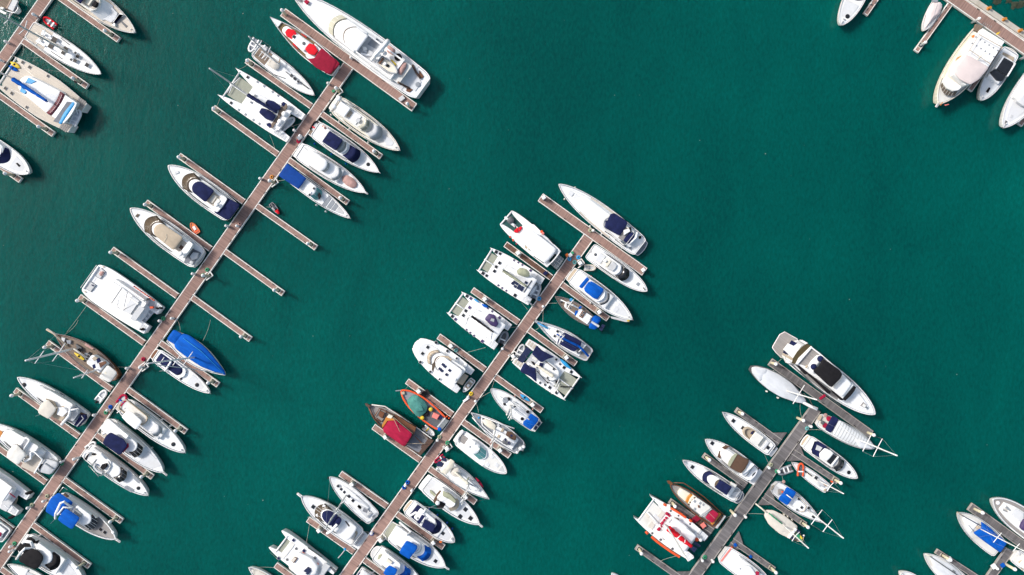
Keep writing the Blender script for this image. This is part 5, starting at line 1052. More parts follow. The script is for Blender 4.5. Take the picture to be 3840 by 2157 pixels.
b = Boat('sailing_yacht', 'white sailing yacht with cream canopy, cream boom cover and solar panels at its stern', 'sailboat', 'T9', (748,808), (1195,1142), 80, 'cream canopy sailing yacht', zd=1.3)
b.H('white','deckwhite','p',rim=.1); b.RL(.1,.98,.6,'p')
b.PP('canopy',[(845,775),(880,800),(870,850),(800,920),(755,895),(750,870),(800,810)],1.7,1.85,'cream',dome=.25); b.PP('sprayhood',[(880,850),(920,860),(935,890),(905,940),(865,930),(838,900),(850,870)],1.2,1.35,'beigecloth',dome=.3); b.PP('hood_window',[(915,860),(935,885),(925,910),(905,880)],1.35,1.5,'grey')
for p in ([(772,760),(805,775),(790,800),(755,783)],[(795,768),(815,782),(805,805),(785,795)],[(745,795),(785,815),(770,850),(715,840),(725,800)]): b.PP('solar_panel',p,1.6,1.66,'solar')
b.B('coachroof',910,1080,36,22,0,.4,'bright',cb=12,r=10,dome=.06); b.HT([(1035,965,.45),(1092,1055,.45),(1060,1015,.35),(935,915,.35),(1000,1035,.35)],.42,'lightgrey'); b.PP('green_hatch',[(1005,940),(1015,945),(992,980),(982,972)],.42,.5,'olive'); b.TU('jib_line',[(960,960,.1),(1050,1020,.1)],.05,'black'); b.RL(.0,.95,.5,'p')
b.MA((1012,998),(945,1190),None,r=.14,zb=.4,spr=((.45,1.2),(.72,.9)),boom=((1005,1000),(880,890)),cover='cream',cr=.28,sweep=.1); b.DM(722,862,.22,1.4,post=1.2)
dinghy('crimson inflatable dinghy hanging across the stern of the cream canopy yacht','T9',(785,745),(700,805),22,'crimson','darkgrey',False,1.0)
kayak('red and yellow kayak hung on the side of the cream canopy yacht','T9',(1070,940),(1140,1032),12,'crimson',1.3)

b = Boat('fishing_boat', 'white sportfishing boat with open cockpit, tower and brown flybridge enclosure', 'fishing boat', 'T9', (622,995), (1105,1370), 96, 'sportfishing boat', zd=1.5)
b.H('white','deckwhite','m',rim=.2); b.RL(.5,.98,.7); b.PU(10,36)
b.fol('cockpit_well',.03,.36,.28,0,.02,'nonskid',bev=0); b.PP('fish_rack',[(655,1060),(670,1062),(715,1110),(705,1120),(660,1085)],.1,.4,'olive'); b.PF(592,650,76,84,'bright',.9,6)
b.B('deckhouse',730,900,58,56,0,1.1,'white',cb=30,r=16); b.PP('enclosure',[(745,1060),(775,1075),(770,1100),(735,1155),(700,1180),(685,1155),(715,1095)],1.1,1.3,'browncloth'); b.PP('enclosure',[(775,1060),(850,1105),(895,1155),(885,1180),(830,1140),(770,1110)],1.3,1.9,'olive',dome=.05); b.B('flybridge',745,880,50,48,1.1,1.8,'bright',cb=30,r=26); b.PP('helm_well',[(745,1155),(800,1180),(775,1225),(740,1235),(712,1205)],1.8,1.86,'black'); b.DM(727,1172,.4,2.5,post=.8); b.W(910,885,62,54,36,34,.2,1.4,'tan')
b.HT([(978,1232,.7),(931,1295,.7),(1024,1312,.7)],.03); b.fol('foredeck_panel',.62,.92,.35,0,.04,'nonskid')
b.TU('outrigger',[(800,1220,1.6),(720,1222,3.2),(610,1205,5.2)],.05,'metal'); b.TU('outrigger',[(705,1195,2.2),(640,1220,3.2)],.04,'metal'); b.TU('tower_leg',[(705,1180,1.5),(725,1140,3.0),(760,1110,3.0)],.05,'metal')

b = Boat('motor_yacht', 'white yacht with navy wraparound cockpit cover and navy windscreen band', 'yacht', 'T10', (1715,540), (2182,905), 96, 'navy wraparound yacht', zd=1.5)
b.H('white','deckwhite','f'); b.PF(1690,1735,66,78,'tan',.6,8); b.RL(.45,1.0,.6,'f'); b.FE([(1925,565),(2008,627),(2108,705),(2160,765)],'deepblue','deep blue')
b.fol('coaming',.05,.72,.12,0,.4,'white','f',bev=.1); b.fol('cockpit_cover',.1,.28,.22,.35,.55,'navy','f',dome=.2); b.B('cabin',1800,1985,62,56,.3,1.1,'bright',cb=30,r=24,dome=.05); b.TU('rear_arch',[(1725,640,1.0),(1790,600,1.3),(1810,610,1.3),(1870,600,1.3),(1890,570,1.0)],.2,'bright')
b.PP('rear_pad',[(1790,615),(1850,605),(1880,625),(1870,660),(1800,690),(1775,660)],1.0,1.4,'bright',bev=.08,dome=.05); b.PP('sunroof_cover',[(1850,625),(1880,640),(1825,725),(1798,705)],1.4,1.5,'navy'); b.PP('sunroof_cover',[(1880,670),(1990,735),(1960,800),(1910,790),(1845,745)],1.4,1.5,'navy'); b.RH(1810,658,.15,1.4,'darkgrey','roof_light'); b.TU('mast_light',[(1850,700,1.6),(1885,650,1.6)],.09,'bright')
b.W(2035,1975,76,66,40,38,.2,1.1,'navy'); b.HT([(2064,815,.6)],.03); b.fol('foredeck_line',.7,.93,.25,0,.05,'nonskid','f'); b.PP('bow_fender',[(2025,900),(2050,898),(2055,910),(2030,912)],.1,.4,'orange'); b.FE([(2128,765),(2040,900)],'orangered','orange'); b.PP('anchor_gear',[(2145,870),(2160,858),(2175,880),(2160,892)],.1,.3,'grey')

b = Boat('motor_yacht', 'white yacht with blue bimini, blue windscreen cover and slatted stern platform', 'yacht', 'T10', (1550,805), (2090,1160), 118, 'blue bimini yacht with stern slats', zd=1.7)
b.H('white','deckwhite','m'); b.PF(1490,1570,92,100,'mesh',.5,8); b.PU(10,44); b.RL(.4,1.0,.7)
b.fol('deckhouse',.05,.60,.25,0,1.0,'white',bev=.15,dome=.05); b.B('aft_deck',1545,1690,84,74,1.0,1.5,'bright',r=16); b.B('flybridge',1650,1830,66,60,1.0,1.7,'bright',cb=34,r=20)
b.PP('bimini',[(1695,885),(1802,940),(1800,975),(1745,1045),(1720,1080),(1618,1015),(1640,965)],2.6,2.7,'blue',dome=.12); b.TU('side_frame',[(1620,700,.9),(1740,800,1.2),(1690,830,1.2)],.2,'bright'); b.W(1840,1812,54,50,34,32,1.3,1.75,'lightgrey'); b.B('cabin_roof',1780,1870,70,64,1.0,1.3,'bright',cb=36,r=14)
b.W(1928,1868,78,70,36,34,.2,1.3,'blue',name='windscreen_cover'); b.HT([(1988,1097,.6)],.03); b.TU('stair_rail',[(1700,790,.9),(1745,840,1.4)],.09,'metal'); b.fol('foredeck_panel',.68,.92,.3,0,.05,'nonskid')

b = Boat('motor_yacht', 'white yacht with round stern platform, blue bimini and blue windscreen at the bottom edge', 'yacht', 'T10', (1385,1010), (1860,1360), 98, 'round platform yacht at the bottom edge', zd=1.7)
b.H('white','deckwhite','m'); b.PF(1345,1400,60,80,'lightgrey',.5,18,r=16); b.RL(.4,1.0,.7)
b.fol('deckhouse',.1,.60,.26,0,1.0,'white',bev=.15,dome=.05); b.PP('cockpit_sole',[(1405,1020),(1450,1000),(1480,1050),(1410,1110),(1380,1080)],1.0,1.06,'offwhite'); b.PP('plant_box',[(1410,1040),(1440,1030),(1420,1075),(1400,1080)],1.06,1.3,'olive'); b.B('flybridge',1440,1620,60,54,1.0,1.7,'bright',cb=30,r=20); b.PP('bimini',[(1520,1140),(1600,1180),(1590,1220),(1545,1270),(1455,1225),(1480,1175)],2.6,2.7,'blue',dome=.1); b.PP('seat_row',[(1500,1070),(1550,1110),(1530,1130),(1480,1100)],1.7,2.1,'cream'); b.W(1720,1660,66,60,30,30,.2,1.3,'blue',name='windscreen_cover')
b = Boat('motor_boat', 'white boat with pale canopy peeking in beside the pier at the bottom edge', 'motorboat', 'T10', (1205,1205), (1600,1490), 64, 'pale canopy boat', zd=1.4)
b.H('white','deckwhite','f'); b.B('canopy',1225,1330,44,44,.4,.8,'nonskid',r=12,dome=.1); b.PP('seat',[(1200,1225),(1225,1220),(1225,1245),(1200,1245)],.1,.5,'purple'); b.TU('canopy_bar',[(1290,1230,1),(1380,1200,1)],.06,'metal')

# ================================================================ right pier (grey boards)
b = Boat('motor_yacht', 'large white yacht with black bimini, dark rear sunshade and wide grey stern platform', 'superyacht', 'U6', (432,335), (1648,1272), 200, 'large black bimini yacht', zd=2.3, sheer=.5)
b.H('white','deckwhite','f',rim=.2,boot='navy'); b.PP('swim_platform',[(355,90),(425,130),(535,190),(560,260),(350,460),(300,465),(228,395),(175,325),(180,300),(280,130)],.45,.6,'white',abs_=True); b.PP('platform_decking',[(358,98),(425,140),(525,196),(545,255),(345,448),(300,455),(232,388),(184,322),(188,303),(286,136)],.55,.64,'greyteak',abs_=True,bev=.01)
b.fol('side_deck',.2,.95,.10,0,.04,'greyteak','f',bev=0); b.fol('foredeck',.62,.92,.34,.0,.35,'bright','f',bev=.12,dome=.06)
b.PP('stern_deck',[(455,215),(540,260),(490,300),(415,270)],.0,.2,'navy'); b.PP('stern_deck',[(350,345),(415,385),(395,420),(330,400)],.0,.2,'navy'); b.PP('stern_sofa',[(415,262),(490,300),(545,262),(600,290),(470,470),(345,350)],.0,.7,'bright',bev=.08)
b.PP('gangway',[(335,395),(475,475),(455,500),(320,425)],.4,.55,'tan'); b.PP('stern_wing',[(575,225),(610,212),(685,255),(660,275)],.2,1.4,'bright'); b.PP('stern_wing',[(370,500),(410,500),(445,545),(390,540)],.2,1.2,'bright'); b.PP('passerelle',[(545,225),(630,275),(605,300),(535,255)],.5,.65,'lightgrey')
b.PP('sunshade',[(670,262),(735,295),(620,400),(530,540),(520,560),(455,545),(470,480),(530,380),(600,310)],2.4,2.5,'oliveshade')
b.PP('deckhouse',[(730,300),(1180,690),(1350,860),(1190,1050),(980,880),(520,560)],.2,2.3,'white',bev=.2); b.PP('flybridge_rim',[(735,300),(750,315),(540,560),(515,555),(560,470)],2.3,2.9,'bright'); b.PP('flybridge_deck',[(740,330),(850,410),(700,600),(550,550)],2.3,2.36,'greyteak'); b.PP('flybridge_rim',[(740,310),(860,400),(1195,690),(1180,690),(850,412),(735,325)],2.3,2.9,'bright')
b.PP('helm_pod',[(835,425),(900,460),(880,490),(795,600),(765,690),(690,600),(745,510)],2.35,3.0,'bright',dome=.1); b.DM(855,478,.55,3.0,'navy','sat_dome',.2); b.DM(762,592,.55,3.0,'navy','sat_dome',.2)
b.PP('bimini',[(905,475),(1140,640),(1175,700),(1150,760),(1025,885),(990,870),(765,660),(770,640),(820,600),(860,550)],3.9,4.05,'black',dome=.15); b.PP('flybridge_front',[(1185,700),(1320,840),(1180,1030),(1030,895),(1110,820),(1165,750)],2.0,2.5,'bright',bev=.1,dome=.1)
b.PP('windscreen',[(1330,855),(1375,885),(1350,940),(1295,1010),(1220,1078),(1180,1045),(1270,960)],1.3,1.9,'black'); b.PP('side_window',[(525,570),(565,575),(690,680),(655,705)],1.6,2.35,'black'); b.PP('side_window',[(690,690),(722,702),(1015,945),(1000,985)],1.2,2.3,'black'); b.PP('side_window',[(1030,935),(1055,945),(1200,1060),(1170,1075)],1.0,1.8,'black'); b.TU('hull_stripe',[(450,560,.3),(800,880,.2),(1150,1150,.15)],.1,'darkgrey')
b.PP('bow_hatch',[(1475,1095),(1530,1140),(1490,1185),(1430,1145)],.1,.25,'greyteak'); b.HT([(1490,1150,.5)],.25,'offwhite'); b.PP('roof_box',[(650,605),(670,570),(690,580),(670,615)],2.9,3.2,'tan'); b.TU('antenna',[(780,625,3.2),(820,640,3.6)],.08,'cream'); b.RL(.35,.985,.9,'f')

b = Boat('sailing_boat', 'sailboat under a full white tarpaulin with bowsprit over the grey pier', 'sailboat', 'T11', (420,400), (940,720), 92, 'white tarpaulin sailboat', zd=1.4)
b.H('darkgrey','offwhite','d',rim=.1)
b.PP('tarpaulin',[(425,400),(460,390),(560,405),(700,480),(800,545),(930,700),(920,735),(840,722),(690,670),(590,610),(490,525),(430,450)],.25,.7,'whitecloth',dome=.55); b.PP('tarpaulin_end',[(425,395),(460,388),(558,410),(560,450),(520,510),(490,520),(430,440)],.7,1.0,'whitecloth',dome=.2)
b.TU('bowsprit',[(900,720,.3),(980,762,.35),(1035,785,.4)],.28,'bright'); b.TU('boom_ridge',[(745,612,1.6),(880,650,1.9)],.08,'cream'); b.MA((750,615),(1030,697),None,r=.14,zb=.5,spr=((.42,1.9),),sweep=0,mat='bright',stays=False); b.TU('stay',[(1000,770,.6),(960,690,5),(910,640,7)],.04,'tan'); b.FE([(560,618),(665,678),(622,430)],'offwhite','cream')

b = Boat('sports_cruiser', 'slim white open cruiser with tan windscreen moored to the upper grey finger', 'motorboat', 'T11', (612,1172), (150,815), 74, 'slim open cruiser', zd=1.3)
b.H('white','deckwhite','m'); b.PF(640,592,50,56,'white',.5); b.RL(.55,.98,.4)
b.ring('windscreen',b.out(440,350,52,46,cb=34,r=22),b.out(440,362,44,40,cb=30,r=18),0,.7,'tan'); b.B('dash_floor',440,360,44,40,0,.1,'tan',cb=30,r=16); b.PP('helm_console',[(425,1000),(445,990),(430,1020),(415,1020)],.1,.6,'navy'); b.B('hardtop',505,430,52,48,.9,1.0,'offwhite',r=8,leg=.8); b.B('cockpit_sole',585,505,52,52,.0,.12,'offwhite',r=8); b.B('seat',520,500,44,44,.1,.45,'cream'); b.B('seat',560,540,44,44,.1,.45,'nonskid'); b.B('sunpad',600,575,48,50,0,.3,'white'); b.HT([(250,894,.6),(340,962,.6),(574,1145,.6)],.05); b.AN()

b = Boat('motor_yacht', 'white yacht with brown bimini and two brown window panels on the grey pier', 'yacht', 'T12', (1540,378), (1022,-4), 104, 'brown bimini yacht', zd=1.7)
b.H('white','deckwhite','m'); b.PF(1595,1520,84,92,'white',.5,8); b.RL(.45,1.0,.7)
b.fol('deckhouse',.12,.66,.26,0,1.0,'white',bev=.2,dome=.08); b.PP('window_panel',[(1240,55),(1282,70),(1225,102),(1195,80)],1.0,1.15,'browncloth'); b.PP('window_panel',[(1170,115),(1200,130),(1180,200),(1150,180)],1.0,1.15,'browncloth'); b.B('flybridge',1480,1190,64,52,1.0,1.6,'bright',cb=40,r=24)
b.PP('bimini',[(1350,145),(1475,210),(1480,235),(1435,310),(1395,355),(1270,285),(1258,250),(1300,180)],2.6,2.7,'browncloth',dome=.12); b.PP('bimini_front',[(1345,140),(1360,150),(1280,285),(1260,270),(1265,235),(1300,175)],2.72,2.85,'olive'); b.PP('rear_screen',[(1470,220),(1540,260),(1500,300),(1440,350),(1395,370),(1450,300)],1.6,2.2,'bright'); b.B('stern_sofa',1545,1490,74,78,.2,.7,'bright',ca=14,r=20); b.HT([(1095,35,.6)],.03); b.TU('transom_line',[(1590,290,.3),(1530,360,.3),(1470,430,.3)],.1,'black'); b.PP('side_notch',[(1460,195),(1485,210),(1470,225),(1450,212)],1.0,1.4,'brownglass')

b = Boat('motor_yacht', 'white yacht with square navy bimini and navy windscreen on the grey pier', 'yacht', 'T12', (1368,600), (785,215), 86, 'square navy bimini yacht', zd=1.6)
b.H('white','deckwhite','m'); b.PF(1410,1340,64,76,'bluegreyteak',.5,16,r=16); b.RL(.3,1.0,.7)
b.fol('deckhouse',.1,.66,.26,0,1.0,'white',bev=.15,dome=.08); b.W(1000,1072,64,58,36,32,.2,1.2,'navy'); b.B('flybridge',1300,1050,56,50,1.0,1.6,'bright',cb=40,r=24); b.B('bimini',1275,1150,54,52,2.6,2.72,'navy',r=8,dome=.08,leg=1.0); b.W(1128,1150,48,50,22,18,2.2,2.7,'brownglass'); b.PP('rear_pad',[(1300,445),(1355,475),(1330,510),(1285,485)],1.0,1.7,'offwhite'); b.PP('cockpit',[(1335,520),(1400,530),(1360,600),(1290,590)],.1,.2,'lightgrey'); b.PP('stern_seat',[(1330,545),(1390,545),(1350,600),(1285,575)],.2,.6,'nonskid'); b.HT([(887,285,.6)],.03); b.PP('anchor_gear',[(800,228),(815,225),(835,250),(825,255)],.05,.3,'metal'); b.TU('stern_hoop',[(1310,650,.6),(1380,620,.7),(1415,540,.6)],.07,'metal'); b.fol('foredeck_panel',.66,.9,.35,0,.05,'nonskid')

b = Boat('wooden_yacht', 'varnished wooden yacht with cream roof and crimson stern canopy on the grey pier', 'wooden boat', 'T12', (1165,858), (652,470), 86, 'varnished wooden yacht', zd=1.5, sheer=.4, bul=.3)
b.H('varnish','greyteak','w',rim=.16); b.PP('bow_post',[(620,432),(645,428),(685,455),(670,480),(632,458)],.2,.5,'varnish'); b.TU('rub_rail',[(690,450,.45),(790,452,.42),(870,500,.38),(1010,600,.35),(1230,800,.35)],.09,'varnish')
b.PP('front_cabin',[(770,510),(880,570),(850,600),(820,655),(735,580),(740,545)],.1,.9,'cream',bev=.08,dome=.08); b.PP('wheelhouse_front',[(870,570),(895,580),(850,640),(840,670),(818,650),(835,605)],.6,1.5,'orangewood'); b.PP('window_frame',[(895,578),(935,605),(865,690),(840,672),(860,620)],.6,1.7,'cream')
for x,y in ((912,607),(892,632),(868,655),(850,675)): b.PP('window',[(x-10,y-8),(x+12,y-2),(x+2,y+12),(x-14,y+8)],1.7,1.76,'browncloth')
b.PP('roof',[(935,605),(1095,715),(1010,820),(865,705),(862,680),(890,630)],1.8,1.95,'offwhite',dome=.1); b.PP('canopy',[(1095,728),(1168,780),(1100,878),(1018,818)],1.8,1.92,'crimson',dome=.1); b.TU('canopy_seam',[(1060,765,2.05),(1125,830,2.02)],.04,'pinkcloth'); b.TU('roof_bar',[(1075,715,2.2),(960,800,2.2)],.06,'lightgrey'); b.TU('roof_bar',[(1090,725,2.2),(975,805,2.2)],.06,'lightgrey')
b.HT([(910,645,.35),(912,725,.35),(968,665,.35),(1000,680,.3)],1.98,'grey'); b.PP('roof_gear',[(945,690),(960,688),(965,715),(948,712)],1.98,2.3,'varnish'); b.TU('side_plank',[(870,740,.4),(1000,840,.4),(1105,915,.4)],.1,'varnish'); b.PP('stern_deck',[(1180,790),(1235,815),(1150,930),(1115,905)],.1,.2,'varnish'); b.PP('stern_rail',[(1165,770),(1190,780),(1100,895),(1085,885)],.1,.9,'orangewood'); b.PP('stern_frame',[(1225,795),(1240,802),(1148,932),(1132,925)],.0,.6,'lightgrey')

b = Cat('sailing_catamaran', 'large white catamaran with red boom cover, orange hull sides and red deck cushions', 'catamaran', 'U5', (1250,1075), (145,262), 330, 'red trimmed catamaran', zd=1.9, sheer=.15, bul=0)
b.CH(.27,.80,.76,.72,'white','bright',.12,.82,.93,None,wt=.7)
b.PP('foredeck_net',[(340,145),(600,380),(470,560),(250,700),(85,520)],-.05,.03,'offwhite'); 
for q in ([(330,845),(430,935),(560,1030),(700,1130),(870,1235)],[(215,745),(255,785)],[(700,285),(800,342),(900,405),(990,472)],[(555,208),(610,238)],[(1060,515),(1105,550)]): b.TU('side_padding',[(x,y,.05) for x,y in q],.22,'orangered')
b.PP('bow_strip',[(395,390),(490,490),(460,540),(365,440)],.03,.1,'nonskid')
for p in ([(515,340),(590,400),(520,495),(440,440)],[(320,545),(395,620),(335,715),(250,630)],[(190,405),(270,370),(325,430),(260,485)]): b.PP('deck_mat',p,.04,.12,'beigecloth')
for p in ([(620,365),(668,390),(640,440),(598,415)],[(672,405),(705,432),(675,472),(645,448)],[(610,460),(650,475),(620,515),(588,490)],[(582,500),(610,520),(575,565),(545,540)],[(540,550),(575,570),(530,630),(497,600)],[(512,625),(545,650),(520,670),(500,645)],[(480,660),(515,690),(475,742),(428,712)]): b.PP('deck_cushion',p,.05,.4,'crimson',dome=.06)
b.PP('cabin',[(760,480),(860,530),(1000,640),(1195,830),(1100,975),(950,1140),(800,1040),(600,880),(540,760),(640,620)],0,1.2,'bright',dome=.3,bev=.12)
b.PP('hardtop',[(970,650),(1200,830),(1085,980),(880,790)],1.7,1.8,'bright',dome=.06); b.PP('hardtop',[(860,850),(1060,1010),(950,1150),(760,960)],1.6,1.7,'white',dome=.06)
b.PP('cabin_window',[(775,462),(865,500),(865,532),(840,515)],.7,1.1,'brownglass'); b.PP('cabin_window',[(515,845),(590,905),(575,908),(560,900)],.7,1.1,'brownglass')
b.PP('skylight',[(705,500),(732,518),(675,592),(645,572)],.9,1.25,'lightgrey'); b.PP('skylight',[(545,715),(565,730),(540,780),(515,755)],.7,1.0,'lightgrey'); b.PP('skylight',[(570,678),(592,695),(575,725),(552,705)],.7,1.0,'lightgrey')
b.TU('bow_pole',[(240,365,.4),(470,600,.4)],.12,'bright'); b.RH(848,435,.1,.05,'darkgrey'); b.RH(1072,595,.12,.05,'darkgrey'); b.RH(340,775,.16,.05,'darkgrey'); b.RH(732,1075,.18,.05,'darkgrey'); b.RH(503,900,.18,.05,'darkgrey'); b.RH(697,342,.15,.05,'darkgrey')
b.PP('solar_panel',[(1170,935),(1285,1015),(1245,1055),(1140,985)],.9,1.0,'solar'); b.PP('solar_panel',[(1110,1020),(1220,1065),(1155,1150),(1075,1085)],.9,1.0,'solar'); b.TU('davit',[(1200,825,.9),(1270,910,1.0)],.09,'bright'); b.DM(1278,905,.3,1.0,post=.2); b.RH(1207,898,.3,.6,'orangered','life_ring'); b.PP('stern_locker',[(1270,710),(1310,740),(1255,810),(1215,785)],.05,.2,'lightgrey'); b.ST(.02,.1,.74,.15,'nonskid',3); b.PP('side_bench',[(985,600),(1180,740),(1160,770),(970,640)],.05,.3,'lightgrey')
b.PP('stern_motor',[(1110,1230),(1150,1235),(1145,1262),(1100,1285),(1085,1270)],.1,.6,'bright'); b.PP('bow_fairing',[(640,215),(690,225),(690,290),(640,260)],.0,.35,'bright'); b.PP('side_flare',[(1065,520),(1110,540),(1095,560),(1065,545)],.1,.3,'orangered')
b.MA((605,612),(1040,1312),None,r=.17,zb=1.0,spr=((.45,1.3),),mat='spar',boom=((640,670),(1110,1035)),cover='red',cr=.5,bz=1.6,stays=False)
for (x,y),(x2,y2) in (((735,790),(775,745)),((850,870),(870,830)),((970,960),(980,900))): b.TU('sail_tie',[(x,y,3.2),(x2,y2,3.2)],.07,'bright')

b = Boat('sailing_yacht', 'sailing yacht under ribbed white awning with navy cockpit strip and red seats', 'sailboat', 'T11', (1050,882), (1572,1152), 86, 'ribbed awning sailing yacht', zd=1.4)
b.H('white','deckwhite','w',rim=.1); b.RL(.02,.97,.6,'w')
b.fol('cockpit_sole',.03,.2,.25,0,.06,'offwhite','w',bev=0); b.PP('navy_awning',[(1180,842),(1238,880),(1165,1012),(1105,975)],1.7,1.8,'navy',dome=.12); b.PP('ribbed_awning',[(1238,880),(1420,1010),(1560,1110),(1568,1160),(1430,1140),(1300,1085),(1168,1012)],1.4,1.55,'battens',dome=.3); b.RH(1145,875,.42,.3,'crimson','round_seat'); b.RH(1108,938,.42,.3,'crimson','round_seat'); b.RH(1113,842,.3,.3,'pinkcloth','round_seat'); b.PP('stern_bench',[(1065,840),(1085,850),(1060,895),(1040,885)],.1,.5,'tan'); b.PP('bench',[(1085,890),(1110,905),(1090,935),(1072,920)],.1,.5,'darkgrey')
b.TU('awning_ridge',[(1240,930,1.95),(1400,1060,2.0),(1530,1130,1.7)],.05,'white'); b.MA((1400,1062),(1782,1220),None,r=.15,zb=.4,spr=((.28,1.6),(.55,1.7)),sweep=0,mat='bright'); b.PP('bow_awning',[(1390,1060),(1500,1110),(1560,1160),(1420,1145)],1.75,1.85,'whitecloth',dome=.1)

b = Boat('motor_yacht', 'white yacht with tan stern platform, navy curved seating and striped dark windscreen', 'yacht', 'T11', (935,1090), (1412,1432), 80, 'tan stern yacht on the grey pier', zd=1.6)
b.H('white','deckwhite','f'); b.PF(900,965,60,70,'tan',.8,10); b.RL(.35,1.0,.6,'f')
b.fol('deckhouse',.14,.66,.24,0,.8,'white','f',bev=.15,dome=.05); b.PP('curved_seat',[(1015,1090),(1050,1088),(1120,1130),(1125,1150),(1065,1200),(1055,1240),(995,1205),(985,1165),(1000,1120)],.8,1.2,'navy',bev=.05); b.PP('seat_top',[(1035,1120),(1085,1145),(1060,1180),(1020,1165)],1.2,1.35,'lightgrey'); b.PP('hardtop',[(1110,1150),(1165,1175),(1190,1200),(1150,1250),(1125,1270),(1060,1240),(1060,1200)],1.3,1.6,'bright',bev=.08,dome=.06)
b.PP('sunroof',[(1185,1205),(1232,1230),(1165,1308),(1128,1280)],1.0,1.3,'glass'); b.W(1272,1232,62,56,26,24,.2,1.2,'glass',0); b.PP('roof_bar',[(1228,1225),(1240,1232),(1175,1318),(1160,1310)],1.0,1.4,'bright'); b.RH(1330,1377,.3,.03); b.PP('arch',[(985,1100),(1010,1085),(985,1150),(975,1165)],.8,1.5,'bright'); b.fol('foredeck_panel',.7,.93,.35,0,.05,'nonskid','f')
dinghy('grey inflatable dinghy tied to the grey pier near the small red dinghy','T11',(800,1335),(668,1382),38,'grey','darkgrey',False,.25)

b = Boat('sailing_boat', 'small white sailboat with red inflatable on its bow beside the grey finger', 'sailboat', 'T12', (2310,518), (1932,235), 62, 'small sailboat with red inflatable', zd=1.0)
b.H('white','deckwhite','m',rim=.08); b.B('coachroof',2240,2090,32,22,0,.35,'offwhite',cb=10,r=8,dome=.06); b.PP('cockpit_sole',[(2220,415),(2290,455),(2260,500),(2195,450)],.02,.08,'lightgrey'); b.HT([(2185,398,.55),(2070,335,.3)],.38); b.TU('spinnaker_line',[(2050,310,.4),(2140,380,.5)],.09,'black'); b.PP('bow_roller',[(1925,228),(1950,240),(1945,250),(1928,240)],.05,.2,'greyteak'); b.PP('stern_box',[(2275,520),(2295,515),(2285,545),(2265,535)],.05,.3,'tan'); b.TU('tiller',[(2260,460,.5),(2300,490,.5)],.05,'orangewood')
b.MA((2195,420),(2475,565),None,r=.11,zb=.3,spr=((.5,.9),),sweep=.1,mat='bright'); b.FE([(2350,438)],'orangered','orange')
dinghy('small red inflatable dinghy on the bow of the small sailboat','T12',(2020,380),(2028,245),38,'orangered','darkgrey',False,1.15)

b = Boat('sailing_yacht', 'white sailing yacht with wide blue sprayhood and long mast toward the lower right', 'sailboat', 'T12', (1745,485), (2252,872), 92, 'blue sprayhood sailing yacht', zd=1.3)
b.H('white','deckwhite','p',rim=.1); b.RL(.02,.97,.6,'p')
b.PP('cockpit_sole',[(1760,480),(1830,520),(1790,590),(1730,545)],.02,.1,'lightgrey'); b.PP('sprayhood',[(1880,490),(1975,545),(1970,570),(1935,620),(1885,690),(1790,630),(1800,600),(1840,560)],1.6,1.7,'blue',dome=.15); b.B('coachroof',1900,2075,56,36,0,.45,'bright',cb=20,r=20,dome=.08); b.TU('coach_edge',[(1990,590,.5),(2085,680,.5),(2060,750,.5),(2010,755,.5)],.06,'tan'); b.HT([(2005,620,.4),(2035,710,.45),(2108,715,.45),(2160,805,.55),(1985,735,.3)],.46); b.TU('grab_rail',[(1965,570,.6),(2000,600,.6)],.04,'grey')
b.PP('stern_gear',[(1790,525),(1830,520),(1830,560),(1790,575)],.1,.5,'greyteak'); b.PP('stern_seat',[(1715,490),(1745,475),(1735,515),(1715,530)],.05,.3,'tan'); b.DM(1830,545,.2,.9,'orangered','light',.5); b.RH(1845,440,.25,.6,'pinkcloth','life_ring'); b.TU('stern_rail',[(1705,530,.6),(1715,470,.7),(1760,435,.7),(1830,440,.6)],.07,'metal'); b.TU('boom_end',[(1875,575,2.2),(1935,620,2.2)],.09,'bright')
b.MA((2098,738),(2472,1032),None,r=.14,zb=.4,spr=((.27,1.6),(.58,1.3)),sweep=0,mat='bright')

b = Boat('sailing_boat', 'tan canvas covered wooden sailboat with green boom and long white mast', 'sailboat', 'T12', (2020,1045), (1640,735), 84, 'tan canvas sailboat', zd=1.2)
b.H('varnish','tan','d',rim=.12); b.PP('canvas',[(1660,735),(1740,740),(1860,800),(1990,905),(1985,940),(1895,1030),(1800,985),(1690,890),(1640,800)],.45,.65,'beigecloth',dome=.3); b.TU('bowsprit',[(1660,760,.3),(1600,710,.35),(1550,670,.4)],.14,'cream'); b.TU('boom',[(1690,770,1.6),(1830,880,1.7)],.13,'green')
b.PP('stern_frame',[(1972,930),(1988,940),(1908,1038),(1890,1030)],.6,1.2,'bright'); b.PP('stern_panel',[(1990,940),(2025,960),(2015,990),(1980,970)],.8,.9,'solar'); b.PP('stern_panel',[(1925,1010),(1970,1035),(1950,1058),(1915,1035)],.8,.9,'solar'); b.PP('stern_cover',[(1985,975),(2010,990),(2045,1060),(2000,1050),(1960,1020)],.2,.6,'green'); b.PP('flag',[(2020,1000),(2045,1030),(2035,1048),(2018,1030)],.7,.8,'yellow'); b.DM(2055,1003,.18,1.0); b.TU('stern_rail',[(1985,1065,.6),(2045,1060,.7),(2055,1020,.6)],.07,'tan')
b.MA((1838,893),(2105,1137),None,r=.14,zb=.3,spr=((.5,1.0),),sweep=.1,mat='white'); b.FE([(1845,783),(1880,803),(1925,838)],'cream','cream')

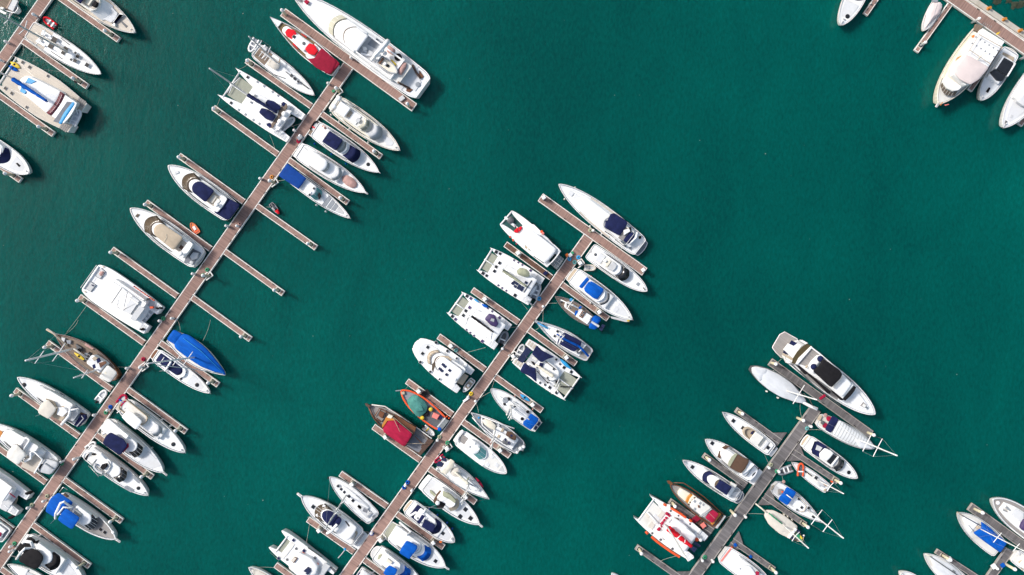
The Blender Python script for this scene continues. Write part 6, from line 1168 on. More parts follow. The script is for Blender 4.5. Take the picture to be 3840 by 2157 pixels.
b = Boat('motor_yacht', 'white boat with red stern stripe at the bottom of the grey pier', 'yacht', 'T12', (1208,1195), (1740,1570), 112, 'red striped boat', zd=1.6)
b.H('white','deckwhite','m'); b.PP('stripe',[(1290,1130),(1305,1138),(1195,1282),(1180,1272)],.03,.1,'pink'); b.B('grey_panel',1300,1400,44,44,.03,.12,'nonskid',r=10); b.fol('deckhouse',.25,.75,.3,0,1.0,'white',bev=.15,dome=.05); b.PP('flybridge',[(1390,1310),(1500,1330),(1560,1420),(1480,1480),(1330,1400),(1340,1340)],1.0,1.5,'bright',dome=.1); b.PP('red_cushion',[(1560,1380),(1590,1388),(1585,1420),(1540,1425)],1.2,1.4,'crimson'); b.PP('roof_gear',[(1380,1345),(1400,1350),(1390,1365)],1.6,1.7,'grey')
b.FE([(1300,1128),(1465,1240)],'orangered','orange')
b = Boat('small_boat', 'tip of a small white boat at the bottom edge left of the grey pier', 'boat', 'T12', (190,1560), (38,1408), 46, 'small white boat tip', zd=.9)
b.H('bright','bright','f',rim=.08); b.fol('foredeck',.5,.9,.2,0,.1,'white','f',dome=.06)

# ================================================================ top right
b = Boat('motor_yacht', 'white yacht with navy windscreen cover cut off by the top right edge', 'yacht', 'T13', (450,-330), (150,262), 112, 'yacht at the top right edge', zd=1.7)
b.H('white','deckwhite','f'); b.AN(); b.RL(.5,.99,.6,'f'); b.B('cabin',430,330,78,72,0,1.1,'bright',cb=20,r=14); b.W(285,322,90,76,44,40,.1,1.1,'navy'); b.RH(218,172,.36,.03); b.PP('anchor_locker',[(175,190),(205,205),(195,218),(178,205)],.05,.15,'grey'); b.fol('foredeck_pad',.6,.9,.3,0,.06,'nonskid','f'); b.FE([(455,40)],'offwhite','cream')
b = Boat('sailing_dinghy', 'small boat under a white canvas cover beside the narrow finger at the top right', 'boat', 'T13', (1160,20), (1015,322), 62, 'white canvas covered boat', zd=.9)
b.H('white','offwhite','m',rim=.08); b.PP('canvas_cover',[(1105,22),(1190,22),(1208,70),(1180,150),(1130,190),(1060,260),(1022,310),(1015,280),(1045,130)],.1,.25,'rosecloth',dome=.45); b.TU('canvas_seam',[(1155,30,.75),(1120,160,.7),(1060,250,.5)],.03,'lightgrey'); b.PP('outboard_motor',[(1110,-5),(1165,0),(1160,22),(1112,20)],.0,.5,'grey')

b = Boat('motor_yacht', 'large cream trawler yacht with white upper deck and pale pink canopy at the top right', 'yacht', 'T13', (1690,335), (1165,1085), 168, 'large cream trawler yacht', zd=2.2, sheer=.5)
b.H('cream','offwhite','m',rim=.2); b.RL(.2,.98,.9); b.PU(14,40,mat='offwhite')
b.fol('main_house',.08,.70,.22,0,1.3,'cream',bev=.12); b.PP('upper_deck',[(1630,295),(1860,435),(1690,700),(1430,580)],1.3,2.4,'bright',bev=.08); b.PP('upper_house',[(1450,560),(1690,700),(1500,880),(1450,890),(1330,780),(1330,700)],1.3,2.6,'white',bev=.15); b.PP('canopy',[(1445,570),(1500,585),(1640,670),(1695,705),(1590,830),(1500,885),(1390,830),(1335,760),(1340,700)],3.0,3.15,'rosecloth',dome=.25)
b.W(1235,1290,92,84,50,44,.6,1.5,'brownglass',5,mm='offwhite'); b.B('house_front',1330,1275,100,90,.8,1.6,'bright',cb=44,r=16); b.PP('bow_well',[(1225,900),(1265,880),(1350,935),(1290,1000),(1230,970),(1200,940)],.0,.15,'lightgrey'); b.PP('bow_bench',[(1260,905),(1330,940),(1320,955),(1250,920)],.1,.5,'offwhite'); b.PP('side_hatch',[(1235,855),(1250,860),(1235,895),(1220,890)],.1,.3,'orangewood')
for k in range(6): b.HT([(1560+45*k,385+28*k,.22),(1520+45*k,450+28*k,.22)],2.4,'grey',name='deck_vent')
b.TU('upper_rail',[(1590,360,3.2),(1840,500,3.2)],.07,'tan'); b.TU('upper_rail',[(1490,520,3.2),(1710,670,3.2)],.07,'tan'); b.TU('upper_rail',[(1600,350,3.2),(1480,540,3.2)],.05,'tan'); b.TU('mast_light',[(1575,625,2.6),(1620,575,3.8),(1670,555,4.5)],.09,'cream'); b.PP('stern_stair',[(1560,250),(1640,270),(1580,340),(1540,310)],.0,.5,'oldteak'); b.PP('name_board',[(1345,630),(1400,590),(1415,575),(1365,600)],1.2,1.4,'orangewood'); b.PP('life_ring_box',[(1520,370),(1545,360),(1540,385),(1522,390)],1.3,1.6,'orange')
for k in range(5): b.TU('stern_rod',[(1625+20*k,262+9*k,2.0),(1640+20*k,235+9*k,3.6)],.04,'metal')
b.TU('antenna',[(1800,460,2.6),(1790,435,4.2)],.04,'metal'); b.PP('yellow_flag',[(1815,328),(1790,360),(1768,365),(1775,345)],3.4,3.44,'yellow'); b.TU('anchor',[(1185,1100,.4),(1210,1070,.4)],.1,'orangewood'); b.PP('bow_flag',[(1225,1095),(1275,1085),(1280,1092),(1240,1103)],.6,.65,'pink')
b.FE([(1600,815)],'white','white')

b = Boat('sports_cruiser', 'white sports cruiser with large black glass roof beside the cream trawler yacht', 'motorboat', 'T13', (1931,526), (1612,1046), 102, 'black roofed sports cruiser', zd=1.5)
b.H('white','deckwhite','f'); b.PF(1940,1885,74,84,'teak',.6,16,r=16); b.PP('cockpit',[(1845,545),(1960,600),(1950,640),(1830,590)],.1,.2,'tan'); b.fol('deckhouse',.14,.60,.3,0,.8,'bright','f',bev=.12); b.PP('glass_roof',[(1850,595),(1965,660),(1885,795),(1860,775),(1760,715)],1.1,1.25,'glass',bev=.08,dome=.12); b.PP('windscreen',[(1755,720),(1880,790),(1840,845),(1780,840),(1718,765),(1720,745)],.5,1.1,'glass',dome=.1,bev=.08); b.PP('roof_rail',[(1840,585),(1858,592),(1772,720),(1758,715)],.9,1.3,'bright'); b.PP('roof_rail',[(1962,655),(1978,662),(1895,800),(1880,795)],.9,1.3,'bright'); b.PP('deck_hatch',[(1695,910),(1712,920),(1685,970),(1662,955)],.03,.12,'black'); b.RL(.45,1.0,.6,'f'); b.AN(); b.FE([(1630,800)],'white','white')

b = Boat('motor_yacht', 'white yacht with pale windscreen cover and square foredeck hatch at the right edge', 'yacht', 'T13', (2340,640), (1845,1333), 150, 'yacht at the right edge', zd=1.8)
b.H('white','deckwhite','m'); b.RL(.3,1.0,.7); b.AN(); b.fol('deckhouse',.1,.62,.3,0,1.0,'white',bev=.15); b.PP('windscreen_cover',[(2059,980),(2020,1000),(1980,1025),(1990,1060),(2059,1110),(2100,1060)],.4,1.0,'nonskid',dome=.1); b.PP('deck_hatch',[(1925,1195),(1952,1205),(1935,1235),(1910,1222)],.03,.12,'lightgrey'); b.PP('anchor_locker',[(1870,1255),(1890,1270),(1868,1300),(1860,1285)],.05,.15,'darkgrey'); b.fol('foredeck_panel',.66,.9,.3,0,.06,'nonskid')

# ================================================================ bottom right
b = Boat('motor_yacht', 'white yacht with grey teak side decks and dark cover at the lower right edge', 'yacht', 'T14', (2760,930), (1818,222), 215, 'yacht at the lower right edge', zd=1.8)
b.H('white','greyteak','f',rim=.25); b.fol('foredeck_house',.2,.84,.36,0,.5,'bright','f',bev=.12,dome=.1); b.PP('bow_hatch',[(2025,345),(2045,345),(2115,400),(2090,420),(2020,370)],.5,.62,'grey'); b.PP('sunpad',[(2140,380),(2230,385),(2319,450),(2319,560),(2260,600),(2100,450)],.5,.75,'nonskid',dome=.05); b.PP('dark_cover',[(2319,550),(2400,560),(2420,760),(2319,740),(2270,690)],.6,1.2,'purple',dome=.2); b.RH(1900,285,.3,.1,'bright','windlass'); b.RL(.6,.985,.7,'f')
b = Boat('sailing_boat', 'white sailboat with bright blue cockpit cover and leaning mast at the lower right', 'sailboat', 'T14', (1935,1035), (1262,450), 185, 'blue cockpit cover sailboat', zd=1.2)
b.H('white','offwhite','m',rim=.1); b.PP('blue_cover',[(1635,585),(1780,690),(1890,800),(1980,860),(2050,935),(1940,1090),(1830,1010),(1700,920),(1505,770),(1570,730),(1640,690)],.6,.8,'blue',dome=.35); b.fol('foredeck_hatch',.6,.88,.4,0,.15,'bright','m',dome=.08); b.PP('mast_step',[(1575,660),(1640,690),(1610,735),(1560,700)],.1,.5,'tan'); b.PP('cleat_box',[(1790,945),(1850,970),(1830,1010),(1770,975)],.1,.5,'lightgrey'); b.TU('furled_jib',[(1320,485,.3),(1625,655,.6)],.08,'navy'); b.TU('side_rail',[(1425,640,.3),(1510,745,.3)],.07,'grey'); b.TU('bow_fitting',[(1240,432,.3),(1320,485,.3)],.1,'tan'); b.PP('stern_cover',[(1960,850),(2050,930),(1940,1090),(1840,1005)],.75,1.0,'blue',dome=.1)
b.MA((1600,695),(2330,1065),None,r=.11,zb=.3,spr=((.42,1.1),(.83,.8)),sweep=0,mat='bright'); b.RL(.5,.98,.5,'m')
b = Boat('sailing_boat', 'sailboat with pale grey canvas foredeck at the bottom right edge', 'sailboat', 'T14', (1420,1690), (724,1108), 160, 'pale canvas sailboat', zd=1.2)
b.H('white','offwhite','m',rim=.08); b.PP('canvas_cover',[(800,1140),(880,1145),(1130,1270),(1300,1420),(1400,1600),(1150,1700),(940,1500)],.1,.3,'whitecloth',dome=.3); b.TU('furled_jib',[(790,1135,.3),(1000,1280,.8),(1250,1450,1.2)],.08,'darkgrey'); b.PP('deck_gear',[(1180,1360),(1220,1390),(1210,1430),(1170,1400)],.4,.7,'greymesh'); b.TU('bow_fitting',[(740,1115,.3),(830,1150,.3)],.12,'cream')
b = Boat('small_boat', 'rounded white bow peeking in at the bottom edge near the right corner', 'boat', 'T14', (760,1760), (342,1404), 130, 'rounded white bow', zd=1.3)
b.H('white','deckwhite','f',rim=.12); b.AN()
b = Boat('motor_boat', 'white boat with rounded teak lined stern in the bottom right corner', 'motorboat', 'T14', (2170,1130), (2760,1560), 125, 'corner boat at the lower right', zd=1.3)
b.H('white','deckwhite','f'); b.fol('stern_deck',.02,.2,.2,0,.1,'offwhite','f'); b.PP('cockpit',[(2230,1230),(2300,1200),(2319,1300),(2300,1380)],.1,.2,'tan'); b.B('cabin',2330,2600,90,80,0,1.0,'bright',r=20); b.RH(2245,1110,.2,.15,'lightgrey','table')
# ================================================================ docks
VK = 1.490683
def vat(x, y, z): return at(x*VK, y*VK, z)
DZ = .62
def dock(name, label, a, b, w, mat, cat='pontoon', group=None, head=True, pads=(), notch=False, z=DZ, th=.45, edge='fascia', ew=.14, close=(True, True)):
    """floating pontoon from a to b (map points in metres), w wide; deck, side fascias, cleats"""
    if mat == 'dockgrey': edge = 'greyedge'
    A = vat(*a, z); Bp = vat(*b, z); d = Bp-A; L = d.length; ang = math.atan2(d.y, d.x); mid = (A+Bp)/2
    r = empty(name, (mid.x, mid.y, 0), ang); tag(r, label, cat, group)
    hw = w/2; hl = L/2
    Geo().box(-hl+.0, hl, -hw+ew, hw-ew, z-.18, z, 0).make('decking', mat, r)
    for s in (1, -1): Geo().box(-hl, hl, min(s*hw, s*(hw-ew)), max(s*hw, s*(hw-ew)), z-th, z+.03, .02).make('side_beam', edge, r)
    if close[1]: Geo().box(hl, hl+.12, -hw, hw, z-th, z+.03, .02).make('end_beam', edge, r)
    if close[0]: Geo().box(-hl-.12, -hl, -hw, hw, z-th, z+.03, .02).make('end_beam', edge, r)
    n = max(2, int(L/4))
    for i in range(n): Geo().box(-hl+(i+.2)*L/n, -hl+(i+.2)*L/n+1.6, -hw+.1, hw-.1, -.25, z-.2).make('float', 'rubber', r)
    return r, A, Bp, d.normalized(), hw, hl
def cleats(r, hl, hw, n, seed=0):
    rnd = random.Random(seed)
    for i in range(n):
        x = -hl+(i+.5+rnd.uniform(-.25, .25))*2*hl/n; s = rnd.choice((1, -1)); y = s*(hw-.2)
        Geo().tube([(x-.24, y, DZ+.12), (x-.1, y, DZ+.14), (x-.06, y, DZ), (x+.06, y, DZ), (x+.1, y, DZ+.14), (x+.24, y, DZ+.12)], .05, 6).make('cleat', 'black', r)
PILE = {}
def pile(label, p, kind='round', group='mooring piles'):
    """p = world xy of the foot"""
    if kind not in PILE:
        r = empty('mooring_pile', (0, 0, 0)); parts = []
        if kind == 'round':
            parts.append(Geo().lathe((0, 0, 0), [(.24, -1.5), (.24, 3.0)], 14).make('pile_shaft', 'pilebody', r, True))
            parts.append(Geo().lathe((0, 0, 3.0), [(.30, -.12), (.32, .05), (.24, .3), (.06, .5)], 14).make('pile_cap', 'bright', r))
        elif kind == 'low':
            parts.append(Geo().lathe((0, 0, 0), [(.22, -1.5), (.22, 2.2)], 14).make('pile_shaft', 'metal', r, True))
            parts.append(Geo().lathe((0, 0, 2.2), [(.27, -.1), (.29, .04), (.2, .3), (.05, .45)], 14).make('pile_cap', 'bright', r))
        else:
            parts.append(Geo().box(-.27, .27, -.27, .27, -1.5, 2.0, .03).make('pile_shaft', 'concrete', r))
            parts.append(Geo().box(-.33, .33, -.33, .33, 2.0, 2.25, .1).make('pile_cap', 'bright', r))
        PILE[kind] = (r, parts); o = r
    else:
        src_, parts = PILE[kind]; o = src_.copy(); COL.objects.link(o)
        for q in parts:
            c = q.copy(); COL.objects.link(c); c.parent = o
    o.location = (p[0], p[1], 0); o.rotation_euler = (0, 0, math.radians(35)); tag(o, label, 'mooring pile', group); return o
ROLL = math.radians(35.8)
def finger(label, a, b, w, mat, seed, pilekind=None, pilepos=.05, desc=None, name='finger_pontoon', gusset=0, pad='concrete', group='finger pontoons'):
    """a = joint at the pier, b = outer end"""
    r, A, Bp, d, hw, hl = dock(name, label, a, b, w, mat, 'finger pontoon', group, close=(False, True))
    cleats(r, hl, hw, 4, seed)
    if pilekind:
        x = hl-pilepos*2*hl
        Geo().box(x-.62, x+.55, -hw+.12, hw-.12, DZ-.1, DZ+.015, .01).make('end_plate', pad, r)
        Geo().box(x-.36, x+.36, -.34, .34, DZ, DZ+.03, .01).make('pile_collar', 'rubber', r)
        p = A+d*(x+hl); pile('mooring pile on the '+desc, (p.x, p.y), pilekind)
    if gusset:
        for s in (1, -1):
            O = [(-hl, s*hw), (-hl+gusset, s*hw), (-hl, s*(hw+gusset*.75))]
            V, F = prism(O, DZ-.3, DZ-.006, .01); mesh('gusset_plate', V, F, mat, r)
    return r
# --- three long piers and their heads
def pier(label, a, b, w, mat, n=60):
    r, A, Bp, d, hw, hl = dock('pier', label, a, b, w, mat, 'pier', None, ew=.17, close=(False, False)); cleats(r, hl, hw, n, 5); return r
AW = 29.5*.072*.9957
pier('long reddish brown main pier running through the left half of the marina', (875.8,165.9), (-60,1497), AW, 'dockbrown', 44)
r,*_ = dock('cross_pontoon', 'brown cross pontoon beside the huge white superyacht', (712.8,31.5), (1041,269.7), 23.5*.0717, 'dockbrown', 'pontoon'); cleats(r, 14, .8, 6, 2)
pier('reddish brown main pier in the middle of the marina', (1480,597.5), (842,1487), 28.5*.0717, 'dockbrown', 32)
r,*_ = dock('cross_pontoon', 'brown cross pontoon beside the long yacht with navy cockpit cover', (1360.9,497.2), (1620.4,683.3), 23.4*.0717, 'dockbrown', 'pontoon'); cleats(r, 11, .8, 6, 3)
pier('weathered grey board pier on the right side of the marina', (2053.5,1027.8), (1712,1499), 29*.0717, 'dockgrey', 10)
r,*_ = dock('cross_pontoon', 'weathered grey cross pontoon beside the large black bimini yacht', (1939.6,911.4), (2190.5,1092.1), 20.5*.0717, 'dockgrey', 'pontoon'); cleats(r, 10, .7, 6, 4)
pier('short brown pier stretch in the top left corner', (140,-40), (-62,246), 30*.0717, 'dockbrown', 6)
pier('brown pier along the seawall in the top right corner', (2330,-52), (2700,206), 29.6*.0717, 'dockbrown', 8)
pier('grey board pier in the bottom right corner', (2541,1384), (2455,1506), 22*.0717, 'dockgrey', 3)
r,*_ = dock('cross_pontoon', 'grey cross pontoon in the bottom right corner', (2442,1275.6), (2620,1404), 21.4*.0717, 'dockgrey', 'pontoon')
FW = 15.3*.0717
# left pier, left side
LF = [((782.7,267.2),(621.1,153.4),'finger between the sprayhood yacht and the navy covered catamaran','round'),
 ((698.3,388),(537.6,271.7),'finger below the navy covered catamaran','round'),
 ((612.8,507.8),(451.3,392),'finger above the yacht with navy stern cover','round'),
 ((529.2,626.2),(368,509.5),'finger above the tan bimini yacht by the orange boat','round'),
 ((445.2,744.7),(282.8,627.9),'empty finger above the boxy white catamaran','round'),
 ((361.7,862.9),(200.5,747.4),'finger below the boxy white catamaran','round'),
 ((279.7,979.8),(120,862.9),'finger below the weathered wooden ketch','round'),
 ((197.7,1098),(38.6,982.2),'finger below the sportfisher with dark gear deck','round'),
 ((115,1214),(-45,1097),'finger below the brown hatched yacht',None),
 ((31,1333),(-130,1216),'finger above the grey decked boat at the left edge',None)]
RF = [((809.8,287.2),(957.4,393.9),'finger below the cream flybridge yacht','round'),
 ((726.6,402.6),(874.1,509.3),'finger between the domed hardtop yacht and the blue awning boat','round'),
 ((644.2,516.9),(793.8,622.8),'empty finger beside the jet ski','round'),
 ((564.4,632),(710.9,737.9),'middle one of the three empty right hand fingers','round'),
 ((480.8,746.4),(628.7,853),'empty finger above the blue tarpaulin sailboat','round'),
 ((400.3,860.5),(547.3,967.8),'finger between the blue tarpaulin sailboat and slim sports cruiser','round'),
 ((319.5,978.6),(466.6,1085.9),'finger above the yacht with the red stern dinghy','round'),
 ((238.7,1091.9),(382.2,1199.9),'finger below the black windscreen trawler yacht','round'),
 ((158.8,1205),(304.8,1310.9),'finger above the blue canopied trawler yacht','round'),
 ((80,1318.6),(223.4,1424.5),'finger above the black covered yacht','round'),
 ((2,1431),(145,1537),'finger stub in the bottom left corner',None)]
i = 0
for a, c, d, pk in LF+RF:
    finger('narrow brown '+d, a, c, FW, 'dockbrown', i, pk, .075, d); i += 1
# fingers of the top left pier
for a, c, d, pk in (((136,-16),(297,99.5),'finger below the cream yacht at the top left edge','round'),
 ((57,103),(218,217),'finger between the racing yacht and the teak decked catamaran','round'),
 ((-27,222),(133,337),'finger below the teak decked catamaran','round'),
 ((-110,337),(50,453),'finger below the yacht at the left edge','round')):
    finger('narrow brown '+d, a, c, FW, 'dockbrown', i, pk, .10, d); i += 1
# middle pier
BL = [((1386.8,698.6),(1272.5,615.1),'dark brown finger between the day charter and solar panel catamarans','square','dockdark'),
 ((1304.7,811.5),(1189.2,730.3),'brown finger below the solar panel catamaran','square','dockbrown'),
 ((1220,930.2),(1104.3,846.9),'brown finger above the rounded bow catamaran','square','dockbrown'),
 ((1138,1043.2),(1025,959.8),'brown finger above the orange work boat','square','dockbrown'),
 ((1057.5,1157.6),(940.6,1074.1),'brown finger below the wooden boat with crimson canopy','square','dockbrown'),
 ((973.6,1274),(857.3,1192.4),'brown finger above the yacht with foredeck hatches','square','dockbrown'),
 ((890.7,1389),(775.6,1307.4),'brown finger below the aft cabin yacht with antenna','square','dockbrown'),
 ((810,1506),(694,1422.4),'brown finger below the blunt bow catamaran',None,'dockbrown'),
 ((1413.7,716.6),(1528.6,801.5),'brown finger below the yacht with blue flybridge cover','square','dockbrown'),
 ((1330.2,829.4),(1447.2,915.5),'brown finger between the navy awning yacht and navy sunshade catamaran','square','dockbrown'),
 ((1246.9,949),(1362.5,1032.4),'brown finger holding the blue kayak','square','dockbrown'),
 ((1164.8,1062),(1281.4,1146.4),'brown finger below the grey decked steel yacht','square','dockbrown'),
 ((1081.1,1179.8),(1195.1,1263.3),'brown finger between the cream canopy yacht and sportfishing boat','square','dockbrown'),
 ((999,1293.9),(1114.6,1376.7),'brown finger below the navy wraparound yacht','square','dockbrown'),
 ((916.7,1408.8),(1030,1492),'brown finger above the round platform yacht',None,'dockbrown')]
for a, c, d, pk, m in BL:
    finger('narrow '+d, a, c, 16*.0717, m, i, pk, .27 if a[0] > c[0] else .2, d); i += 1
# right pier
for a, c, d, pk in (((1963.2,1111.5),(1853,1032.2),'finger above the slim open cruiser','round'),
 ((1876.9,1221.9),(1771.5,1146.4),'finger between the brown bimini and square navy bimini yachts','round'),
 ((1793,1336.9),(1686.4,1261.4),'finger between the varnished yacht and red trimmed catamaran','round'),
 ((1720,1461),(1602.6,1377.6),'finger below the red trimmed catamaran','round'),
 ((1995.5,1137),(2106.9,1211),'finger between the tan stern yacht and the small sailboat','round'),
 ((1922.4,1248.3),(2025.4,1320.1),'finger between the blue sprayhood yacht and tan canvas sailboat','round'),
 ((1843.3,1360.9),(1946.4,1432.7),'finger above the red striped boat','round')):
    finger('narrow grey board '+d, a, c, 14.5*.0717, 'dockgrey', i, pk, .05, d, gusset=2.0); i += 1
# top right, bottom right
for a, c, d, m, pk, w in (((2390.6,10.8),(2306.2,127.8),'narrow brown finger beside the white canvas covered boat','dockbrown','low',13),
 ((2240,-54),(2178.4,35),'brown finger beside the yacht at the top right edge','dockbrown',None,13),
 ((2519,115),(2441,226),'brown finger under the bow of the large cream trawler yacht','dockbrown',None,13),
 ((2650,197),(2566.6,313.4),'brown finger beside the yacht at the right edge','dockbrown',None,13),
 ((2480,1467),(2357.4,1388),'narrow grey finger above the pale canvas sailboat','dockgrey','round',13.5)):
    finger(d, a, c, w*.0717, m, i, pk, .12, d.replace('narrow brown ','').replace('narrow grey ','')); i += 1
def tp(t, x, y, z=0): p = pt(t, x, y, z); return (p.x, p.y)
# piles on the heads and along the piers
for t, x, y, k, d in (('T2',872,150,'round','upper left end of the cross pontoon by the superyacht'),('T2',2125,1085,'round','lower right end of the cross pontoon by the superyacht'),
 ('T7',695,203,'square','upper left end of the middle cross pontoon'),('T7',1587,852,'square','lower right end of the middle cross pontoon'),
 ('T11',608,352,'round','upper left end of the grey cross pontoon'),('T11',1510,1005,'round','lower right end of the grey cross pontoon'),
 ('T14',1530,385,'round','grey cross pontoon in the bottom right corner'),('T3',1195,257,'round','left pier beside the cream flybridge yacht'),
 ('T3',880,655,'low','left pier beside the domed hardtop yacht'),('T3',632,1042,'round','left pier beside the blue awning boat'),
 ('T4',1050,960,'round','left pier above the boxy white catamaran'),('T5',1500,488,'low','left pier beside the slim sports cruiser'),
 ('T1',290,130,'low','top left pier beside the red dinghy'),('T6',765,300,'low','left pier beside the two skylight yacht'),
 ('T7',1022,790,'square','middle pier near the small pale grey dinghy'),('T8',1058,684,'square','middle pier beside the navy sunshade catamaran'),
 ('T9',815,668,'square','middle pier beside the teal windscreen yacht'),('T10',1440,862,'square','middle pier beside the blue bimini yacht with slats'),
 ('T11',862,872,'round','grey pier below the white tarpaulin sailboat'),('T12',1298,752,'round','grey pier below the square navy bimini yacht'),
 ('T13',1540,225,'low','top right pier above the large cream trawler yacht'),('T14',2040,1280,'round','grey pier in the bottom right corner'),('T13',2040,610,'low','top right pier near the black roofed sports cruiser')):
    pile('mooring pile standing by the '+d, tp(t, x, y, .7), k)
    if k != 'round' or 'pier' in d.split(' ')[:2]:
        pass
# pile guides on pier edges (brackets)
BR = {}
for t, x, y, d in (('T3',1188,262,'cream flybridge yacht'),('T3',632,1042,'blue awning boat'),('T4',1050,958,'boxy white catamaran'),('T5',1498,488,'slim sports cruiser'),('T7',1022,790,'small pale grey dinghy'),('T8',1058,684,'navy sunshade catamaran'),('T9',815,668,'teal windscreen yacht'),('T10',1440,862,'blue bimini yacht with slats')):
    c = pt(t, x, y, .6); r = empty('pile_bracket', (c.x, c.y, 0), ROLL-math.pi/2+math.pi/2)
    tag(r, 'pale pile bracket on the pier edge near the '+d, 'bracket', 'pile brackets')
    for q in ((-.75, .75, .42, .6, .35, .68), (-.75, .75, -.6, -.42, .35, .68), (.62, .8, -.42, .42, .35, .68)): Geo().box(*q).make('bracket_bar', 'fascia', r)
# power pedestals
PED = None
for t, x, y, d in (('T3',1112,200,'left pier opposite the cream flybridge yacht'),('T3',822,602,'left pier near the navy bimini yacht'),('T3',530,1015,'left pier opposite the blue awning boat'),
 ('T4',1198,592,'left pier beside the navy stern cover'),('T4',1277,592,'left pier edge opposite the navy stern cover'),('T4',950,946,'left pier edge below the tan bimini yacht'),
 ('T4',705,1294,'left pier beside the boxy white catamaran'),('T4',795,1276,'left pier above the blue tarpaulin sailboat'),('T5',1345,500,'left pier beside the wooden ketch'),
 ('T5',1145,935,'left pier beside the red stern dinghy'),('T5',1005,985,'left pier beside the dark gear deck'),('T6',620,335,'left pier beside the brown hatched yacht'),
 ('T6',450,715,'left pier beside the blue stern canopy'),('T6',298,780,'left pier beside the twin motor catamaran'),('T6',130,1155,'left pier above the black covered yacht'),('T6',125,1200,'left pier edge by the black cover'),
 ('T1',65,325,'top left pier beside the racing yacht'),('T1',28,465,'top left pier beside the kayaks'),
 ('T7',690,1180,'middle pier beside the small wooden ketch'),('T8',960,615,'middle pier near the purple bimini catamaran'),('T8',640,1065,'middle pier near the small white tender'),
 ('T8',708,1103,'middle pier edge by the blue bimini sailing yacht'),('T9',728,598,'middle pier beside the crimson canopy boat'),('T9',440,1005,'middle pier below the cream canopy yacht'),
 ('T9',498,1050,'middle pier edge by the sportfishing boat'),('T10',1345,800,'middle pier beside the aft cabin yacht'),
 ('T11',960,940,'grey pier beside the ribbed awning yacht'),('T11',570,1325,'grey pier near the brown bimini yacht'),('T11',662,1360,'grey pier by the grey dinghy'),('T12',1430,795,'grey pier near the tan canvas sailboat'),
 ('T12',980,1250,'grey pier below the red trimmed catamaran'),('T12',1090,1260,'grey pier edge by the red striped boat'),('T14',1840,1315,'bottom right grey pier'),('T2',1545,600,'cross pontoon beside the superyacht'),('T7',1140,497,'middle cross pontoon near the green hose')):
    c = pt(t, x, y, .65)
    if PED is None:
        r = empty('power_pedestal', (0, 0, 0)); PED = (r, [Geo().box(-.17, .17, -.15, .15, DZ, 1.55, .03).make('pedestal_post', 'bright', r), Geo().lathe((0, 0, 1.55), [(.26, 0), (.27, .1), (.18, .3), (.06, .38)], 10).make('lamp_head', 'white', r)]); o = r
    else:
        o = PED[0].copy(); COL.objects.link(o)
        for q in PED[1]:
            k = q.copy(); COL.objects.link(k); k.parent = o
    o.location = (c.x, c.y, 0); o.rotation_euler = (0, 0, ROLL); tag(o, 'white power pedestal on the '+d, 'power pedestal', 'power pedestals on the piers')
# hose coils
def coil(label, t, x, y, mat, R=.34, r=.08, z=DZ, name='hose_coil', cat='hose'):
    c = pt(t, x, y, z); V = []; F = []; n, m = 18, 6
    g = Geo(); g.tube([((R-.16*i/(3*n))*math.cos(2*math.pi*i/n), (R-.16*i/(3*n))*math.sin(2*math.pi*i/n), r+.05*i/n) for i in range(3*n+1)], r, m)
    ob = g.make(name, mat, None, True); ob.location = (c.x, c.y, z); return tag(ob, label, cat)
for t, x, y, m, w, d in (('T4',1046,916,'green','green','above the boxy white catamaran'),('T4',1015,958,'green','green','at the pile above the boxy white catamaran'),('T4',720,1278,'green','green','by the boxy catamaran motors'),('T5',1498,410,'crimson','crimson','beside the slim sports cruiser'),('T5',1108,965,'green','green','near the red stern dinghy'),('T5',1155,908,'blue','blue','near the red stern dinghy'),
 ('T6',604,358,'green','green','beside the brown hatched yacht'),('T6',462,676,'olive','yellowish green','beside the blue stern canopy'),('T6',314,764,'olive','yellowish green','near the twin motor catamaran'),('T6',144,1138,'green','green','above the black covered yacht'),
 ('T7',930,752,'skyblue','blue','at the left edge near the day charter catamaran'),('T7',1010,738,'skyblue','blue','at the right edge near the day charter catamaran'),('T7',976,782,'tealglass','teal','near the small pale grey dinghy'),('T7',656,1110,'skyblue','blue','beside the solar panel catamaran'),('T8',525,632,'tealglass','teal','on the finger above the rounded bow catamaran'),
 ('T8',666,1040,'yellow','yellow','near the small white tender'),('T9',816,628,'green','green','beside the teal windscreen yacht'),('T9',456,986,'blue','blue','next to the lower middle pedestal'),('T9',424,1032,'blue','blue','below the lower middle pedestal'),('T10',1340,815,'blue','blue','beside the aft cabin yacht'),
 ('T11',938,965,'tealglass','teal','on the grey pier near the ribbed awning yacht'),('T11',600,1305,'olive','yellowish green','on the grey pier near the brown bimini yacht'),('T11',655,1365,'green','green','on the grey pier by the grey dinghy'),('T12',1016,1230,'green','green','on the grey pier below the red trimmed catamaran'),('T3',620,998,'orangewood','tan','beside the blue awning boat'),('T4',1290,574,'pinkcloth','pinkish','opposite the navy stern cover'),('T3',850,690,'crimson','dark red','near the domed hardtop yacht'),('T7',1118,494,'olive','lime green','on the middle cross pontoon'),('T9',745,575,'olive','olive','beside the crimson canopy boat')):
    coil(w+' hose coil '+d, t, x, y, m)
kayak('blue kayak lying on the brown finger beside the blue bimini yacht','T8',(1122,1042),(1218,1112),17,'skyblue',DZ)
def crate(label, t, x, y, mat, sx=.5, sy=.35, h=.4, name='storage_box', cat='box', rot=None, lid=True):
    c = pt(t, x, y, DZ+h); r = empty(name, (c.x, c.y, DZ), ROLL if rot is None else rot); tag(r, label, cat)
    Geo().box(-sx, sx, -sy, sy, 0, h*.8, .03).make('box_body', mat, r); Geo().box(-sx-.02, sx+.02, -sy-.02, sy+.02, h*.8+.003, h, .03).make('lid', mat, r)
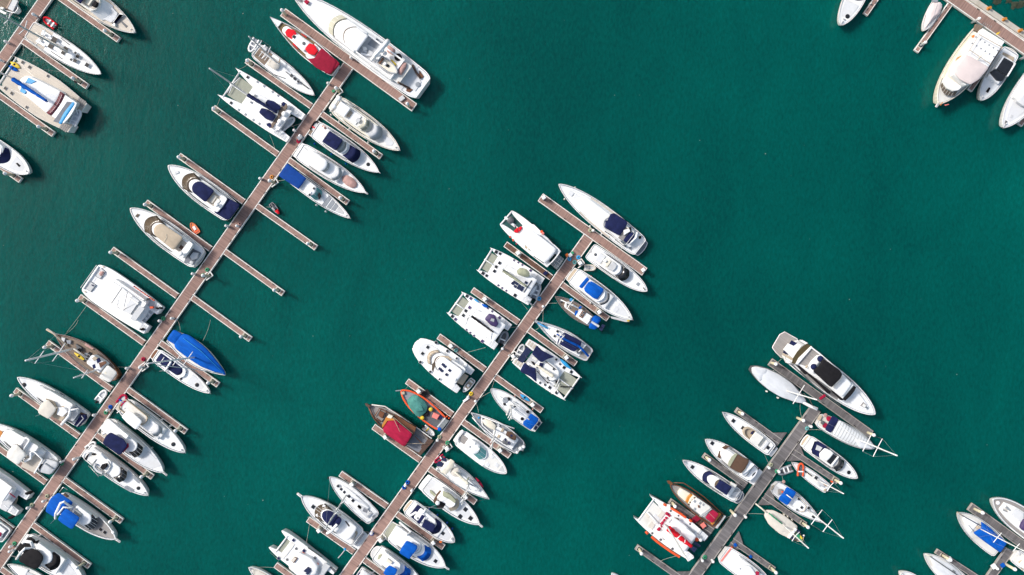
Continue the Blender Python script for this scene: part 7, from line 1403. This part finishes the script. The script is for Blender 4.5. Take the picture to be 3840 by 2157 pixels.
for a in (('white storage box on the cross pontoon near the superyacht stern','T2',2050,1000,'lightgrey'),('red crate on the grey finger beside the varnished wooden yacht','T12',915,840,'maroon',1.2,.45),('small brown crate beside the red crate on the grey finger','T12',975,882,'darkwood',.45,.4),('pinkish bin on the grey finger beside the brown crate','T12',1002,900,'pink',.4,.4,.6),('dark blue box on the dark brown finger by the day charter catamaran','T7',712,880,'navy',.35,.3),('white bin on the middle pier near the boarding ramp','T7',938,715,'white',.3,.3,.6),('green bin on the middle pier near the boarding ramp','T7',955,697,'green',.25,.25,.5),('orange bin on the middle pier edge by the boarding ramp','T7',908,716,'orange',.25,.25,.5),
 ('white box lying on the middle pier near the yellow hose','T8',618,1095,'bright',.6,.18,.3),('dark mesh crate on the brown finger above the orange work boat','T8',232,1045,'rubber',.9,.5,.35),('white box on the grey finger above the pale canvas sailboat','T14',1100,1215,'bright',.75,.3,.35),('white bin on the bottom right grey pier','T14',1845,1315,'bright',.45,.3,.5) if False else ('white crate on the bottom right grey pier','T14',1842,1312,'bright',.4,.35,.4),('blue box on the bottom right grey pier','T14',1985,1295,'blue',.35,.3,.35),('dark step box in the brown finger end by the racing yacht','T1',578,608,'rubber',.5,.3,.12),('green planter near the pile beside the cream flybridge yacht','T3',1148,255,'green',.25,.2,.3),('red bundle on the grey cross pontoon near the white tarpaulin sailboat','T11',1085,672,'crimson',.6,.2,.2),('grey cart on the left pier near the navy bimini yacht','T3',858,655,'grey',.45,.35,.5),('blue box on the right grey finger above the red striped boat','T12',1338,1105,'blue',.25,.25,.3),('blue bucket further along the finger above the red striped boat','T12',1500,1228,'blue',.22,.22,.3)):
    crate(*a)
# mooring lines
def rope(label, t, p, q, za=1.2, zb=DZ+.05, sag=.35, r=.026):
    a = pt(t, *p, za); b = pt(t, *q, zb); P = [a+(b-a)*i/10-Vector((0, 0, sag*4*(i/10)*(1-i/10))) for i in range(11)]
    for v in P: v.z = max(v.z, .06)
    o = Geo().tube(P, r, 5).make('mooring_line', 'rope', None); tag(o, label, 'rope', 'mooring lines')
for a in (('mooring line from the wooden ketch bow up to the finger','T5',(660,165),(815,0),1.6,.6,.9),('mooring line from the blue tarpaulin sailboat across to the empty finger','T5',(2118,215),(2195,0),1.3,.6,.5),('mooring line from the blue tarpaulin sailboat stern to the left pier','T5',(1880,110),(1850,0),1.4,.6,.3),
 ('mooring line from the teak decked catamaran to its finger','T1',(200,432),(300,430),2,.6,.4),('mooring line from the teak catamaran side to the finger','T1',(330,522),(470,540),2,.6,.4),('mooring line at the racing yacht stern','T1',(172,335),(165,425),.6,1.2,.3),
 ('mooring line behind the navy covered catamaran to the pier','T3',(720,575),(870,535),1.0,.7,.3),('mooring line from the navy covered catamaran to the lower finger','T3',(600,635),(645,752),1.5,.6,.2),('mooring line from the catamaran bow to the upper finger','T3',(330,70),(402,35),1.8,.7,.2),('mooring line from the catamaran bow to the lower finger end','T3',(170,318),(140,390),1.8,.7,.2),
 ('mooring line from the purple bimini catamaran to the finger below','T8',(800,608),(625,655),1.6,.6,.2),('mooring line from the purple bimini catamaran to the pier','T8',(1030,422),(1095,415),1.6,.7,.2),('mooring line from the solar panel catamaran stern to the pier','T8',(1140,190),(1195,255),1.6,.7,.2),('mooring line from the small wooden ketch bow to the middle pier','T8',(1470,192),(1385,195),1.3,.7,.3),('mooring line from the navy awning yacht up to the pier','T8',(1335,370),(1342,235),1.4,.7,.3),('mooring line from the navy awning yacht to its finger','T8',(1305,420),(1268,445),1.4,.7,.2),
 ('upper mooring line of the blue bimini sailing yacht','T8',(855,1000),(882,918),1.4,.7,.2),('lower mooring line of the blue bimini sailing yacht','T8',(850,1020),(730,1090),1.4,.7,.2),('mooring line from the grey decked steel yacht to the pier','T8',(735,1215),(712,1125),1.4,.7,.5),('mooring line of the orange work boat to its finger','T9',(430,150),(462,110),1.4,.7,.2),
 ('mooring line from the aft cabin yacht finger to the blunt bow catamaran','T10',(705,730),(672,920),.7,1.8,.1),('mooring line at the stern of the aft cabin yacht','T10',(1265,800),(1320,808),1.5,.7,.2),('mooring line from the beige decked boat to its finger','T10',(170,1160),(350,1165),1.2,.7,.2),('mooring line of the blunt bow catamaran side','T10',(305,1010),(380,1080),1.6,.7,.1),
 ('mooring line from the white tarpaulin sailboat to the grey pier','T11',(875,740),(890,865),1.4,.7,.4),('mooring line from the ribbed awning yacht to the grey pier','T11',(1065,978),(960,978),1.4,.7,.2),('mooring line from the slim open cruiser to the grey pier','T11',(545,1215),(580,1290),1.3,.7,.2),('mooring line from the tan canvas sailboat to the grey pier','T12',(1640,780),(1475,775),1.2,.7,.2),('mooring line from the varnished wooden yacht to the pier','T12',(1235,825),(1290,800),1.5,.7,.2),('mooring line from the red trimmed catamaran to the finger below','T12',(715,1220),(555,1270),1.6,.7,.2),('mooring line from the blue sprayhood yacht to the grey pier','T12',(1845,440),(1830,380),1.4,.7,.2),
 ('mooring line from the blue awning boat to the left pier','T3',(735,1020),(660,1030),1.4,.7,.2),('mooring line of the jet ski to the empty finger','T3',(605,1255),(570,1255),.6,.65,.1,.03),('mooring line from the boxy white catamaran to the water on its left','T4',(150,1180),(0,1380),.65,.1,.1),('mooring line of the white canvas covered boat','T13',(1200,140),(1310,45),1.2,.7,.1),('mooring line along the narrow finger at the top right','T13',(1110,215),(1200,115),.8,1.0,.1),('mooring line from the wooden ketch stern to the left pier','T5',(1230,490),(1310,500),1.7,.7,.2),('mooring line from the black bimini yacht to the grey pontoon','T11',(730,300),(668,345),2.0,.7,.3)):
    rope(*a)
# ---------------------------------------------------------------- seawall beam, tyres and rocks, top right
A = pt('T13', 1470, -60, .9); Bq = pt('T13', 2300, 548, .9); 
def walk(name, label, cat, t, a, c, w, z0, z, mat):
    A = pt(t, *a, z); C = pt(t, *c, z); d = C-A; r = empty(name, ((A.x+C.x)/2, (A.y+C.y)/2, 0), math.atan2(d.y, d.x)); tag(r, label, cat); L = d.length/2
    Geo().box(-L, L, -w/2, w/2, z0, z, .05).make('wall_beam', mat, r); Geo().box(-L, L, -w/2-.16, -w/2-.003, z0, z-.25, .03).make('lower_kerb', 'fascia', r); return r
walk('seawall', 'pale concrete seawall beam behind the top right pier', 'seawall', 'T13', (1450,-60), (2320,532), .98, -1, 1.1, 'concrete')
for x, y, d in ((1685,92,'upper left one'),(1845,207,'middle one'),(2010,325,'lower right one')):
    c = pt('T13', x, y, 1.1); o = Geo().lathe((0, 0, 0), [(.34, 0), (.34, .06), (.16, .08), (.16, .5), (.26, .55), (.26, .68)], 12).make('bollard', 'orangewood', None); o.location = (c.x, c.y, 1.1); tag(o, 'rusty orange bollard on the seawall, '+d+' of three', 'bollard', 'rusty bollards on the seawall')
rk = random.Random(3)
for k, (x, y, s, d) in enumerate(((1775,8,1.3,'leftmost rock'),(1900,15,1.0,'rock in the middle of the row'),(1985,52,1.7,'large rock left of the corner rock'),(2045,40,1.4,'rock in the very corner'))):
    c = pt('T13', x, y, .1); V = []; F = []; n, m = 10, 6
    for i in range(m+1):
        for j in range(n):
            th = math.pi*i/m; ph = 2*math.pi*j/n; q = s*(1+rk.uniform(-.2, .2)); V.append((q*math.sin(th)*math.cos(ph), q*.8*math.sin(th)*math.sin(ph), q*.35*math.cos(th)))
    for i in range(m):
        for j in range(n): F.append((i*n+j, i*n+(j+1) % n, (i+1)*n+(j+1) % n, (i+1)*n+j))
    o = mesh('rock', V, F, 'rockstone', None, True); o.location = (c.x, c.y, -.27*s); tag(o, 'dark wet rock in the water behind the seawall, '+d, 'rock', 'rocks behind the seawall')
# ================================================================ water, light, camera
def water():
    m, nt, N, L, P = _nodes('water')
    tc = N.new('ShaderNodeTexCoord')
    def noise(scale, det, st=(1, 1, 1), rot=0, rough=.55, dist=0):
        mp = N.new('ShaderNodeMapping'); mp.inputs['Scale'].default_value = st; mp.inputs['Rotation'].default_value = (0, 0, rot)
        L.new(tc.outputs['Object'], mp.inputs['Vector']); n = N.new('ShaderNodeTexNoise'); n.inputs['Scale'].default_value = scale
        n.inputs['Detail'].default_value = det; n.inputs['Roughness'].default_value = rough; n.inputs['Distortion'].default_value = dist
        L.new(mp.outputs['Vector'], n.inputs['Vector']); return n.outputs['Fac']
    big = noise(.013, 4, (1, .7, 1), .6)
    rp = N.new('ShaderNodeValToRGB'); e = rp.color_ramp.elements
    e[0].position = .32; e[0].color = WATER_A; e[1].position = .68; e[1].color = WATER_B
    L.new(big, rp.inputs['Fac'])
    # light and dark of fine ripples, painted into the base colour
    fine = noise(2.0, 6, (1, .5, 1), math.radians(-32), .7, .3)
    r2 = N.new('ShaderNodeValToRGB'); r2.color_ramp.elements[0].position = .3; r2.color_ramp.elements[1].position = .72
    r2.color_ramp.elements[0].color = (.76, .78, .78, 1); r2.color_ramp.elements[1].color = (1.27, 1.25, 1.25, 1)
    L.new(fine, r2.inputs['Fac'])
    mx = N.new('ShaderNodeMixRGB'); mx.blend_type = 'MULTIPLY'; mx.inputs['Fac'].default_value = 1
    L.new(rp.outputs['Color'], mx.inputs['Color1']); L.new(r2.outputs['Color'], mx.inputs['Color2'])
    md = noise(.10, 4, (1, .45, 1), math.radians(-28), .6, .6); r4 = N.new('ShaderNodeValToRGB'); r4.color_ramp.elements[0].position = .35; r4.color_ramp.elements[1].position = .65
    r4.color_ramp.elements[0].color = (.92, .92, .93, 1); r4.color_ramp.elements[1].color = (1.08, 1.07, 1.06, 1); L.new(md, r4.inputs['Fac'])
    m5 = N.new('ShaderNodeMixRGB'); m5.blend_type = 'MULTIPLY'; m5.inputs['Fac'].default_value = 1; L.new(mx.outputs['Color'], m5.inputs['Color1']); L.new(r4.outputs['Color'], m5.inputs['Color2']); mx = m5
    fl = noise(1.1, 2, (1, 1, 1), 0, .5); r3 = N.new('ShaderNodeValToRGB'); r3.color_ramp.elements[0].position = .77; r3.color_ramp.elements[1].position = .82
    L.new(fl, r3.inputs['Fac']); m2 = N.new('ShaderNodeMixRGB'); m2.inputs['Color2'].default_value = (.30, .34, .28, 1); L.new(r3.outputs['Color'], m2.inputs['Fac']); L.new(mx.outputs['Color'], m2.inputs['Color1'])
    L.new(m2.outputs['Color'], P.inputs['Base Color'])
    P.inputs['Roughness'].default_value = .14; P.inputs['IOR'].default_value = 1.33; P.inputs['Specular IOR Level'].default_value = .2
    P.inputs['Subsurface Weight'].default_value = WATER_SSS; P.inputs['Subsurface Radius'].default_value = (.8, 1.4, 1.2); P.inputs['Subsurface Scale'].default_value = 4.0
    w1 = noise(.55, 4, (1, .42, 1), math.radians(-32), .6, .4); w2 = noise(2.2, 4, (1, .6, 1), math.radians(-20), .65)
    ad = N.new('ShaderNodeMath'); ad.operation = 'MULTIPLY_ADD'; ad.inputs[1].default_value = .35; L.new(w2, ad.inputs[0]); L.new(w1, ad.inputs[2])
    b = N.new('ShaderNodeBump'); b.inputs['Strength'].default_value = WATER_BUMP; b.inputs['Distance'].default_value = .5
    L.new(ad.outputs[0], b.inputs['Height']); L.new(b.outputs['Normal'], P.inputs['Normal'])
    MATS['water'] = m
WATER_A = (0, .062, .055, 1); WATER_B = (0, .102, .086, 1); WATER_SSS = .9; WATER_BUMP = .15
water()
s = 4000
o = mesh('water', [(-s, -s, 0), (s, -s, 0), (s, s, 0), (-s, s, 0)], [(0, 1, 2, 3)], 'water'); o['kind'] = 'structure'
SUN_AZ = Vector((-.91, .42, 0)).normalized(); EL = math.radians(42)
d = Vector((SUN_AZ.x*math.cos(EL), SUN_AZ.y*math.cos(EL), math.sin(EL)))
sl = bpy.data.lights.new('sun', 'SUN'); sl.energy = 3.3; sl.angle = math.radians(8); sl.color = (1, .98, .95)
so = bpy.data.objects.new('sun', sl); COL.objects.link(so); so.rotation_euler = (-d).to_track_quat('-Z', 'Y').to_euler(); so.location = d*200
w = bpy.data.worlds.new('World'); sc.world = w; w.use_nodes = True; nt = w.node_tree
sk = nt.nodes.new('ShaderNodeTexSky'); sk.sky_type = 'NISHITA'; sk.sun_disc = False; sk.sun_elevation = EL; sk.sun_rotation = math.atan2(SUN_AZ.x, SUN_AZ.y); sk.air_density = 1.6; sk.dust_density = 4.0
nt.links.new(sk.outputs[0], nt.nodes['Background'].inputs['Color']); nt.nodes['Background'].inputs['Strength'].default_value = .15
cam = bpy.data.cameras.new('camera'); co = bpy.data.objects.new('camera', cam); COL.objects.link(co); co.location = (0, 0, CAMH); co.rotation_euler = (0, 0, 0)
cam.sensor_fit = 'HORIZONTAL'; cam.angle = 2*math.atan(92.75/CAMH); cam.clip_end = 9000; cam.clip_start = 1; sc.camera = co
sc.view_settings.view_transform = 'Standard'; sc.view_settings.look = 'None'; sc.view_settings.exposure = 0
